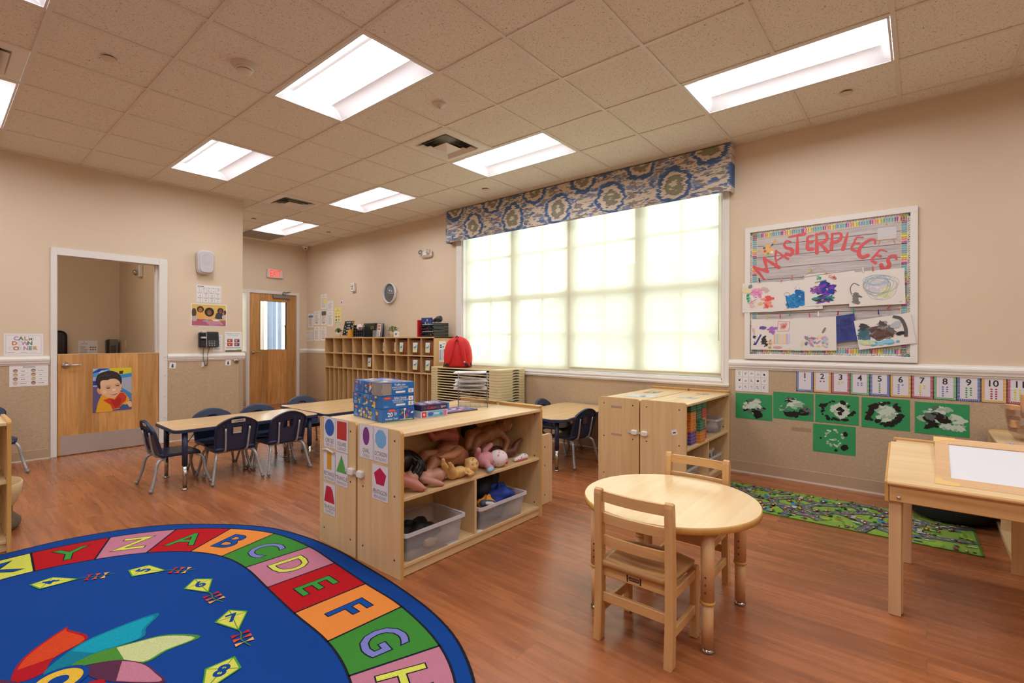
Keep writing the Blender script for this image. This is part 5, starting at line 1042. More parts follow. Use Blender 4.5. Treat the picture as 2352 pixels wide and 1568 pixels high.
# low panel behind the doll shelf (end of a bench unit)
t = thing('low_bench', 'low plywood unit end standing just behind the right end of the doll shelf', 'bench', (2.79, 2.16, 0)); fr = Fr((0, 0, 0), (1, 0, 0), (0, 0, 1), (0, -1, 0))
mb = M(); mb.prism(rrect(0, 0, .285, .522, .03, 4, (1, 1, 0, 0)), fr, -.018, 0, wood('bench_panel', 'D9BC93', 'C7A67A', 'Z'), ch=.002)
bp_ = mb.build('end_panel', t)
for x in (.13,):
    for z in (.43, .29, .07): mb = M(); mb.lathe((x+.06, -.0, z), [(.006, 0), (.005, .002), (0, .001)], SCREW, 10, T=Matrix.Rotation(pi/2, 3, 'X')); mb.build('screw', bp_)
mb = M(); mb.box(.005, .28, .018, .30, .27, .288, maple('X')); mb.build('seat', t); mb = M(); mb.prism(rrect(0, 0, .285, .522, .03, 4, (1, 1, 0, 0)), fr, -.32, -.302, maple('Z')); mb.build('end_panel', t); mb = M(); mb.box(.005, .28, .018, .302, .06, .078, maple('X')); mb.build('seat_rail', t)
# magnetic child-safety straps joining the unit ends
def strap(x, y, z, lab, tail):
    t = thing('safety_strap', lab, 'strap', (x, y, z)); TY = Matrix.Rotation(-pi/2, 3, 'Y')
    for s in (-1, 1):
        mb = M(); mb.prism(rrect(-.026, -.02, .026, .02, .012), Fr((0, s*.045, 0), (0, -1, 0), (0, 0, 1), (-1, 0, 0)), .001, .020, WHITE, ch=.005); mb.build('pad', t)
    mb = M(); mb.box(-.012, -.009, -.045, .045+tail, -.008, .008, mk_plastic('clear_strap', 'E8E4DE', .45)); mb.build('band', t)
strap(1.555, 2.43, .483, 'white plastic safety strap joining the ends of the doll shelf pair', .06)
strap(3.765, 1.77, .47, 'white plastic safety strap joining the ends of the brick shelf pair', .06)
# ---- shape cards on the ends
FE = Fr((1.555, 0, 0), (0, -1, 0), (0, 0, 1), (-1, 0, 0)); SC = col('E2E0E6', .3, var=0); TX = col('4A4A50', .5, var=0)
def shape(kind, c, en, es, extra=None):
    def f(d, w, h):
        cc = col(c, .4, var=0); x, y = w/2, h*.66
        if kind == 'ell': d.ell(x, y, extra[0], extra[1], cc, 32)
        elif kind == 'poly': d.poly([(x+a*w, y+b*h) for a, b in extra], cc)
        d.text(en, w/2, h*.235, .024, TX, 0, w=min(w*.93, len(en)*.0155)); d.text(es, w/2, h*.10, .017, col('77777C', .5, var=0), 0, w=min(w*.8, len(es)*.012))
        d.line([(.001, .001), (w-.001, .001), (w-.001, h-.001), (.001, h-.001)], .001, 'A8A6AE', True)
    return f
SH = [('blue CIRCLE card, top left on the left shelf end', 2.784, 2.652, .583, .765, shape('ell', '1F62B4', 'CIRCLE', 'CÍRCULO', (.051, .051))), ('red SQUARE card beside the circle card', 2.651, 2.517, .575, .764, shape('poly', 'C23434', 'SQUARE', 'CUADRADO', [(-.38, -.28), (.38, -.28), (.38, .28), (-.38, .28)])),
      ('yellow RECTANGLE card with a curled top under the circle card', 2.786, 2.655, .382, .566, shape('poly', 'D99A1E', 'RECTANGLE', 'RECTÁNGULO', [(-.19, -.28), (.19, -.28), (.19, .30), (-.19, .30)])), ('green TRIANGLE card under the square card', 2.652, 2.520, .377, .570, shape('poly', '54A950', 'TRIANGLE', 'TRIÁNGULO', [(-.42, -.26), (.42, -.26), (0, .28)])),
      ('red TRAPEZOID card, lowest on the left shelf end', 2.786, 2.652, .180, .368, shape('poly', 'BE1E36', 'TRAPEZOID', 'TRAPECIO', [(-.44, -.27), (.44, -.27), (.28, .12), (.12, .24), (-.26, .24)])), ('purple OVAL card at the top of the right shelf end', 2.404, 2.273, .577, .764, shape('ell', '7B3A86', 'OVAL', 'ÓVALO', (.031, .05))),
      ('light blue OCTAGON card at the top of the right shelf end', 2.271, 2.137, .577, .764, shape('poly', '77B4E4', 'OCTAGON', 'OCTÁGONO', [(.39*cos(pi/8+i*pi/4), .275*sin(pi/8+i*pi/4)) for i in range(8)])), ('crimson PENTAGON card below the octagon card', 2.281, 2.137, .372, .561, shape('poly', 'C0184C', 'PENTAGON', 'PENTÁGONO', [(.4*cos(pi/2+i*2*pi/5), .27*sin(pi/2+i*2*pi/5)) for i in range(5)]))]
for lab, l, r_, b, t_, f in SH: sheet(FE, 'shape_card', lab, 'card', -l, b, -r_, t_, f, SC, group='bilingual shape cards on the shelf ends', t=.0008)
mb = M(); mb.tube([(1.548, 2.786, .562), (1.543, 2.73, .575), (1.545, 2.66, .561)], .006, SC, 8); tag(mb.build('curled_paper'), 'curled white paper edge above the yellow rectangle card', 'paper')
sheet(Fr((3.765, 0, 0), (0, -1, 0), (0, 0, 1), (-1, 0, 0)), 'picture_sticker', 'torn white horse sticker on the right shelf end by the bricks', 'sticker', -1.50, .49, -1.455, .53, lambda d, w, h: d.blob(w*.5, h*.45, .012, .008, cm('4A4048'), R, .5), rot=radians(20))
for z in (.665, .43): sheet(Fr((3.765, 0, 0), (0, -1, 0), (0, 0, 1), (-1, 0, 0)), 'tape_strip', 'brown tape strip %s on the left shelf end by the bricks' % ('near the top' if z > .6 else 'lower down'), 'tape', -2.03, z-.008, -1.93, z+.01, None, col('B09A82', .5), t=.0004)
for x, y, w_, h_, c, lab in ((4.13, 1.93, .2, .24, 'C3D2DA', 'pale blue printed sheet taped on the top of the shelf nearer the window'), (4.52, 1.98, .2, .12, '8C8A84', 'dark photo sheet taped on the shelf top nearer the window'), (4.28, 1.56, .12, .16, 'A9BCB8', 'small sea-green picture taped on the brick shelf top'), (4.66, 1.56, .08, .1, '8F8878', 'small grey picture taped at the wall end of the brick shelf top')):
    sheet(F2(x, y, .7315), 'taped_sheet', lab, 'picture', -w_/2, -h_/2, w_/2, h_/2, lambda d, w, h, c=c: (d.blob(w*.5, h*.5, w*.3, h*.25, cm('D8D8D4'), R, .3), d.up().blob(w*.45, h*.4, w*.2, h*.12, cm('6C7C74'), R, .4)), col(c, .3), t=.0006, off=.0003)
sheet(F2(4.3, -.44, .5915), 'taped_sheet', 'clear label strip taped on the low shelf by the tub of blocks', 'label', -.1, -.02, .1, .02, lambda d, w, h: d.lines(.01, w-.01, .008, h-.008, 2, grey(), R), col('CDC4BC', .3), t=.0006, off=.0003)
# ---- cubby units against the wall
def cubby(y0, label):
    t = thing('cubby_unit', label, 'cubby', (4.525, y0, 0)); W, dp, e = 1.452, .365, .018; M1, M2 = mapled('Z'), mapled('Y')
    for y in (0, W-e): mb = M(); mb.box(0, dp, y, y+e, 0, 1.275, M1, .001); mb.build('side_panel', t)
    mb = M(); mb.box(-.004, dp, 0, W, 1.257, 1.275, M2, .002); mb.build('top_panel', t)
    for z in (1.013, .763, .065): mb = M(); mb.box(0, dp-.004, e, W-e, z-.018, z, M2, .001); mb.build('shelf_board', t)
    mb = M(); mb.box(.02, .035, e, W-e, 0, .047, M2); mb.build('plinth', t)
    mb = M(); mb.box(dp-.008, dp, e, W-e, .047, 1.257, mapled('Z')); mb.build('back_panel', t)
    for k in range(1, 5):
        y = W*k/5
        for z0, z1 in ((.763, .995), (1.013, 1.257)): mb = M(); mb.box(.002, dp-.008, y-.007, y+.007, z0, z1, M1); mb.build('divider', t)
    for k in range(1, 10): y = W*k/10; mb = M(); mb.box(.002, dp-.008, y-.006, y+.006, .065, .745, M1); mb.build('divider', t)
    return t
cubby(5.177, 'maple cubby unit with woven baskets, right of the pair'); cubby(6.631, 'maple cubby unit left of the pair, mostly empty, nearest the far corner')
# woven baskets with blue horse tags
BSK = woven('B8703E', '6A3A20', 240); TAG = col('D8E2D8', .5, var=0)
def basket0():
    t = thing('woven_basket', '', 'basket', (0, 0, 0), 0, 'woven baskets in the cubbies'); mb = M()
    mb.lathe((0, 0, 0), [(0, .003), (.112, 0), (.124, .04), (.132, .18), (.134, .205), (.126, .208), (.120, .17), (.108, .02), (0, .012)], BSK, 28, 1.05, .9, pw=.45); mb.build('body', t)
    mb = M(); mb.lathe((0, 0, 0), [(.126, .192), (.137, .196), (.137, .210), (.126, .212), (.124, .194)], woven('8A4C2C', '3E2010', 240), 28, 1.05, .9, pw=.45); mb.build('rim', t)
    f = Fr((-.143, 0, .11), (0, -1, 0), (.06, 0, 1), (-1, 0, 0)); mb = M(); mb.prism([(-.045, -.07), (.045, -.07), (.045, .07), (-.045, .07)], f, 0, .0015, TAG); d = D(f, mb, .0018); R = random.Random(3)
    d.rect(-.042, -.066, .042, -.02, cm('DDE0A8')); d.up()
    d.poly([(-.032, .0), (-.012, .012), (.012, .016), (.026, .036), (.034, .03), (.030, .022), (.024, .008), (.018, -.006), (.022, -.026), (.014, -.012), (.002, -.008), (-.012, -.008), (-.018, -.028), (-.02, -.006), (-.028, -.024), (-.024, -.004), (-.036, -.012)], cm('4F86AE')); d.up().line([(-.02, -.03), (.02, -.034)], .005, 'A8B850'); d.text('', 0, 0, .01, INK) if False else None
    mb.build('horse_tag', t); return t
bk = None
def cy(unit, k): return (5.177, 6.631)[unit]+1.452*(k+.5)/5
for u, k, z, dx, rz, lab in [(0, 0, 1.013, 0, 0, 'woven basket in the top row, rightmost cubby'), (0, 1, 1.013, 0, .1, 'woven basket in the top row, second cubby from the right, with straw poking out'), (0, 2, 1.013, .0, -.1, 'woven basket in the top row, third cubby from the right'), (0, 3, 1.013, .06, .5, 'woven basket turned sideways in the top row, fourth cubby from the right'), (0, 4, 1.013, .1, .1, 'woven basket pushed deep in the top row, fifth cubby from the right'),
        (0, 0, .763, 0, 0, 'woven basket in the second row, rightmost cubby above the cots'), (0, 1, .763, 0, .1, 'woven basket in the second row, second cubby from the right'), (1, 0, .763, .03, 0, 'woven basket in the second row of the left cubby unit')]:
    loc = (4.525+.148+dx, cy(u, k), z)
    if bk is None: bk = basket0(); bk.location = loc; bk['label'] = lab; bk.rotation_euler[2] = rz
    else: dup(bk, loc, rz, lab)
# things on top of the cubbies, z = 1.275
ZT = 1.275; LEAF = col('4F8A3C', .5, var=.2, vs=40); LEAF2 = col('3F7A38', .5, var=.2, vs=40); POTW = col('E6E3DE', .4)
def plant(loc, lab, pot, r, leaves, h, trail=False, seed=1, pr=.05, ph=.07):
    R = random.Random(seed); t = thing('potted_plant', lab, 'plant', loc); mb = M(); mb.lathe((0, 0, 0), [(pr*.75, 0), (pr, ph*.9), (pr, ph), (pr*.88, ph), (pr*.8, ph*.8), (0, ph*.8)], pot, 22); mb.build('pot', t); mb = M()
    for i in range(leaves):
        a = R.uniform(0, 6.28); q = R.uniform(.2, 1); x, y, z = r*q*cos(a), r*q*sin(a), ph+h*(R.uniform(.25, 1)*(1.15-q*.6))
        if trail and i % 9 == 0: x, y, z = -.02+R.uniform(-.01, .02), .05+.02*R.random(), ph-.01-R.uniform(0, .06)
        L = R.uniform(.016, .026)*(1.5 if trail else 1); wv = L*.45; d = V((cos(a), sin(a), R.uniform(-.3, .8))).normalized(); s = d.cross(V((0, 0, 1))).normalized(); p = V((x, y, z)); up = s.cross(d)
        mb.add([p, p+d*L*.5+s*wv+up*.002, p+d*L, p+d*L*.5-s*wv+up*.002, p+d*L*.5-up*.002], [(0, 1, 4), (1, 2, 4), (2, 3, 4), (3, 0, 4)], LEAF if i % 2 else LEAF2)
        if i % 4 == 0: mb.tube([(0, 0, ph*.8), (x*.5, y*.5, (ph+z)/2), tuple(p)], .0012, LEAF2, 4)
    mb.build('leaves', t)
plant((4.66, 7.86, ZT), 'tiny bushy green plant in a white cube pot at the far end of the cubbies', POTW, .05, 160, .085, False, 2, .046, .08)
plant((4.62, 6.24, ZT), 'trailing leafy plant in a beige pot in the middle of the cubby top', col('D9C4A8', .5), .075, 90, .09, True, 3, .055, .075)
t = thing('letter_board', 'small wood-framed black letter board on the cubby top', 'letter board', (4.60, 7.50, ZT)); f = Fr((0, 0, .018), (0, -1, 0), (.22, 0, .975), (-.975, 0, .22)); mb = M()
for b in ((-.15, .15, 0, .012), (-.15, .15, .263, .275), (-.15, -.138, .012, .263), (.138, .15, .012, .263)): mb.prism([(b[0], b[2]), (b[1], b[2]), (b[1], b[3]), (b[0], b[3])], f, -.006, .010, solid('Z'))
mb.build('frame', t); mb = M(); mb.prism([(-.138, .012), (.138, .012), (.138, .263), (-.138, .263)], f, -.004, .002, col('141315', .9, var=0)); mb.build('felt_panel', t)
d = D(f, z=.003)
for tx, x, y, h in (('WELCOME', -.03, .24, .018), ('TO', .09, .24, .018), ('BLUE', 0, .19, .02), ('HORSES', 0, .145, .02), ('ROOM', -.01, .095, .02), ('2025', 0, .04, .016)): d.text(tx, x, y, h, 'EDEDED', .02, sq=1.1)
for x, y in ((-.1, .17), (.1, .175), (-.1, .115), (-.095, .07), (.06, .12), (.08, .075)): d.ell(x, y, .010, .010, cm('EDEDED'), 10)
d.m.build('letters', t); mb = M(); mb.box(-.03, .01, -.16, .16, 0, .018, solid('Y'), .002); mb.build('stand', t)
t = thing('paper_cup', 'small yellow patterned box in front of the letter board', 'box', (4.545, 7.30, ZT)); mb = M(); mb.box(-.03, .03, -.042, .042, 0, .125, col('E8A62E', .5, var=.25, vs=60), .003); mb.build('body', t); d = D(Fr((-.0302, 0, 0), (0, -1, 0), (0, 0, 1), (-1, 0, 0))); R = random.Random(4)
for k in range(14): d.ell(R.uniform(-.035, .035), R.uniform(.01, .115), .006, .006, cm(R.choice(('F4D25A', 'D8861C'))), 8)
d.m.build('printed_pattern', t)
t = thing('plastic_basket', 'black slotted plastic basket on the cubby top', 'basket', (4.62, 7.03, ZT)); BP = col('1F1F20', .35, var=0); mb = M()
for s in (-1, 1):
    for k in range(6): y = -.15+.06*k; mb.box(s*.09-.004, s*.09+.004, y-.006, y+.006, .02, .15, BP)
for x in [-.06+.04*k for k in range(4)]: mb.box(x-.005, x+.005, -.154, -.146, .02, .15, BP)
for z in (0, .06, .105, .15): mb.box(-.094, -.086, -.154, .154, z, z+(.02 if z in (0,) else .010), BP); mb.box(.086, .094, -.154, .154, z, z+.012, BP); mb.box(-.094, .094, -.154, -.146, z, z+.012, BP)
mb.box(-.094, .094, .146, .154, 0, .2, BP); mb.box(-.09, .09, -.15, .15, 0, .006, BP); mb.build('body', t)
t = thing('file_box', 'black file box with a yellow label behind the slotted basket', 'box', (4.70, 6.97, ZT)); mb = M(); mb.box(-.09, .09, -.13, .17, .0, .22, col('2A2A2B', .4, var=0), .006); mb.build('body', t); mb = M(); mb.box(-.095, .095, -.135, .175, .205, .232, col('303031', .4, var=0), .004); mb.build('lid', t); mb = M(); mb.box(-.092, -.0905, -.10, -.02, .13, .17, col('C9A93A', .5)); mb.build('yellow_label', t)
bpy.data.objects['file_box'].location.x = 4.79
mb = M(); mb.ball((4.57, 7.06, ZT+.16), .055, col('E8D2CC', .6, var=.1), 16, sz=1.05); tag(mb.build('white_cap'), 'white round doll cap standing up out of the slotted basket', 'cap')
t = thing('brochure_holder', 'clear brochure holder with a leaflet beside the black basket', 'holder', (4.66, 6.66, ZT)); AC = mk_plastic('acrylic', 'EDEAEA', .8); mb = M(); f = Fr((0, 0, 0), (0, -1, 0), (.15, 0, 1), (-1, 0, 0)); mb.prism([(-.10, 0), (.06, 0), (.06, .27), (-.10, .27)], f, -.004, 0, AC); mb.box(-.05, 0, -.062, .10, 0, .004, AC); mb.box(-.052, -.048, -.062, .10, 0, .11, AC); mb.build('holder', t)
mb = M(); f = Fr((-.012, .01, .006), (0, -1, 0), (.15, 0, 1), (-1, 0, 0)); mb.prism([(-.045, 0), (.045, 0), (.045, .20), (-.045, .20)], f, 0, .003, PAPER); d = D(f, mb, .0033); d.rect(-.035, .11, .035, .19, cm('B8583C')); d.up().blob(0, .15, .02, .02, cm('E8C8B0'), R); d.lines(-.035, .035, .02, .09, 5, grey('AAA8A8'), R); mb.build('leaflet', t)
t = thing('desk_sign', 'tiny white sign block beside the trailing plant', 'sign', (4.56, 6.07, ZT)); mb = M(); mb.box(-.012, .012, -.06, .06, 0, .085, WHITE, .003); d = D(Fr((-.0125, 0, 0), (0, -1, 0), (0, 0, 1), (-1, 0, 0)), mb); d.rect(-.02, .03, .02, .06, cm('5C7C9C')); mb.build('block', t)
t = thing('red_folder', 'red folder standing beside the flowered folder on the cubby top', 'folder', (4.66, 5.56, ZT)); mb = M(); mb.box(-.12, .12, -.012, .012, 0, .245, col('C8202C', .4), .005); mb.build('cover', t)
t = thing('flowered_folder', 'dark blue folder printed with bright flowers on the cubby top', 'folder', (4.60, 5.42, ZT)); mb = M(); mb.box(-.01, .01, -.11, .115, 0, .275, col('24407E', .4), .003); mb.build('cover', t)
d = D(Fr((-.0102, 0, 0), (0, -1, 0), (0, 0, 1), (-1, 0, 0))); R = random.Random(21)
for k in range(46):
    x, y = R.uniform(-.1, .1), R.uniform(.02, .26); d.up(.4).blob(x, y, R.uniform(.006, .018), R.uniform(.006, .018), cm(R.choice(('E8D23C', '3C8C4C', 'E06C8C', 'D8E4F0', '4C84C8', 'C83C3C', 'E89C3C', '1C2C5C'))), R, .3, 10)
d.m.build('flower_print', t)
t = thing('letter_tray_stack', 'black stack of letter trays loaded with papers on the cubby top', 'letter tray', (4.68, 5.20, ZT)); 
for k in range(4):
    mb = M(); z = .005+.05*k; mb.box(-.15, .13, -.0, .26, z, z+.004, BP); mb.box(-.15, -.146, 0, .26, z, z+.018, BP); mb.box(.126, .13, 0, .26, z, z+.045, BP); mb.box(-.15, .13, 0, .004, z, z+.045, BP); mb.box(-.15, .13, .256, .26, z, z+.045, BP); mb.build('tray', t)
mb = M()
for k in range(4): mb.box(-.14, .12, .01, .25, .010+.05*k, .022+.05*k+.006*(k % 2), col(('C8CCD8', 'E4DCDC', '8CA8D0', 'D8D8D8')[k], .6))
mb.build('paper_stack', t)
mb = M(); R = random.Random(6)
for k in range(7): mb.tube([(4.66+R.uniform(-.06, .06), 5.24+.02*k, ZT+.225), (4.66+R.uniform(-.06, .06), 5.27+.02*k, ZT+.25)], .016, BP, 8, rnd=True)
tag(mb.build('hole_punch'), 'black hole punch and staplers heaped on the letter trays', 'hole punch')
t = thing('sealed_pouch', 'crumpled black pouch on top of the letter trays', 'pouch', (4.66, 5.19, ZT+.205)); mb = M(); mb.ball((0, .05, .045), .06, BP, 14, .8, 1.1, .75); mb.ball((0, .02, .06), .035, BP, 12); mb.build('body', t)
# page taped on the cubby end panel
sheet(Fr((0, 5.177, 0), (1, 0, 0), (0, 0, 1), (0, -1, 0)), 'calendar_page', 'white calendar page with blue blocks taped on the cubby end', 'page', 4.61, .92, 4.74, 1.215, lambda d, w, h: [d.rect(w*x, h*y, w*(x+a), h*(y+b), cm(c)) for x, y, a, b, c in ((.1, .78, .3, .06, '2C6C9C'), (.5, .86, .35, .03, '6C8CB8'), (.1, .68, .35, .07, '2C6C9C'), (.55, .7, .2, .06, '4C84A8'), (.1, .1, .12, .5, '5C6CA8'), (.3, .1, .3, .5, 'C4CCE4'), (.68, .42, .15, .2, '3C7C9C'))])
# ---- nap cots stack and backpack
COT = col('D8C698', .45, var=.03); COTF = col('B09A70', .8)
def cot0():
    t = thing('nap_cot', '', 'cot', (0, 0, 0), 0, 'beige nap cots stacked by the window'); W, L, h = .53, 1.25, .034
    for s in (0, 1):
        mb = M(); y0, y1 = (0, .16) if s == 0 else (L-.16, L)
        o = rrect(-W/2, y0, W/2, y1, .06, 5, (0, 0, 1, 1) if s == 0 else (1, 1, 0, 0)); mb.prism(o, FG, .002, h-.001, COT, ch=.004)
        q = y0 if s == 0 else y1; e = -.0008 if s == 0 else .0008
        mb.add([(a, q+e, b) for a, b in [(.05+.07*cos(u), .008+.016*sin(u)) for u in [pi*i/8 for i in range(9)]]], [tuple(range(9))[::(1 if s == 0 else -1)]], BLACK)
        mb.build('end_frame', t)
    for s in (-1, 1): mb = M(); mb.box(s*(W/2-.014)-.012, s*(W/2-.014)+.012, .15, L-.15, h-.017, h-.004, COT, .003); mb.build('side_rail', t)
    mb = M(); mb.box(-W/2+.03, W/2-.03, .13, L-.13, h-.014, h-.011, COTF); mb.build('sleeping_sheet', t); return t
ct = None; CX, CY0 = 4.615, 3.825
for k in range(25):
    z = .03+.0338*k; lab = 'topmost beige nap cot, the one carrying the red backpack' if k == 24 else 'beige nap cot in the stack under the red backpack, below the topmost one'
    if ct is None: ct = cot0(); ct.location = (CX, CY0, z); ct['label'] = lab
    else: dup(ct, (CX, CY0, z), 0, lab)
t = thing('cot_dolly', 'rolling base under the stack of beige nap cots', 'dolly', (CX, CY0, 0)); mb = M(); mb.box(-.25, .25, .05, 1.2, .022, .031, COT); mb.build('deck', t)
for x in (-.22, .22):
    for y in (.1, 1.15): mb = M(); mb.tube([(x-.01, y, .011), (x+.01, y, .011)], .011, BLACK, 10); mb.build('wheel', t)
t = thing('backpack', 'red backpack sitting on the stack of nap cots', 'backpack', (4.53, 4.72, .03+.0338*24+.034)); RD = col('D8262C', .55, var=.06, vs=14); RB = bpy.data.materials; a_ = radians(36); t.rotation_euler[2] = a_
fb = Fr((0, 0, 0), (0, -1, 0), (0, 0, 1), (-1, 0, 0))
o = cr([(-.17, .03), (-.155, 0), (0, -.004), (.155, 0), (.17, .03), (.185, .12), (.165, .26), (.11, .36), (0, .40), (-.11, .36), (-.165, .26), (-.185, .12), (-.17, .03)], 4)[:-1]
mb = M(); n = len(o); vs = []; prof = [(.0, .90), (.03, 1), (.10, 1.03), (.16, .95), (.19, .75)]
for dd, k in prof: vs += [fb.p(a*k, .19+(b-.19)*k, -dd+.03) for a, b in o]
fs = [(r*n+i, (r+1)*n+i, (r+1)*n+(i+1) % n, r*n+(i+1) % n) for r in range(4) for i in range(n)]+[tuple(range(n)), tuple(4*n+n-1-i for i in range(n))]; mb.add(vs, fs, RD, True); mb.build('bag_body', t)
for s in (-1, 1):
    mb = M(); P_ = cr3([(-.035, s*.03, .385), (-.062, s*.055, .33), (-.068, s*.085, .20), (-.055, s*.11, .09), (-.035, s*.14, .03)], 6); L = []
    for i, p in enumerate(P_): wv = .034-.010*i/len(P_); L += [p+V((0, -wv, 0)), p+V((-.010, -wv*.6, 0)), p+V((-.010, wv*.6, 0)), p+V((0, wv, 0))]
    k = len(P_); mb.add(L, [(4*i+j, 4*i+4+j, 4*i+5+j, 4*i+1+j) for i in range(k-1) for j in range(3)], RD, True); mb.build('shoulder_strap', t)
    mb = M(); mb.tube([(-.04, s*.135, .04), (-.05, s*.17, .01), (0, s*.185, .005), (.03, s*.18, .06)], .008, BP, 6); mb.box(-.055, -.03, s*.13-.02, s*.13+.02, .012, .05, BP, .004); mb.build('strap_webbing', t)
mb = M(); mb.tube([(-.035, -.025, .375), (-.05, -.022, .35), (-.05, .022, .35), (-.035, .025, .375)], .006, BP, 6); mb.tube([(-.035, -.02, .39), (-.05, 0, .41), (-.035, .02, .39)], .007, BP, 6); mb.build('grab_handle', t)
mb = M(); mb.lathe((-.066, -.105, .07), [(.014, 0), (.012, .004), (0, .005)], col('C8B8B8', .3), 14, T=Matrix.Rotation(-pi/2, 3, 'Y')); mb.build('round_badge', t)
# ---- puzzle boxes on the doll shelf
ZU = H-.014; BL = col('1C6AB8', .35, var=.03); TORN = col('C8B8A8', .7, var=.15, vs=20)
def pbox(z, title, seed, lab, second, dx=0, dy=0, rot=0, art='blocks'):
    t = thing('puzzle_box', lab, 'puzzle box', (1.695+dx, 2.39+dy, z), radians(-8)+rot, 'blue floor puzzle boxes stacked on the doll shelf'); R = random.Random(seed); w, L, h = .212, .385, .0755
    mb = M(); mb.box(0, w, 0, L, 0, h, BL, .0015); mb.build('carton', t)
    # long face (towards the room, x=0) and short face (y=0) plus a picture lid
    f1 = Fr((0, L, 0), (0, -1, 0), (0, 0, 1), (-1, 0, 0)); d = D(f1); OV = col('D8342C', .3, var=0); wt = cm('E8ECF2')
    d.rect(.01, .006, .07, h-.006, BL); d.text(second, .035, .038, .018 if second else .01, wt, .02); d.ell(.038, .062, .024, .009, OV); d.up().ell(.038, .062, .020, .0065, cm('EFE4E0'), 16).up().ell(.038, .062, .018, .0055, OV, 16).up().text('Melissa & Doug', .038, .062, .0045, wt, w=.028); d.lines(.015, .065, .006, .026, 3, wt, R, .25)
    for k in range(34):
        x, y = R.uniform(.085, .325), R.uniform(.008, h-.008); d.up(.3).blob(x, y, R.uniform(.006, .018), R.uniform(.004, .012), cm(R.choice(('C8B49C', '4C5C4C', '8C3C34', 'D8D0C4', '3C3C44', 'C87C3C', '6C8CB0', 'B8A890', 'E0C04C'))), R, .3, 9)
    d.up(3).poly([(.10, 0), (.135, 0), (.15, h), (.115, h)] if art != 'train' else [(.25, 0), (.30, 0), (.31, h), (.27, h)], col('1F78C4', .25, var=0)); d.m.build('side_print', t)
    f2 = Fr((0, 0, 0), (1, 0, 0), (0, 0, 1), (0, -1, 0)); d = D(f2)
    if art == 'train':
        d.text('20', .05, .043, .024, wt, .03); d.lines(.075, .1, .035, .058, 3, wt, R, .35); d.text(title, .06, .018, .012, wt, .015, w=.08); d.ell(.062, .066, .027, .008, OV); d.up().text('Melissa & Doug', .062, .066, .0045, wt, w=.035)
        d.rect(.11, .006, .205, h-.004, cm('2448A0')); d.up()
        for k in range(16): d.blob(R.uniform(.115, .2), R.uniform(.01, .07), .008, .006, cm(R.choice(('E8E8EC', 'D8843C', '3C8C4C', 'C8442C', '7C50A0'))), R, .3, 9).up(.3)
        d.line([(.112, .01), (.2, .006)], .003, wt); d.line([(.145, .006), (.145, .07)], .003, wt); d.rect(0, 0, w, .005, cm('5C8C3C'))
    else:
        d.text(title, .115, .061, .0125, wt, .015); d.text('24 PIECE FLOOR PUZZLE', .115, .047, .0085, wt, .01, w=.105); d.lines(.07, .16, .031, .04, 2, wt, R, .3); d.rect(.088, .014, .15, .025, wt); d.rect(.172, .012, .206, .036, wt); d.up(); [d.rect(.180+.003*k, .016, .1815+.003*k, .032, INK) for k in range(6)]
        if art == 'safari': d.ell(.032, .062, .027, .009, OV); d.up().text('Melissa & Doug', .032, .062, .0045, wt, w=.035); d.rect(.172, .042, .204, .066, wt); d.up().rect(.18, .048, .196, .06, cm('D8A090'))
        else: d.blob(.03, .04, .028, .03, cm('B8C0CC'), R, .2).up().blob(.02, .03, .02, .025, cm('D0C4BC'), R, .3)
        d.lines(.008, .05, .008, .02, 2, cm('9CC4E8'), R, .3)
    d.m.build('front_print', t)
    f3 = Fr((0, 0, h), (1, 0, 0), (0, 1, 0), (0, 0, 1)); d = D(f3)
    for k in range(50): d.up(.3).blob(R.uniform(.02, w-.02), R.uniform(.02, L-.02), R.uniform(.01, .03), R.uniform(.008, .02), cm(R.choice(('D8D0C4', 'E8E4E0', '7C94C8', 'C8A850', 'E0C8A8', 'A84C44', '4C7C8C'))), R, .3, 9)
    d.m.build('lid_print', t)
    return t
pbox(ZU, 'Number Train', 1, 'bottom blue puzzle box of the stack, lettered Number Train', '20', art='train'); pbox(ZU+.0768, 'Safari Social', 2, 'middle blue puzzle box of the stack, lettered Safari Social', '24', .003, .002, .015, 'safari'); tb = pbox(ZU+.1536, 'Traffic Jam', 3, 'top blue puzzle box of the stack, its corner mended with clear tape', '24', .0, .004, -.02, 'traffic')
mb = M(); mb.prism([(-.002, -.002), (.07, -.002), (.045, .11), (-.002, .14)], Fr((0, 0, .0765), (1, 0, 0), (0, 1, 0), (0, 0, 1)), 0, .0006, mk_plastic('tape', 'E6E0DA', .72)); mb.box(-.0016, -.0008, 0, .13, .0, .074, mk_plastic('tape2', 'E0D8D2', .68)); mb.box(0, .06, -.0016, -.0008, .004, .072, mk_plastic('tape3', 'E0D8D2', .68)); mb.build('clear_tape', tb)
def gbox(z, lab, c, dx, w, L, h, fn, name='puzzle_box'):
    t = thing(name, lab, 'box', (1.945+dx, 2.345, z), radians(-6)); mb = M(); mb.box(0, w, 0, L, 0, h, col(c, .35), .001); mb.build('carton', t); f = Fr((0, 0, 0), (1, 0, 0), (0, 0, 1), (0, -1, 0)); d = D(f); fn(d, w, h); d.m.build('front_print', t)
    d = D(Fr((0, 0, h), (1, 0, 0), (0, 1, 0), (0, 0, 1))); R = random.Random(int(z*1000)); [d.up(.3).blob(R.uniform(.02, w-.02), R.uniform(.02, L-.02), R.uniform(.008, .02), R.uniform(.008, .016), cm(R.choice(('9C7CB0', 'C87CA0', '5C4C8C', 'D8B0A0', 'B8A0C8', 'E0C8B0', '6C9CB8'))), R, .3, 9) for k in range(40)]; d.m.build('lid_print', t); return t
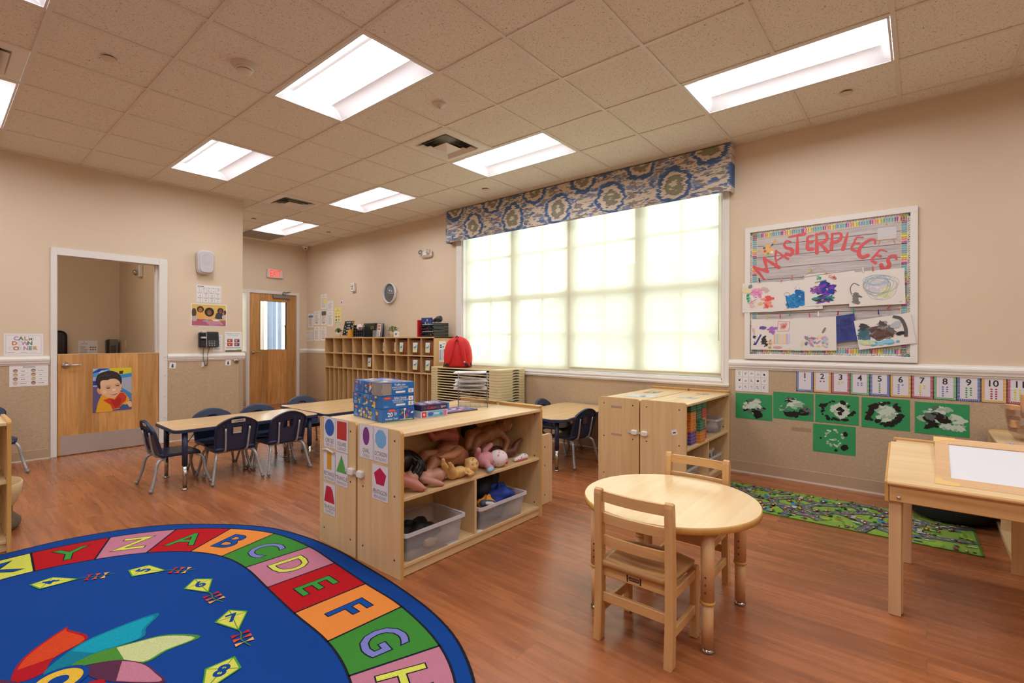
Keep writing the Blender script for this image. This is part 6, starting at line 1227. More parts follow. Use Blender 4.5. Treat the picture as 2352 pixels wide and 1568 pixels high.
def pg(d, w, h): R = random.Random(1); d.rect(.005, .004, .04, h-.004, cm('D03A44')); d.rect(.045, .003, w-.02, h-.003, cm('6CB4DC')); d.up().blob(.07, h/2, .02, .012, cm('4C5CB8'), R, .1); d.blob(.115, h*.55, .022, .008, cm('B8D8EC'), R, .2).blob(.15, h*.4, .012, .008, cm('4C9C9C'), R, .2); d.rect(w-.03, .004, w-.008, h-.004, cm('D86C98')); d.ell(.022, h/2, .008, .008, cm('E8C8C8'), 10)
def cu(d, w, h): d.text('The', .03, h*.45, .010, '4C7C6C', .01); d.text('Color', .075, h*.5, .017, 'D0405C', .02); d.text('of', .107, h*.5, .010, '4CA07C', .01); d.text('Us', .125, h*.5, .013, '6C5CA0', .01); d.text('Jigsaw', .165, h*.5, .013, 'E0D8DC', .01, w=.04)
gbox(ZU, 'lower small box, light blue with pink and red, beside the puzzle stack', 'C9D6E2', 0, .2, .15, .042, pg); gb = gbox(ZU+.0425, 'dark purple box lettered The Color of Us Jigsaw, lying on the light blue box', '3B2B55', .002, .21, .16, .037, cu)
mb = M(); BT = col('2A7CC8', .3, var=0); mb.box(.196, .2115, -.001, .161, .006, .038, BT); mb.box(0.1, .2, .155, .1612, .005, .0382, BT); mb.build('blue_tape', gb)
t = thing('picture_book', 'flat blue and brown picture book in front of the wire rack', 'book', (2.17, 2.36, ZU), radians(-4)); mb = M(); mb.box(0, .27, 0, .18, 0, .008, col('7A4A34', .5), .001); mb.build('pages', t); mb = M(); mb.box(-.001, .271, -.001, .181, .008, .0095, col('4C62A0', .3)); mb.build('cover', t); d = D(F2(0, 0, .0095)); R = random.Random(12); [d.up(.3).blob(R.uniform(.02, .25), R.uniform(.02, .16), .018, .014, cm(R.choice(('D8C8D0', '8C9CD0', '3C3C7C', 'C87C8C', 'E8E0E0'))), R, .3, 9) for k in range(26)]; d.m.build('cover_print', t)
# wire drying rack
t = thing('wire_rack', 'chrome wire drying rack with papers on the shelf behind the doll shelf', 'rack', (2.585, 2.53, ZU), radians(-45)); WR = col('8E8A88', .3, .8, var=0); a, b = .105, .12
for x in (-a, a):
    for y in (-b, b): mb = M(); mb.tube([(x, y, 0), (x, y, .25)], .0022, WR, 6); mb.build('upright', t)
for k in range(9):
    z = .008+.029*k; mb = M(); mb.tube([(-a, -b, z), (a, -b, z), (a, b, z), (-a, b, z), (-a, -b, z)], .0014, WR, 5); [mb.tube([(-a+2*a*(j+.5)/6, -b, z), (-a+2*a*(j+.5)/6, b, z)], .001, WR, 5) for j in range(6)]; mb.build('wire_tier', t)
R = random.Random(9)
for k, c, lab in ((4, 'E0C0B4', 'stack of pinkish papers on the lower used tier of the wire rack'), (5, 'DAD6CC', 'papers with a dark spot on the third tier of the wire rack'), (6, 'DCD0C0', 'papers on the second tier of the wire rack'), (8, 'E2D8DC', 'topmost stack of papers on the wire rack')):
    z = ZU+.0105+.029*k; f = F2(2.585, 2.53, z, radians(-45+R.uniform(-4, 4))); mb = M()
    for q in range(3): o_ = R.uniform(-.02, .02); mb.prism([(-.128+o_, -.112), (.085+o_, -.11), (.088+o_, .108), (-.125+o_, .11)], f, .002*q, .002*q+.0016, col(c if q < 2 else 'E6E2DE', .6))
    d = D(f, mb, .0064); [d.up(.3).blob(R.uniform(-.08, .06), R.uniform(-.08, .08), .025, .02, cm(R.choice(('D8B0A8', 'C0A0A0', 'D8D8C0', 'B8C0C8'))), R, .4) for q in range(6)]
    tag(mb.build('paper_stack'), lab, 'papers', 'papers in the wire rack')
# ================================================================ NAVY CHAIRS
def navy_chair():
    t = thing('navy_chair', '', 'chair', (0, 0, 0), 0, 'navy plastic classroom chairs'); N1, K1 = 18, 16
    mb = M(); vs = []
    def bp(u, v):           # back shell surface
        W = (.163+.012*v)*(1-.22*max(0, (v-.78)/.22)**2.2); z = .262+v*(.305-.045*u*u*(.3+.7*v)); y = -.125-.075*v+.018*u*u-.0; return (u*W, y, z)
    for k in range(K1+1):
        for i in range(N1+1): vs.append(bp(-1+2*i/N1, k/K1))
    hole = lambda i, k: 7 <= i <= 10 and 8 <= k <= 11
    fs = [(k*(N1+1)+i, k*(N1+1)+i+1, (k+1)*(N1+1)+i+1, (k+1)*(N1+1)+i) for k in range(K1) for i in range(N1) if not hole(i, k)]
    n0 = len(vs); vs2 = [(x*.985, y-.009, z) for x, y, z in vs]
    fs2 = [tuple(a+n0 for a in f[::-1]) for f in fs]; edges = {}
    for f in fs:
        for a, b in zip(f, f[1:]+f[:1]): edges[(a, b)] = 1
    sd = [(b, a, a+n0, b+n0) for a, b in edges if (b, a) not in edges]
    mb.add(vs+vs2, [f[::-1] for f in fs]+[f[::-1] for f in fs2]+[f[::-1] for f in sd], NAVY, True)
    rim = [bp(-1, k/10) for k in range(11)]+[bp(-1+2*i/12, 1) for i in range(1, 12)]+[bp(1, 1-k/10) for k in range(11)]
    q = [V(p)+V((0, -.004, 0)) for p in rim]; w2 = [p+V((0, -.020, -.001)) for p in q]; n = len(q); cxz = V((0, 0, .42))
    q3 = [p+((cxz-V((p.x, 0, p.z))).normalized())*.007 for p in w2]; q4 = [p+((cxz-V((p.x, 0, p.z))).normalized())*.009 for p in q]
    mb.add(q+w2+q3+q4, [(r*n+i, r*n+i+1, (r+1)*n+i+1, (r+1)*n+i) for r in range(3) for i in range(n-1)], NAVY, True)
    # raised frame round the grip hole
    h0 = [bp(-1+2*a/N1, b/K1) for a, b in ((7, 8), (11, 8), (11, 12), (7, 12), (7, 8))]; mb.tube([V(p)+V((0, -.010, 0)) for p in h0], .0055, NAVY, 6)
    for s in (-1, 1):
        for e in (-.014, .014): mb.tube([(s*.098+e, -.198, .50), (s*.098+e*.8, -.183, .455)], .003, NAVY, 5)
    mb.build('backrest', t)
    mb = M(); vs = []; N2 = 12
    for k in range(N2+1):
        for i in range(N2+1):
            u, v = -1+2*i/N2, k/N2; w = .168*(1-.12*max(0, (v-.8)/.2)**2); z = .285-.010*(1-u*u)*(1-(2*v-1)**2)-.02*max(0, (v-.85)/.15)**2+.012*max(0, (.15-v)/.15)**2; vs.append((u*w, -.135+v*.315-.02*u*u*max(0, (v-.7)/.3), z))
    n0 = len(vs); fs = [(k*(N2+1)+i, k*(N2+1)+i+1, (k+1)*(N2+1)+i+1, (k+1)*(N2+1)+i) for k in range(N2) for i in range(N2)]
    edges = {}
    for f in fs:
        for a, b in zip(f, f[1:]+f[:1]): edges[(a, b)] = 1
    mb.add(vs+[(x*.98, y, z-.022) for x, y, z in vs], fs+[tuple(a+n0 for a in f[::-1]) for f in fs]+[(b, a, a+n0, b+n0) for a, b in edges if (b, a) not in edges], NAVY, True); mb.build('seat', t)
    for s in (-1, 1):
        for y0, y1, nm in ((-.205, -.10, 'rear'), (.215, .13, 'front')):
            mb = M(); mb.tube(cr3([(s*.198, y0, .018), (s*.178, y0*.86, .12), (s*.158, (y0+y1)/2, .225), (s*.135, y1, .252), (s*.09, y1, .256)], 5), .0115, TUBE, 10); lg = mb.build('leg', t)
            mb = M(); mb.ball((s*.20, y0-(.004 if y0 < 0 else -.004), .0165), .0165, col('8E8E90', .4, .3, var=0), 12); mb.build('foot_cap', lg)
        mb = M(); mb.tube(cr3([(s*.085, -.06, .258), (s*.085, -.13, .262), (s*.088, -.165, .30), (s*.096, -.195, .47)], 5), [.009]*10+[.008]*6, TUBE, 8); mb.build('back_support', t)
    mb = M(); mb.tube([(-.10, -.10, .256), (.10, -.10, .256)], .010, TUBE, 8); mb.tube([(-.10, .13, .256), (.10, .13, .256)], .010, TUBE, 8); mb.build('cross_tube', t)
    return t
nc = navy_chair()
def place(o, loc, rz, lab, sc=None):
    global used
    return dup(nc, loc, rz, lab, sc=sc)
nc.location = (1.745, 4.735, 0); nc.rotation_euler[2] = radians(-2); nc['label'] = 'navy chair with a name label on its back, near side of the long table'
sheet(Fr((1.738, 4.533, .530), (.9994, -.035, 0), (0, -.239, .971), (-.034, -.970, -.239)), 'name_label', 'small white name label with a star, reading GABRIEL, on a chair back', 'label', -.055, -.014, .055, .014, lambda d, w, h: (d.text('GABRIEL', w*.57, h*.5, h*.55, INK, .03, w=w*.72), d.poly([(w*.1+.011*cos(1.57+i*pi/5)*(1 if i % 2 == 0 else .45), h*.55+.011*sin(1.57+i*pi/5)*(1 if i % 2 == 0 else .45)) for i in range(10)], cm('E8C23C'))), off=.003)
place(nc, (2.18, 4.72, 0), radians(1), 'navy chair on the near side of the long table, its back unlabelled')
place(nc, (1.36, 4.90, 0), radians(-90), 'navy chair at the left end of the long table, seen from its side')
sheet(Fr((1.158, 4.90, .530), (0, -1, 0), (-.239, 0, .971), (-.971, 0, -.239)), 'name_label', 'small pale name label on the back of the end chair of the long table', 'label', -.045, -.012, .045, .012, lambda d, w, h: d.lines(.01, w-.01, .005, h-.005, 1, INK, R), off=.003)
place(nc, (1.78, 5.08, 0), pi, 'navy chair on the far side of the long table, nearest the half door')
place(nc, (2.205, 5.08, 0), pi, 'navy chair on the far side of the long table, nearest the exit door')
place(nc, (2.87, 5.46, 0), pi, 'navy chair at the far side of the second table in front of the cubbies')
place(nc, (4.17, 2.70, 0), radians(-6), 'navy chair at the near side of the wavy table, its back toward us')
place(nc, (4.53, 3.12, 0), pi+radians(6), 'navy chair at the far side of the table by the window wall')
place(nc, (4.09, 3.25, 0), pi, 'navy chair partly hidden behind the doll shelf, in front of the nap cots')
place(nc, (.34, 6.50, 0), pi+radians(10), 'navy chair by the left wall, partly behind the left shelf', 1.12)
# ---- navy-edged tables
TTOP = wood('table_laminate', 'DCB988', 'CFA974', 'X', rough=.22); CHR = col('B8B6B4', .18, 1, var=0)
def table(lab, x, y, rz, W, Dp, r, legs, shape=None):
    t = thing('activity_table', lab, 'table', (x, y, 0), rz); f = FG; o = shape or rrect(0, 0, W, Dp, r, 5); mb = M(); mb.prism(o, f, .470, .496, NAVY, ch=.003); 
    mb.build('edge_band', t); mb = M(); cx = sum(p[0] for p in o)/len(o); cy = sum(p[1] for p in o)/len(o); mb.prism([(cx+(a-cx)*.992, cy+(b-cy)*.985) for a, b in o], f, .494, .4985, TTOP); mb.build('tabletop', t)
    for lx, ly in legs:
        mb = M(); mb.tube([(lx, ly, .20), (lx, ly, .47)], .021, NAVY, 14); mb.tube([(lx, ly, .017), (lx, ly, .2)], .016, CHR, 14); l = mb.build('leg', t); mb = M(); mb.lathe((lx, ly, 0), [(.02, 0), (.024, .004), (.024, .009), (.010, .018), (0, .018)], CHR, 14); mb.build('foot_glide', l)
        sx, sy = (1 if lx < W/2 else -1), (1 if ly < Dp/2 else -1)
        mb = M(); mb.tube([(lx, ly, .36), (lx+sx*.09, ly+sy*.03, .468)], .0035, NAVY, 5); mb.tube([(lx, ly, .36), (lx+sx*.02, ly+sy*.10, .468)], .0035, NAVY, 5); mb.build('brace', t)
    return t
table('long maple-topped table with navy edge and five navy chairs around it', 1.275, 4.575, radians(-1.5), 1.22, .62, .06, [(.085, .045), (.085, .575), (1.135, .045), (1.135, .575)])
table('second maple-topped navy table standing between the doll shelf and the cubbies', 2.52, 4.49, 0, 1.2, .97, .03, [(.09, .09), (.09, .88), (1.11, .09), (1.11, .88)])
def wavy(): 
    P_ = cr([(0, .10), (.09, 0), (.22, .015), (.60, .035), (1.0, .01), (1.12, .02), (1.19, .11), (1.17, .38), (1.19, .62), (1.10, .73), (.60, .70), (.10, .73), (0, .63), (.025, .36), (0, .10)], 5); return P_[:-1]
table('wavy-edged maple-topped navy table behind the brick shelves', 3.70, 2.51, 0, 1.19, .73, .1, [(.105, .11), (.105, .62), (1.08, .11), (1.08, .62)], wavy())
# ---- round table
t = thing('round_table', 'small round maple table with tan tube legs between two wooden chairs', 'table', (2.212, .893, 0)); LT = col('D6A878', .4, var=.03)
mb = M(); mb.lathe((0, 0, 0), [(.378, .475), (.388, .479), (.388, .501), (.384, .505)], band('Z'), 64); mb.build('edge_band', t); mb = M(); mb.lathe((0, 0, 0), [(.3845, .5), (.3845, .5055), (0, .5057)], wood('round_top', 'EBCFA0', 'DFBD8A', 'X', rough=.22), 64, smooth=False); mb.build('tabletop', t)
for sx in (-1, 1):
    for sy in (-1, 1):
        x, y = sx*.228, sy*.250; mb = M(); mb.tube([(x, y, .20), (x, y, .476)], .026, LT, 18); mb.tube([(x, y, .018), (x, y, .2)], .0225, LT, 18); l = mb.build('leg', t)
        mb = M(); mb.lathe((x, y, .19), [(.026, 0), (.029, .002), (.029, .010), (.026, .012)], band('Z'), 20); mb.build('collar', l); mb = M(); mb.lathe((x, y, 0), [(.022, 0), (.026, .004), (.026, .010), (.012, .019), (0, .019)], CHR, 18); mb.build('foot_glide', l)
        mb = M(); [mb.ball((x-.026, y, z), .004, DARK, 6) for z in (.24, .27, .30)]; mb.build('adjustment_hole', l)
# ---- wooden chairs, facing +x
def wchair():
    t = thing('wooden_chair', '', 'chair', (0, 0, 0), 0, 'ladder-back wooden chairs'); m, mx, my = solid('Z'), solid('X'), solid('Y')
    for s in (-1, 1):
        f = Fr((0, s*.15-.016, 0), (1, 0, 0), (0, 0, 1), (0, -1, 0)); mb = M()   # side profile of the rear post, raked at foot and top
        o = [(-.022, 0), (.018, 0), (.028, .18), (.028, .34), (.014, .60), (.008, .617), (-.004, .622), (-.016, .616), (-.019, .60), (-.010, .34), (-.010, .18)]
        mb.prism(o, f, -.032, 0, m, ch=.004); mb.build('leg', t)
        mb = M(); mb.box(.245, .278, s*.15-.016, s*.15+.016, 0, .295, m, .004); mb.build('leg', t)
        for z in (.10, .245): mb = M(); mb.box(.02, .25, s*.15-.009, s*.15+.009, z, z+.038, mx, .003); mb.build('side_rail', t)
    for z, h, x in ((.568, .042, .000), (.482, .038, .006), (.388, .038, .012)):
        mb = M(); n = 8; vs = []
        for i in range(n+1):
            y = -.138+.276*i/n; b = -.014*(1-(2*i/n-1)**2)
            for dx, dz in ((-.007, 0), (.007, 0), (.007, h), (-.007, h)): vs.append((x+b+dx, y, z+dz))
        mb.add(vs, [(4*i+j, 4*i+(j+1) % 4, 4*i+4+(j+1) % 4, 4*i+4+j) for i in range(n) for j in range(4)]+[(3, 2, 1, 0), (4*n, 4*n+1, 4*n+2, 4*n+3)], my); mb.build('back_slat', t)
    mb = M(); mb.box(.0, .02, -.136, .136, .155, .195, my, .003); mb.build('stretcher', t); mb = M(); mb.box(.008, .026, -.136, .136, .258, .300, my, .003); ap = mb.build('rear_apron', t)
    mb = M(); mb.box(.25, .268, -.136, .136, .258, .296, my, .003); mb.build('front_apron', t)
    mb = M(); n = 14; vs = []
    for k in range(n+1):
        for i in range(n+1):
            u, v = -1+2*i/n, k/n; y = u*(.142+.022*v**.5)*(1-.10*max(0, (v-.75)/.25)**2); x = -.004+v*.315-.045*u*u*max(0, (v-.6)/.4); z = .328-.012*(1-(u*.9)**2)*sin(pi*min(1, v*1.15))-.020*max(0, (v-.82)/.18)**2; vs.append((x, y, z))
    n0 = len(vs); fs = [(k*(n+1)+i, (k+1)*(n+1)+i, (k+1)*(n+1)+i+1, k*(n+1)+i+1) for k in range(n) for i in range(n)]; fs = [f[::-1] for f in fs]; edges = {}
    for f in fs:
        for a, b in zip(f, f[1:]+f[:1]): edges[(a, b)] = 1
    up = V(vs[1])-V(vs[0]); mb.add(vs+[(x, y*.96, .3) for x, y, z in vs], [f[::-1] for f in fs]+fs and [f[::-1] for f in fs]+[tuple(a+n0 for a in f) for f in fs]+[(a, b, b+n0, a+n0) for a, b in edges if (b, a) not in edges], wood('seat_ply', 'C99C66', 'A87A48', 'Y', rough=.3, grain=.8), True); mb.build('seat', t)
    d = D(Fr((.008, 0, .279), (0, -1, 0), (0, 0, 1), (-1, 0, 0))); dk = col('2C1A10', .6, var=0)
    d.rect(-.022, -.007, .022, .008, dk); d.up().text('Jonti-Craft', 0, .0005, .008, solid('Y'), .01, w=.038); d.up(-1)
    for s in (-1, 1): d.rect(s*.028-.003, -.014, s*.028+.003, .001, dk); d.ell(s*.028, .009, .004, .006, dk, 10); d.rect(s*.028-.0045, .000, s*.028+.0045, .003, dk)
    mb = d.m.build('burned_mark', ap); return t
wc = wchair(); wc.location = (1.79, .868, 0); wc['label'] = 'wooden ladder-back chair in front of the round table, back toward us'
dup(wc, (2.61, .905, 0), pi, 'wooden ladder-back chair on the far side of the round table')
# ================================================================ DOLLS
def skin(h): return col(h, .45, var=.05, vs=20)
def doll(name, label, loc, parts, m, vox=.0045, extra=None, cat='doll'):
    """one continuous moulded body: overlapping limbs fused by a voxel remesh. parts: ('b',centre,r,(sx,sy,sz)) balls, ('t',points,radii) limbs"""
    t = thing(name, label, cat, loc); mb = M()
    for p in parts:
        if p[0] == 'b': mb.ball(p[1], p[2], m, 16, *p[3])
        else: mb.tube(p[1], p[2], m, 12, rnd=True)
    o = mb.build('body', t); md = o.modifiers.new('fuse', 'REMESH'); md.mode = 'VOXEL'; md.voxel_size = vox; md.use_smooth_shade = True; s = o.modifiers.new('soft', 'SMOOTH'); s.factor = .5; s.iterations = 3
    if extra: extra(t)
    return t
def hand(c, d, r, up=(0, 0, 1)):
    """palm with five short separate fingers pointing along d"""
    c, d = V(c), V(d).normalized(); s = d.cross(V(up)).normalized(); o = [('b', c, r, (1, 1, .8))]
    for k, L in zip((-1.5, -.5, .5, 1.5), (.9, 1.15, 1.1, .85)): o.append(('t', [c+s*k*r*.5, c+s*k*r*.58+d*r*(.6+L)], [r*.30, r*.24]))
    o.append(('t', [c, c+s*r*1.25+d*r*.5], [r*.32, r*.26])); return o
def foot(c, d, r):
    c, d = V(c), V(d).normalized(); return [('t', [c, c+d*r*2.0], [r, r*.85])]+[('b', c+d*r*(2.7)+d.cross(V((0, 0, 1))).normalized()*k*r*.42, r*.26, (1, 1, 1)) for k in (-1.5, -.5, .5, 1.5)]
def face(t, c, f, r, up=(0, 0, 1), eye='2A1C16', lip='B0605A'):
    c, f = V(c), V(f).normalized(); u = V(up); u = (u-f*u.dot(f)).normalized(); s = f.cross(u); mb = M(); 
    for k in (-1, 1):
        p = c+f*r*.86+s*k*r*.36+u*r*.08; mb.ball(p, r*.11, col('D8D0C8', .3, var=0), 10); mb.ball(p+f*r*.045, r*.085, col(eye, .2, var=0), 8)
        mb.tube([p+u*r*.22-s*r*.13+f*r*.05, p+u*r*.28+f*r*.06, p+u*r*.22+s*r*.13+f*r*.05], r*.025, col(eye, .6, var=0), 5)
    mb.build('eyes', t); mb = M(); mb.tube([c+f*r*.93-u*r*.42-s*r*.16, c+f*r*.97-u*r*.45, c+f*r*.93-u*r*.42+s*r*.16], r*.05, col(lip, .5, var=0), 6); mb.build('mouth', t)
def headparts(c, f, r, up=(0, 0, 1)):
    c, f = V(c), V(f).normalized(); u = V(up); u = (u-f*u.dot(f)).normalized(); s = f.cross(u)
    return [('b', c, r, (1, 1, 1)), ('b', c+f*r*.15-u*r*.35, r*.8, (1, 1, 1)), ('b', c+f*r*.99-u*r*.14, r*.13, (1, 1, 1)), ('b', c+s*r*.98, r*.2, (1, .7, 1)), ('b', c-s*r*.98, r*.2, (1, .7, 1)), ('b', c+f*r*.6+s*r*.45-u*r*.3, r*.35, (1, 1, 1)), ('b', c+f*r*.6-s*r*.45-u*r*.3, r*.35, (1, 1, 1))]
zs_ = .411
# small pale doll lying on its back, head to the right
dl = (2.03, 2.10, zs_)
doll('baby_doll', 'small pale yellow baby doll lying on its back in front of the others', dl, [('b', (0, 0, .036), .036, (1.5, 1, .95)), ('b', (-.055, 0, .036), .035, (1, 1, .95)), ('t', [(-.06, -.02, .035), (-.09, -.035, .075), (-.10, -.04, .095)], [.024, .021, .016]), ('t', [(-.06, .02, .04), (-.105, .01, .085), (-.125, .0, .11)], [.024, .021, .016]), ('t', [(.035, -.03, .042), (.055, -.058, .022), (.02, -.068, .03)], [.018, .016, .013])]+foot((-.105, -.042, .098), (-.5, -.3, .6), .013)+foot((-.125, 0, .11), (-.3, -.3, .8), .013)+hand((-.003, -.06, .04), (-.6, .4, .7), .012)+headparts((.10, -.005, .062), (-.25, -.75, .45), .045, (.5, 0, .4)), skin('D8AE6C'), .004, lambda t: face(t, (.10, -.005, .062), (-.25, -.75, .45), .045, (.5, 0, .4)))
# big tan doll, belly to the room, legs to the left
doll('baby_doll', 'tan baby doll on its back in the middle, one leg hanging toward us', (2.06, 2.25, zs_), [('b', (.02, 0, .10), .072, (1.25, .95, .95)), ('b', (.09, .0, .095), .062, (1, .95, 1)), ('t', [(-.02, -.03, .10), (-.14, -.05, .105), (-.19, -.06, .04), (-.20, -.07, .012)], [.045, .038, .03, .022]), ('t', [(-.02, .04, .10), (-.12, .05, .12), (-.16, .06, .05)], [.042, .036, .026]), ('t', [(.05, -.055, .13), (-.03, -.085, .125), (-.10, -.09, .13)], [.032, .027, .018]), ('b', (.15, .03, .075), .06, (1, 1, 1))]+foot((-.20, -.075, .016), (-.7, -.5, 0), .019)+hand((-.115, -.092, .13), (-.9, 0, .25), .017), skin('BC8462'))
# pinkish doll upside down at the back, legs in the air
doll('baby_doll', 'reddish pink baby doll upside down at the back with both legs raised', (2.13, 2.345, zs_), [('b', (.06, 0, .165), .058, (1.1, .8, 1)), ('b', (.02, 0, .11), .06, (1.2, .8, 1)), ('t', [(.07, -.02, .19), (-.05, -.03, .225), (-.12, -.03, .215), (-.145, -.04, .235)], [.040, .036, .027, .018]), ('t', [(.08, .01, .20), (.06, -.02, .265), (.0, -.03, .285)], [.038, .032, .02])]+foot((-.14, -.035, .24), (-.5, -.1, .9), .018)+foot((-.0, -.03, .285), (-1, -.1, .35), .018), skin('B87060'))
# brown doll at the right, head up
doll('baby_doll', 'dark brown baby doll sprawled at the right, head resting high against the shelf end', (2.48, 2.27, zs_), [('b', (-.02, 0, .175), .066, (1.3, .9, .95)), ('b', (.05, -.01, .185), .056, (1, .9, 1)), ('t', [(-.07, -.02, .165), (-.17, -.05, .155), (-.21, -.06, .115), (-.2, -.065, .10)], [.042, .036, .028, .02]), ('t', [(-.07, .03, .19), (-.19, .0, .20), (-.24, -.03, .13)], [.04, .034, .024]), ('t', [(.07, -.04, .175), (.10, -.075, .12), (.035, -.105, .06)], [.03, .026, .018]), ('b', (-.03, .03, .09), .07, (1.2, .8, 1))]+foot((-.205, -.065, .11), (-.6, -.4, -.1), .018)+hand((.03, -.108, .05), (-.5, -.2, -.6), .017, (0, 1, 0))+headparts((.135, -.02, .235), (.45, -.65, -.25), .062, (.3, -.1, 1)), skin('8A5A34'), .0045, lambda t: face(t, (.135, -.02, .235), (.45, -.65, -.25), .062, (.3, -.1, 1), '1A100C', '8C4A40'))
doll('baby_doll', 'very dark brown doll leg and body tucked under the brown doll at the right', (2.55, 2.25, zs_), [('b', (-.02, 0, .045), .045, (1.3, 1, 1)), ('t', [(0, -.03, .04), (.09, -.06, .04), (.13, -.06, .085), (.15, -.065, .10)], [.036, .032, .024, .018])]+foot((.145, -.062, .09), (.6, -.2, .6), .016), skin('6A4030'))
# pink cloth doll with dotted bonnet
def clothx(t):
    mb = M(); mb.ball((.075, -.04, .055), .062, col('E8DCDC', .8, var=.03), 20, 1.05, 1, .88); b = mb.build('bonnet', t); R = random.Random(5); mb = M()
    for k in range(34):
        u, w = R.uniform(0, 2*pi), R.uniform(-.6, .95); q = sqrt(1-w*w); n = V((q*cos(u), q*sin(u), w)); c = V((.075, -.04, .055))+V((n.x*.0655, n.y*.0622, n.z*.055)); a = n.orthogonal().normalized(); bb = n.cross(a); r = R.uniform(.0045, .008); mb.add([c+a*r*cos(i)+bb*r*sin(i) for i in [2*pi*j/9 for j in range(9)]], [tuple(range(9))], cm('D87C88'))
    mb.build('bonnet_dots', t); mb = M(); mb.tube([(.09, -.10, .03), (.13, -.07, .03), (.135, -.02, .04)], .007, cm('C83848'), 8); mb.build('bonnet_trim', t)
    mb = M(); mb.tube([(-.03, -.08, .016), (-.075, -.10, .018)], [.018, .016], col('9CC4DC', .8), 10, rnd=True); mb.build('blue_bootee', t)
doll('cloth_doll', 'pink cloth doll lying face down in a white bonnet with pink dots', (2.30, 2.135, zs_), [('b', (0, 0, .055), .056, (1.2, 1, .9)), ('t', [(-.03, -.03, .045), (-.05, -.07, .03), (-.035, -.085, .022)], [.024, .02, .017]), ('t', [(.03, .04, .10), (.08, .03, .13)], [.02, .018]), ('t', [(-.05, .03, .08), (-.07, .0, .125)], [.022, .02])], col('CE8E98', .8, var=.05), .0055, clothx)
# foreground pinkish doll face down
doll('baby_doll', 'pinkish baby doll lying face down at the front with feet toward the room', (1.83, 2.15, zs_), [('b', (0, 0, .042), .046, (1.4, 1, .9)), ('b', (.06, -.02, .042), .044, (1, 1, .95)), ('t', [(.07, -.03, .04), (.12, -.02, .05), (.16, -.04, .035)], [.030, .025, .017]), ('t', [(.07, .02, .04), (.125, .035, .035), (.17, .03, .05)], [.030, .025, .017]), ('t', [(-.05, -.03, .045), (-.02, -.085, .03), (.02, -.10, .014)], [.024, .02, .013]), ('b', (-.105, .02, .05), .048, (1, 1, .95))]+foot((.16, -.04, .035), (.5, -.3, .6), .014)+hand((.015, -.10, .016), (.9, -.2, -.1), .012), skin('C08C78'))
# doll with long black hair
def hairx(t):
    mb = M(); R = random.Random(8); hm = col('0F0D0E', .35, var=0)
    mb.ball((.02, .0, .14), .06, hm, 16, 1.0, 1, 1.05)
    for k in range(46):
        a = R.uniform(-.6, .9); x0 = .02+.05*cos(a)*R.random(); P_ = [(x0, .01+.03*R.uniform(-1, 1), .19+.02*R.uniform(-1, 0)), (x0+.03+.02*R.random(), -.045+.03*R.uniform(-1, .4), .13), (x0+.04*R.uniform(-.6, 1.1), -.075+.02*R.uniform(-1, 1), .07), (x0+.05*R.uniform(-1.2, 1.2), -.085+.03*R.uniform(-1, .6), .006+.03*R.random())]
        mb.tube(cr3(P_, 4), [.010, .012, .013, .013, .013, .012, .011, .010, .008, .006, .005, .004, .002][:len(cr3(P_, 4))], hm, 6)
    mb.build('hair', t); face(t, (-.035, -.01, .155), (-.45, -.5, .5), .048, (.2, 0, 1))
doll('long_haired_doll', 'pale doll with long black hair spilling over the shelf at the left', (1.70, 2.23, zs_), headparts((-.035, -.01, .155), (-.45, -.5, .5), .048, (.2, 0, 1))+[('b', (-.07, .03, .09), .05, (1.1, 1, 1)), ('t', [(-.06, -.02, .10), (-.09, -.05, .135), (-.11, -.06, .11)], [.024, .02, .016]), ('b', (-.02, .03, .06), .055, (1.2, 1, 1))], skin('C89A66'), .0055, hairx)
doll('baby_doll', 'rosy doll at the far left of the shelf, its fist pointing toward the floor', (1.645, 2.16, zs_), [('b', (0, .02, .055), .056, (1.1, 1.1, 1)), ('t', [(.0, -.03, .06), (.04, -.075, .045), (.065, -.10, .022)], [.034, .03, .022])]+hand((.07, -.105, .022), (.8, -.3, -.1), .017), skin('BC7866'))
mb = M(); mb.ball((2.36, 2.34, zs_+.205), .062, col('1C1714', .8, var=0), 18, 1.1, .85, .95); tag(mb.build('doll_hair_ball'), 'black curly doll hair at the back, left of the brown doll', 'doll hair')
t = thing('cloth_bootee', 'white and red dotted cloth bootee at the right end of the doll shelf', 'bootee', (2.60, 2.09, zs_)); mb = M(); mb.tube([(-.055, 0, .014), (-.01, 0, .018), (.03, 0, .022), (.055, 0, .018)], [.014, .016, .022, .018], col('E4DADA', .8, var=.05), 12, rnd=True); mb.build('body', t); mb = M(); mb.tube([(-.06, -.014, .006), (0, -.018, .005), (.05, -.02, .005)], .004, cm('C8404C'), 6); [mb.ball((x, -.016, z), .004, cm(c), 6) for x, z, c in ((-.04, .016, 'D86C74'), (-.01, .026, 'D86C74'), (.03, .036, '5C94C8'), (.045, .02, 'D86C74'), (.01, .012, '7CA8D0'))]; mb.build('trim', t)
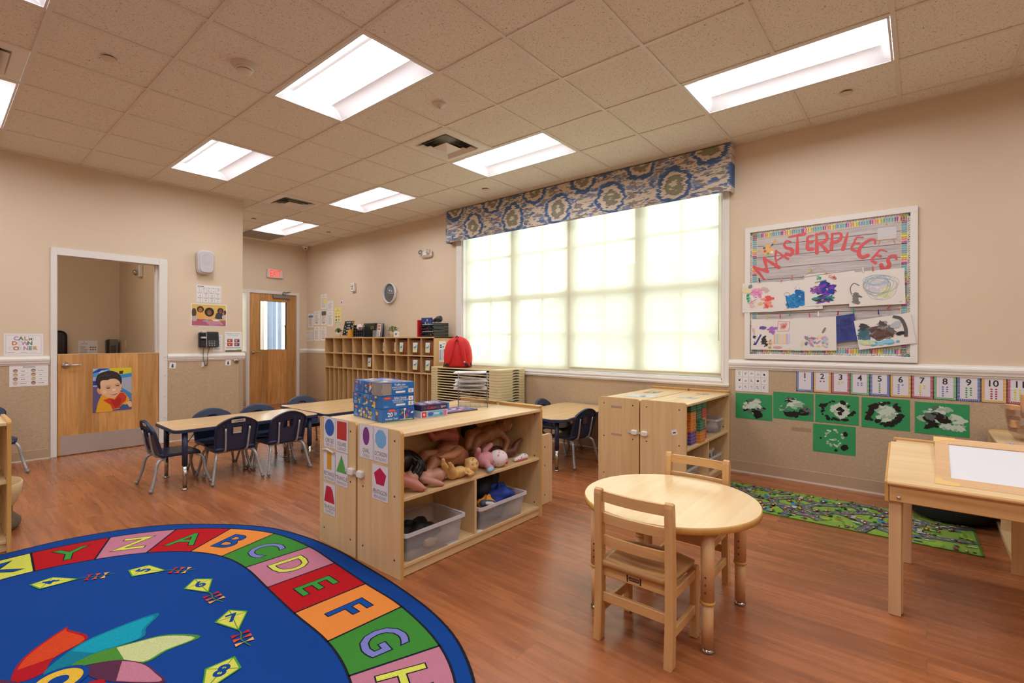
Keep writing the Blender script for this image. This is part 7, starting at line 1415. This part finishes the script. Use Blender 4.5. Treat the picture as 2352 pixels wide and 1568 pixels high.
# ================================================================ CLEAR BINS
CB = mk_plastic('frosted_bin', 'F4F2F4', .82)
def bin_(lab, x, y, z, w, dp, h, rz=0, name='clear_bin'):
    t = thing(name, lab, 'bin', (x, y, z), rz); mb = M(); k = .9
    def ring(s, zz, r=.02): return [(a, b, zz) for a, b in rrect(-w/2*s, -dp/2*s, w/2*s, dp/2*s, r, 4)]
    rs = [ring(k, .0), ring(k, .002), ring(1, h), ring(.985, h), ring(k-.015, .004)]; n = len(rs[0])
    mb.add([p for r in rs for p in r], [(r*n+i, r*n+(i+1) % n, (r+1)*n+(i+1) % n, (r+1)*n+i) for r in range(4) for i in range(n)]+[tuple(range(n))[::-1], tuple(4*n+i for i in range(n))], CB, True); mb.build('body', t)
    mb = M(); rs = [ring(1, h-.018), ring(1.055, h-.018), ring(1.055, h), ring(.99, h)]; mb.add([p for r in rs for p in r], [(r*n+i, r*n+(i+1) % n, (r+1)*n+(i+1) % n, (r+1)*n+i) for r in range(3) for i in range(n)], mk_plastic('bin_rim', 'F2F0F4', .40)); mb.build('rim', t); return t
def cloth(name, lab, loc, r, c, sc=(1, 1, 1), seed=0, cat='cloth', pat=None):
    R = random.Random(seed); mb = M(); n, k = 22, 12; vs = []; ph = [R.uniform(0, 6) for _ in range(6)]
    for i in range(k+1):
        for j in range(n):
            a, b = 2*pi*j/n, pi*i/k; q = r*(1+.16*sin(3*a+ph[0]+2*b)+.12*sin(5*a+ph[1]-3*b)+.08*sin(7*b+ph[2]+a)); vs.append((loc[0]+q*sin(b)*cos(a)*sc[0], loc[1]+q*sin(b)*sin(a)*sc[1], loc[2]+r*sc[2]-q*cos(b)*sc[2]*.95))
    mb.add(vs, [(i*n+j, i*n+(j+1) % n, (i+1)*n+(j+1) % n, (i+1)*n+j) for i in range(k) for j in range(n)], pat or col(c, .7, var=.12, vs=30), True); return tag(mb.build(name), lab, cat)
bin_('frosted clear bin in the left bottom bay of the doll shelf, holding dark clothes', 1.80, 2.185, .069, .42, .30, .155)
cloth('doll_clothes', 'black doll clothes piled in the left bin', (1.77, 2.20, .075), .085, '141316', (1.75, 1.2, .75), 1, 'clothes'); cloth('straw_hat', 'tan round shape seen through the wall of the left bin', (1.81, 2.10, .076), .028, 'B08C60', (1.7, 1, .9), 2, 'hat')
bin_('frosted clear bin in the right bottom bay of the doll shelf, heaped with costumes', 2.37, 2.185, .069, .44, .30, .145)
cloth('costume', 'shiny blue costume cloth on the right side of the right bin', (2.46, 2.17, .135), .075, '1E3C9C', (1.35, 1.2, .85), 3, 'costume'); cloth('costume', 'yellow-orange costume cloth at the front of the right bin', (2.28, 2.11, .13), .055, 'D8902C', (1.2, .8, 1.0), 4, 'costume'); cloth('costume', 'dark navy cloth at the back of the right bin', (2.40, 2.26, .12), .105, '15162A', (1.5, .8, 1.05), 5, 'costume'); cloth('costume', 'black lumpy cloth filling the lower part of the right bin', (2.36, 2.18, .074), .085, '2A2A34', (1.95, 1.25, .75), 6, 'costume'); cloth('costume', 'red and white checked cloth behind the divider in the right bin', (2.20, 2.22, .17), .05, '7A3038', (.8, .9, 1.2), 7, 'costume', woven('D8C8C8', '8C2834', 300))
t = thing('doll_shoe', 'dark doll shoe with a pale sole lying on the right bin edge', 'shoe', (2.235, 2.06, .20)); mb = M(); mb.tube([(-.03, .01, .022), (.02, 0, .016), (.045, -.01, .012)], [.022, .018, .014], col('33475A', .6), 10, rnd=True); mb.build('upper', t); mb = M(); mb.tube([(-.02, -.014, .026), (.02, -.018, .014), (.05, -.02, .004)], [.010, .012, .008], col('CFCAC8', .5), 8, rnd=True); mb.build('sole', t)
for x, y, lab in ((1.94, 2.062, 'white label strip on the shelf board under the left bin'), (2.145, 2.06, 'white label on the shelf board beside the divider')): sheet(F2(x, y, .0685), 'shelf_label', lab, 'label', -.04, -.015, .04, .015, None, PAPER, t=.0006, off=.0003)
# bins and toys of the brick shelf
bin_('clear bin of white animal toys on the right of the upper brick shelf', 4.74, 1.56, .376, .20, .26, .13); 
cloth('toy_animal', 'white plush toy lying in the bin right of the bricks', (4.73, 1.53, .38), .06, 'D8D0CC', (1.3, 1.3, .8), 11, 'toy'); cloth('toy_animal', 'small teal toy in the bin right of the bricks', (4.80, 1.47, .40), .022, '2C6C84', (1, 1, 1), 12, 'toy')
bin_('clear bin with a car picture on the lower brick shelf, left bay', 4.05, 1.56, .063, .30, .26, .13); bin_('clear bin with white dinosaur toys on the lower brick shelf, right bay', 4.60, 1.55, .063, .30, .26, .13)
cloth('toy_car', 'grey and teal toy cars in the left lower bin', (4.05, 1.55, .068), .075, '7A8488', (1.6, 1.3, .6), 13, 'toy'); cloth('toy_animal', 'black and white toy animals in the right lower bin', (4.6, 1.55, .068), .08, '5C5A5C', (1.4, 1.2, .7), 14, 'toy')
for k, x in enumerate((4.62, 4.70)): mb = M(); mb.tube([(x, 1.50, .14), (x+.01, 1.50, .19), (x+.03, 1.49, .215)], [.014, .011, .013], col('D8D4D0', .5), 8, rnd=True); tag(mb.build('toy_animal'), 'white long-necked toy sticking up from the lower right bin, %s of the two' % ('left' if k == 0 else 'right'), 'toy')
# cardboard bricks
BC = {'g': ('2F6A4C', 'A4CCB2'), 'o': ('D8802C', 'F6D2A4'), 'r': ('C23A3C', 'F0B0A8'), 'p': ('5C4492', 'C8B8E8')}
NMB = {'g': 'green', 'o': 'orange', 'r': 'red', 'p': 'purple'}
def brick(c, x, y, z, w, dp, h, lab):
    a, b = BC[c]; t = thing('cardboard_brick', lab, 'toy brick', (x, y, z), 0, 'cardboard bricks stacked on the shelf'); mb = M(); mb.box(0, w, 0, dp, 0, h, col(a, .4, var=.04), .001); mb.build('body', t); lt = col(b, .45, var=0)
    for f, ww in ((Fr((0, 0, 0), (1, 0, 0), (0, 0, 1), (0, -1, 0)), w), (Fr((0, dp, 0), (0, -1, 0), (0, 0, 1), (-1, 0, 0)), dp)):
        d = D(f); n = 4 if h > .06 else 2
        for k in range(n+1): y_ = h*k/n; d.rect(.001, max(.001, y_-.0012), ww-.001, min(h-.001, y_+.0012), lt)
        d.up()
        for k in range(n):
            for j in range(3): xx = ww*((j+.5*(k % 2))/2.5); 0 < xx < ww-.003 and d.rect(xx, h*k/n, xx+.002, h*(k+1)/n, lt)
        d.m.build('mortar_print', t)
ZB = .376
LAYOUT = [('p', 4.03, 1.43, 0, .125, .20, .105, 'purple brick at the bottom left of the pile'), ('o', 4.165, 1.40, 0, .125, .20, .098, 'orange brick at the bottom of the pile, standing forward'), ('r', 4.30, 1.43, 0, .11, .20, .105, 'red brick at the bottom right of the pile'), ('o', 4.03, 1.43, .106, .125, .20, .085, 'orange brick right above the purple one'), ('g', 4.165, 1.40, .099, .125, .16, .085, 'green brick standing forward on the orange one'),
          ('o', 4.30, 1.43, .106, .10, .20, .085, 'orange brick above the lowest red one'), ('o', 4.03, 1.43, .192, .125, .20, .075, 'upper orange brick of the left column'), ('g', 4.165, 1.43, .185, .125, .20, .082, 'green brick in the middle of the pile above the forward one'), ('r', 4.30, 1.43, .192, .11, .20, .080, 'red brick high in the right column'),
          ('g', 4.03, 1.43, .268, .125, .20, .07, 'green brick topping the left column'), ('g', 4.165, 1.43, .268, .125, .20, .07, 'green brick topping the middle column'), ('g', 4.30, 1.43, .273, .11, .20, .068, 'green brick topping the right column'), ('r', 3.93, 1.45, .05, .09, .18, .14, 'dark red brick half hidden at the left beside the shelf end'), ('g', 3.93, 1.45, 0, .09, .18, .049, 'green brick half hidden at the bottom left corner')]
for c, x, y, z, w, dp, h, lab in LAYOUT: brick(c, x-.04, y, ZB+z, w, dp, h, lab)
# ================================================================ EASEL TABLE, WHITEBOARD
ET = thing('art_table', 'slope-topped maple art table at the right edge of the photo', 'table', (2.78, .10, 0)); P2 = solid('Z')
def eb(nm, *a, **k): mb = M(); mb.box(*a); return mb.build(nm, ET)
EL_ = -1.35; PB2 = maple('Y'); SB = beech('Y')
for x in (.0, .70):
    for y in (-.045, EL_+.01): y += .008 if x == 0 else -.022; mb = M(); mb.box(x, x+.032, y-.002, y+.043, 0, .53, beech('Z'), .003); mb.build('leg', ET)
for y in (-.045, EL_+.01): mb = M(); mb.box(.034, .064, y, y+.04, 0, .52, beech('Z'), .003); mb.build('leg', ET)
mb = M(); mb.box(-.018, -.0005, EL_, .004, .515, .588, solid('Y'), .003); fa = mb.build('front_apron', ET); mb = M(); mb.lathe((-.018, -.03, .535), [(.008, 0), (.007, .003), (0, .004)], CHROME, 14, T=Matrix.Rotation(-pi/2, 3, 'Y')); mb.build('bolt', fa)
mb = M(); mb.box(.735, .753, EL_, .004, .50, .588, solid('Y'), .003); mb.build('rear_apron', ET)
mb = M(); mb.prism([(-.018, .513), (.75, .513), (.75, .60), (.44, .704), (.36, .712), (-.02, .60)], Fr((0, .006, 0), (1, 0, 0), (0, 0, 1), (0, -1, 0)), -.014, 0.0, maple('X'), band('X'), ch=.0015); mb.build('side_cheek', ET)
mb = M(); f = Fr((-.022, 0, .592), (.958, 0, .286), (0, -1, 0), (-.286, 0, .958)); mb.prism([(0, -.012), (.405, -.012), (.405, -EL_), (0, -EL_)], f, 0, .014, PB2, solid('Y'), ch=.002); mb.build('sloped_top', ET)
mb = M(); mb.box(-.034, -.018, EL_, .012, .588, .606, solid('Y'), .006); mb.build('ledge', ET)
mb = M(); mb.box(.392, .47, EL_, -.006, .700, .714, PB2, .003); mb.box(.470, .484, EL_, .006, .704, .727, solid('Y'), .005); mb.build('crest_rail', ET)
mb = M(); f = Fr((.47, 0, .706), (.93, 0, -.36), (0, -1, 0), (.36, 0, .93)); mb.prism([(0, 0), (.30, 0), (.30, -EL_), (0, -EL_)], f, -.014, 0, PB2); mb.build('rear_slope', ET)
wb = thing('whiteboard', 'wood-framed whiteboard leaning on the slope of the art table', 'whiteboard', (2.78, -.056, .604)); rx = V((.93, 0, .355)).normalized()
f = Fr((.012, 0, .014), rx, (0, -1, 0), rx.cross(V((0, -1, 0)))); WL, WHh, e = 1.1, .40, .055
for nm, a0, b0, a1, b1 in (('frame_rail', 0, 0, e, WL), ('frame_rail', WHh-e, 0, WHh, WL), ('frame_rail', e, 0, WHh-e, .048), ('frame_rail', e, WL-.048, WHh-e, WL)):
    mb = M(); mb.prism([(a0, b0), (a1, b0), (a1, b1), (a0, b1)], f, 0, .02, beech('Y'), ch=.0025); mb.build(nm, wb)
mb = M(); mb.prism([(e, .048), (WHh-e, .048), (WHh-e, WL-.048), (e, WL-.048)], f, .004, .014, col('E4E4E8', .12, var=0)); mb.build('writing_surface', wb)
for a in (0, WHh-.04):
    mb = M(); c = V((a, 0)); o = [(a-.004, -.004), (a+.044, -.004), (a+.044, .02), (a+.03, .02), (a+.02, .075), (a-.004, .075)] if a == 0 else [(a-.004, -.004), (a+.044, -.004), (a+.044, .075), (a+.02, .075), (a+.01, .02), (a-.004, .02)]; mb.prism(o, f, -.001, .023, col('E4BC78', .4, var=.02), ch=.002); mb.build('corner_cap', wb)
d = D(f, z=.0206); d.poly([(.014, .265), (.028, .265), (.028, .40), (.014, .40)], cm('34508C')); d.up().poly([(.017, .315), (.025, .315), (.021, .33)], cm('A8A8D0')); d.m.build('maker_label', wb)
# ---- black rope basket, wooden blocks tub
RO = woven('3A3A40', '101012', 150); t = thing('rope_basket', 'big black coiled rope basket on the road rug under the art table', 'basket', (4.56, -.16, .012)); mb = M(); mb.lathe((0, 0, 0), [(.16, 0), (.21, .02), (.25, .07), (.285, .15), (.30, .24), (.305, .30), (.296, .305), (.28, .24), (.24, .08), (.15, .02), (0, .015)], RO, 40)
mb.build('body', t); mb = M(); mb.tube([(.08*0-.16, .0+.08, .28), (-.17, .06, .50), (-.16, .03, .55), (-.15, 0, .51), (-.16, -.06, .28)], .006, RO, 8); mb.build('handle', t)
t = thing('block_tub', 'clear tapered tub of wooden blocks on the low shelf at the right edge', 'tub', (4.53, -.56, .605)); mb = M(); mb.lathe((0, 0, 0), [(.09, 0), (.115, .04), (.135, .18), (.15, .19), (.15, .20), (.132, .195), (.112, .045), (0, .006)], mk_plastic('tub_plastic', 'F0EAE6', .88), 28, pw=.7); mb.build('body', t)
R = random.Random(31); WBK = [wood('toy_block', 'D9A878', 'C48E5E', a) for a in 'XYZ']; labs = ['flat wooden block on the left rim of the tub', 'ridged wooden block standing up in the tub', 'wooden block leaning at the right of the tub', 'wooden block near the tub bottom, left side', 'wooden block in the middle of the tub', 'wooden block near the tub bottom, right side', 'wooden block at the back of the tub', 'wooden block under the flat one in the tub', 'short wooden block at the top middle of the tub']
for k, (x, y, z, w, dp, h, a) in enumerate([(-.08, .05, .165, .10, .045, .03, .2), (-.02, -.01, .12, .04, .03, .14, .1), (.045, -.03, .13, .035, .05, .12, -.3), (-.05, .04, .05, .10, .04, .045, .1), (.0, .0, .02, .12, .10, .03, .3), (.05, .03, .05, .05, .05, .06, .2), (.03, -.07, .07, .10, .035, .07, 0), (-.06, -.03, .11, .08, .04, .04, .5), (.01, .05, .12, .07, .04, .05, -.2)]):
    mb = M(); T = Matrix.Translation((4.53+x, -.505+y, .63+z)) @ Matrix.Rotation(a, 4, 'Z'); mb.box(-w/2, w/2, -dp/2, dp/2, 0, h, WBK[k % 3], .003, T=T); tag(mb.build('wooden_block'), labs[k], 'block', 'wooden blocks in the tub')
t = thing('rope_waste_basket', 'cream and brown two-tone rope basket behind the left shelf', 'basket', (.205, 4.60, 0)); mb = M(); mb.lathe((0, 0, 0), [(.165, .145), (.185, .17), (.205, .23), (.212, .295), (.203, .299), (.195, .23), (.15, .15)], woven('E0C79A', 'B89868', 330), 34, pw=.75); mb.build('cream_band', t)
mb = M(); mb.lathe((0, 0, 0), [(.175, .0), (.20, .02), (.205, .045), (.18, .075), (.165, .095), (.165, .15), (.15, .15), (.14, .03), (0, .02)], woven('8A7454', '3C3226', 330), 34, pw=.75); mb.build('woven_base', t)
# ================================================================ RUGS
t = thing('alphabet_rug', 'large oval blue alphabet rug with lettered squares and a pinwheel of petals', 'rug', (.305, 2.36, 0)); cp = carpet
OUT_ = [(-.033, 1.645), (.30, 1.640), (.665, 1.494), (.95, 1.2), (1.13, .90), (1.21, .58), (1.235, .25), (1.225, -.05), (1.2, -.397), (1.154, -.704), (1.07, -.955), (.91, -1.20), (.66, -1.42), (.35, -1.58)]
OUT_ = cr([*OUT_, *[(-a, -b) for a, b in OUT_], OUT_[0]], 6)[:-1]
NV = cp('1B1E2C'); mb = M(); mb.prism(OUT_, FG, 0, .007, NV); mb.build('backing', t); RF = Fr((0, 0, .0072), (1, 0, 0), (0, 1, 0), (0, 0, 1)); d = D(RF, z=0, st=.0002)
def sc_(P_, k): return [(a-a/ sqrt(a*a+b*b)*k, b-b/sqrt(a*a+b*b)*k) for a, b in P_]
BLU = cp('0B4292'); d.poly(sc_(OUT_, .012), BLU).up()
dO = [(.083, 1.538), (.426, 1.474), (.730, 1.313), (.961, 1.06), (1.107, .762), (1.149, .405), (1.133, .099), (1.111, -.228), (1.095, -.539), (1.014, -.888), (.86, -1.15), (.61, -1.36), (.28, -1.50)]
dI = [(.064, 1.219), (.298, 1.155), (.507, 1.04), (.672, .867), (.766, .662), (.795, .416), (.775, .109), (.752, -.214), (.739, -.52), (.681, -.768), (.575, -.97), (.40, -1.12), (.17, -1.205)]
dO += [(-a, -b) for a, b in dO]; dI += [(-a, -b) for a, b in dI]; N = 26
cO = cr([*dO, dO[0]], 5); cI = cr([*dI, dI[0]], 5)
# closed splines: redo the seam with wrap-around tangents
def closed(P_, k=5):
    n = len(P_); o = []
    for i in range(n):
        a, b, c, e = [V(P_[j % n]) for j in (i-1, i, i+1, i+2)]
        for q in range(k): s = q/k; o.append(tuple(.5*((2*b)+(c-a)*s+(2*a-5*b+4*c-e)*s*s+(3*b-a-3*c+e)*s**3)))
    return o
cO, cI = closed(dO), closed(dI); BG = ['B8141E', 'E88C3E', '3F8A34', 'C27C92', 'B8141E', 'E88C3E', '3F8A34', 'C27C92']; FGc = ['3F9A3A', '0F4C9E', '7C80C4', 'D9DC5A']
# cell k starts at divider k; cell 0 = Y, 1 = Z, 2 = A ...
LETS = 'YZABCDEFGHIJKLMNOPQRSTUVWX'
def cellcol(ch):
    if ch == 'Y': return 'B8141E', '3F9A3A'
    if ch == 'Z': return 'C27C92', 'D9DC5A'
    if ch == 'X': return 'D9DC5A', '0F4C9E'
    i = (ord(ch)-65) % 4; return BG[i], FGc[i]
for k, ch in enumerate(LETS):
    b_, f_ = cellcol(ch); d.poly([cO[(5*k+j) % 130] for j in range(6)]+[cI[(5*k+j) % 130] for j in range(5, -1, -1)], cp(b_))
d.up()
LW = .010; d.line(cO, LW, NV, True).line(cI, LW, NV, True)
for k in range(N): d.line([dO[k], dI[k]], LW, NV)
d.up()
for k, ch in enumerate(LETS):
    o = V(cO[(5*k+2) % 130]).lerp(V(cO[(5*k+3) % 130]), .5); i = V(cI[(5*k+2) % 130]).lerp(V(cI[(5*k+3) % 130]), .5); c = (o+i)/2; u = (o-i).normalized(); rot = math.atan2(u.y, u.x)-pi/2
    if ch in 'YZ': rot -= .0
    d.text(ch, c.x, c.y, .185, NV, .030, rot, sq=.95); d.up().text(ch, c.x, c.y, .185, cp(cellcol(ch)[1]), .008, rot, sq=.95); d.up(-1)
d.up(2)
# pinwheel petals
def petal(pts, m1, m2, tipm, cut, ang=0):
    c, s = cos(ang), sin(ang); P_ = closed([(a*c-b*s, a*s+b*c) for a, b in pts], 4); g = V((sum(p[0] for p in P_)/len(P_), sum(p[1] for p in P_)/len(P_)))
    d.up(.5).poly(P_, cp(m2)); Q = [tuple(V(p)+(g-V(p))*.10) for p in P_]; dd = g.normalized(); lim = g.length*cut
    d.up(.5).poly([q for q in Q if V(q).dot(dd) > lim] or Q, cp(m1))
PT = [([(-.107, .117), (-.063, .275), (.074, .414), (.082, .385), (.123, .25), (.013, .184), (-.03, .098)], 'D2451E', 'B01420'), ([(-.03, .088), (.033, .172), (.137, .24), (.36, .252), (.295, .15), (.261, .079), (.114, .10), (.041, .069)], '0C9CB4', '0A7A92'),
      ([(.041, .064), (.114, .10), (.241, .069), (.341, .025), (.422, -.092), (.308, -.094), (.224, -.114), (.156, -.009)], 'C9D194', '4B8C34'), ([(.074, .019), (.156, -.009), (.221, -.11), (.241, -.224), (.236, -.296), (.099, -.113)], 'C27C92', '5A2C48')]
for j in range(2):
    for pts, a, b in PT: petal(pts, a, b, None, .75, j*pi)
d.up().ell(0, 0, .085, .085, BLU, 30).up().ell(0, 0, .068, .068, cp('E6B93A'), 30).up().ell(0, 0, .03, .03, BLU, 20)
# kites with numbers
KT = [((.41-.305, 3.34-2.36), (-.85, .5), '4'), ((.745-.305, 3.135-2.36), (-.65, .75), '5'), ((.875-.305, 2.74-2.36), (.0, 1), '6'), ((.86-.305, 2.30-2.36), (.16, .98), '7'), ((.69-.305, 1.965-2.36), (.75, .65), '8')]
KT += [((-a, -b), (-p, -q), n) for (a, b), (p, q), n in [(KT[0][0], KT[0][1], '9'), (KT[1][0], KT[1][1], '10'), (KT[2][0], KT[2][1], '1'), (KT[3][0], KT[3][1], '2'), (KT[4][0], KT[4][1], '3')]]
for (x, y), (p, q), n in KT:
    u = V((p, q)).normalized(); f = Fr(RF.p(x, y), (u.y, -u.x, 0), (u.x, u.y, 0), (0, 0, 1)); e = D(f, d.m, d.z, .0002)
    kp = [(0, -.098), (.058, .025), (.004, .085), (-.058, .020)]; e.poly([(a*1.14, b*1.12) for a, b in kp], cp('4E9A3C')).up().poly(kp, cp('D9D65A')).up().line([(0, -.098), (.004, .085)], .004, cp('4E9A3C')).line([(-.058, .02), (.058, .025)], .004, cp('4E9A3C')).up().text(n, .002, .012, .068, BLU, .03, sq=.95)
    tl = cr([(0, -.10), (.004, -.14), (-.006, -.19), (.012, -.255)], 4); e.line(tl, .005, cp('3F8A34')); e.up()
    for yy, c in ((-.145, 'C0202A'), (-.18, 'D8502C'), (-.215, 'E8A860')): e.poly([(0, yy), (.034, yy+.016), (.034, yy-.008)], cp(c)).poly([(0, yy), (-.034, yy+.010), (-.034, yy-.014)], cp(c))
d.m.build('printed_pile', t)
# road rug
t = thing('road_rug', 'green play rug printed with grey roads along the right wall', 'rug', (4.17, .50, 0)); t.rotation_euler[2] = radians(1.0)
RW, RL = .66, 1.56; mb = M(); mb.prism(rrect(-RW/2, -RL/2, RW/2, RL/2, .01), FG, 0, .006, cp('55782A')); mb.build('backing', t); d = D(Fr((0, 0, .0062), (1, 0, 0), (0, 1, 0), (0, 0, 1)), z=0, st=.00015); R = random.Random(77)
GR = cp('86A846'); d.rect(-RW/2+.006, -RL/2+.012, RW/2-.006, RL/2-.012, GR).up()
for k in range(90): d.blob(R.uniform(-.3, .3), R.uniform(-.75, .75), R.uniform(.015, .05), R.uniform(.01, .03), cp(R.choice(('6E9636', '9ABC54', '90B248'))), R, .3, 9); k % 12 == 0 and d.up(.4)
d.up(); RG, RY = cp('6C6E72'), cp('E0D24C')
roads = [[(-.16, .76), (-.10, .6), (-.17, .45), (-.06, .30), (-.14, .1), (-.02, -.05), (-.12, -.25), (-.04, -.42), (-.15, -.58), (-.1, -.77)], [(.30, .55), (.12, .60), (.02, .48), (.08, .33), (.20, .22), (.12, .05), (.22, -.12), (.10, -.25), (.18, -.45), (.1, -.6), (.2, -.77)], [(-.10, .32), (.05, .36), (.18, .24)], [(-.12, .1), (.0, .14), (.13, .05)], [(-.02, -.05), (.06, -.15), (.12, -.24)], [(-.05, -.42), (.06, -.5), (.14, -.5)], [(-.32, .46), (-.22, .50), (-.16, .44)], [(.02, .70), (.10, .76), (.20, .72), (.22, .64), (.12, .60)], [(-.10, .62), (-.02, .64), (.04, .56), (.06, .50)], [(-.27, .02), (-.20, .10), (-.22, .2), (-.2, .22)], [(.32, .30), (.24, .34), (.24, .44), (.32, .48)], [(-.12, -.25), (-.22, -.36), (-.2, -.48), (-.13, -.58)], [(.16, -.05), (.26, -.1), (.28, -.25), (.16, -.35)], [(-.28, .70), (-.2, .66), (-.14, .68)], [(-.32, -.2), (-.2, -.24), (-.12, -.25)], [(-.06, .31), (-.2, .22), (-.32, .24)]]
for rd in roads: c = cr(rd, 6); d.up(.3).line(c, .070, cp('2C2E30'))
d.up()
for rd in roads: c = cr(rd, 6); d.up(.3).line(c, .060, RG)
d.up()
for rd in roads:
    c = cr(rd, 8)
    for i in range(0, len(c)-1, 2): d.line([c[i], V(c[i]).lerp(V(c[i+1]), .8)], .006, RY)
d.up()
for x, y in ((.08, .42), (-.24, .36), (.0, .22), (.24, .05), (-.02, -.3)): d.ell(x, y, .035, .02, cp('3E8ACC'), 16, .5)
d.up()
for k in range(330):
    x, y = R.uniform(-.31, .31), R.uniform(-.75, .75); s = R.uniform(.007, .014); q = R.random(); d.up(.15)
    if q < .4: d.blob(x, y, s, s, cp(R.choice(('2F6A24', '3C7C2C', '24541C'))), R, .2, 9)
    elif q < .75: w_ = s*1.6; d.rect(x-w_, y-s, x+w_, y+s, cp(R.choice(('8C3A34', 'B84438', '5A3C30')))).up(.15).rect(x-w_*.8, y-s*.2, x+w_*.6, y+s*.8, cp(R.choice(('D8D4CC', 'A8A8A8', '4C5C9C', 'D8B83C'))))
    else: d.rect(x-s*.5, y-s*1.6, x+s*.5, y+s*1.6, cp(R.choice(('D8D4CC', '3C5CA8', 'C83C38', 'E0C03C'))))
for x, y, a in ((.14, .56, 0), (-.13, .5, 1), (-.1, .2, 1), (.17, .2, 1), (-.08, -.15, 1), (.16, -.2, 1), (-.1, -.5, 1), (.17, -.4, 1)):
    for j in range(5): d.rect(x-.028+.012*j, y-.012, x-.021+.012*j, y+.012, cp('D8D4D0'))
d.m.build('printed_pile', t)
# ================================================================ WORLD, CAMERA, RENDER LOOK
w = bpy.data.worlds.new('World'); bpy.context.scene.world = w; w.use_nodes = True; nt = w.node_tree
bg = nt.nodes['Background']; tc = nt.nodes.new('ShaderNodeTexCoord'); sx = nt.nodes.new('ShaderNodeSeparateXYZ'); nt.links.new(tc.outputs['Generated'], sx.inputs[0])
r = ramp(nt, [(0, (.7, .74, .78, 1)), (.5, (.92, .98, 1, 1)), (1, (.72, .86, 1, 1))])
mr = nd(nt, 'ShaderNodeMapRange'); mr.inputs['From Min'].default_value = -1; nt.links.new(sx.outputs[2], mr.inputs['Value']); nt.links.new(mr.outputs[0], r.inputs[0]); nt.links.new(r.outputs[0], bg.inputs[0])
bg.inputs[1].default_value = 5.5
cam = bpy.data.cameras.new('camera'); co = bpy.data.objects.new('camera', cam); C.objects.link(co); bpy.context.scene.camera = co
cam.sensor_width = 36; cam.lens = 1123.7/2352*36; cam.shift_y = -1.35/2352*-1*-1
yaw, pit, rol = radians(50.18), radians(-.055), radians(.1387)
Fv = V((sin(yaw)*cos(pit), cos(yaw)*cos(pit), sin(pit))); R0 = V((cos(yaw), -sin(yaw), 0)); U0 = R0.cross(Fv)
Rv = R0*cos(rol)+U0*sin(rol); Uv = U0*cos(rol)-R0*sin(rol)
mt = Matrix((Rv, Uv, -Fv)).transposed().to_4x4(); mt.translation = V((0, 0, 1.228)); co.matrix_world = mt
cam.clip_start = .02; cam.clip_end = 200
sc = bpy.context.scene; sc.view_settings.view_transform = 'Standard'; sc.view_settings.look = 'None'; sc.view_settings.gamma = 1; sc.view_settings.use_curve_mapping = False
sc.view_settings.exposure = 0.0
sc.cycles.max_bounces = 8; sc.cycles.diffuse_bounces = 5; sc.cycles.transparent_max_bounces = 16; sc.cycles.use_denoising = True; sc.cycles.sample_clamp_indirect = 6
for o in bpy.data.objects:
    if '_w' in o: del o['_w']
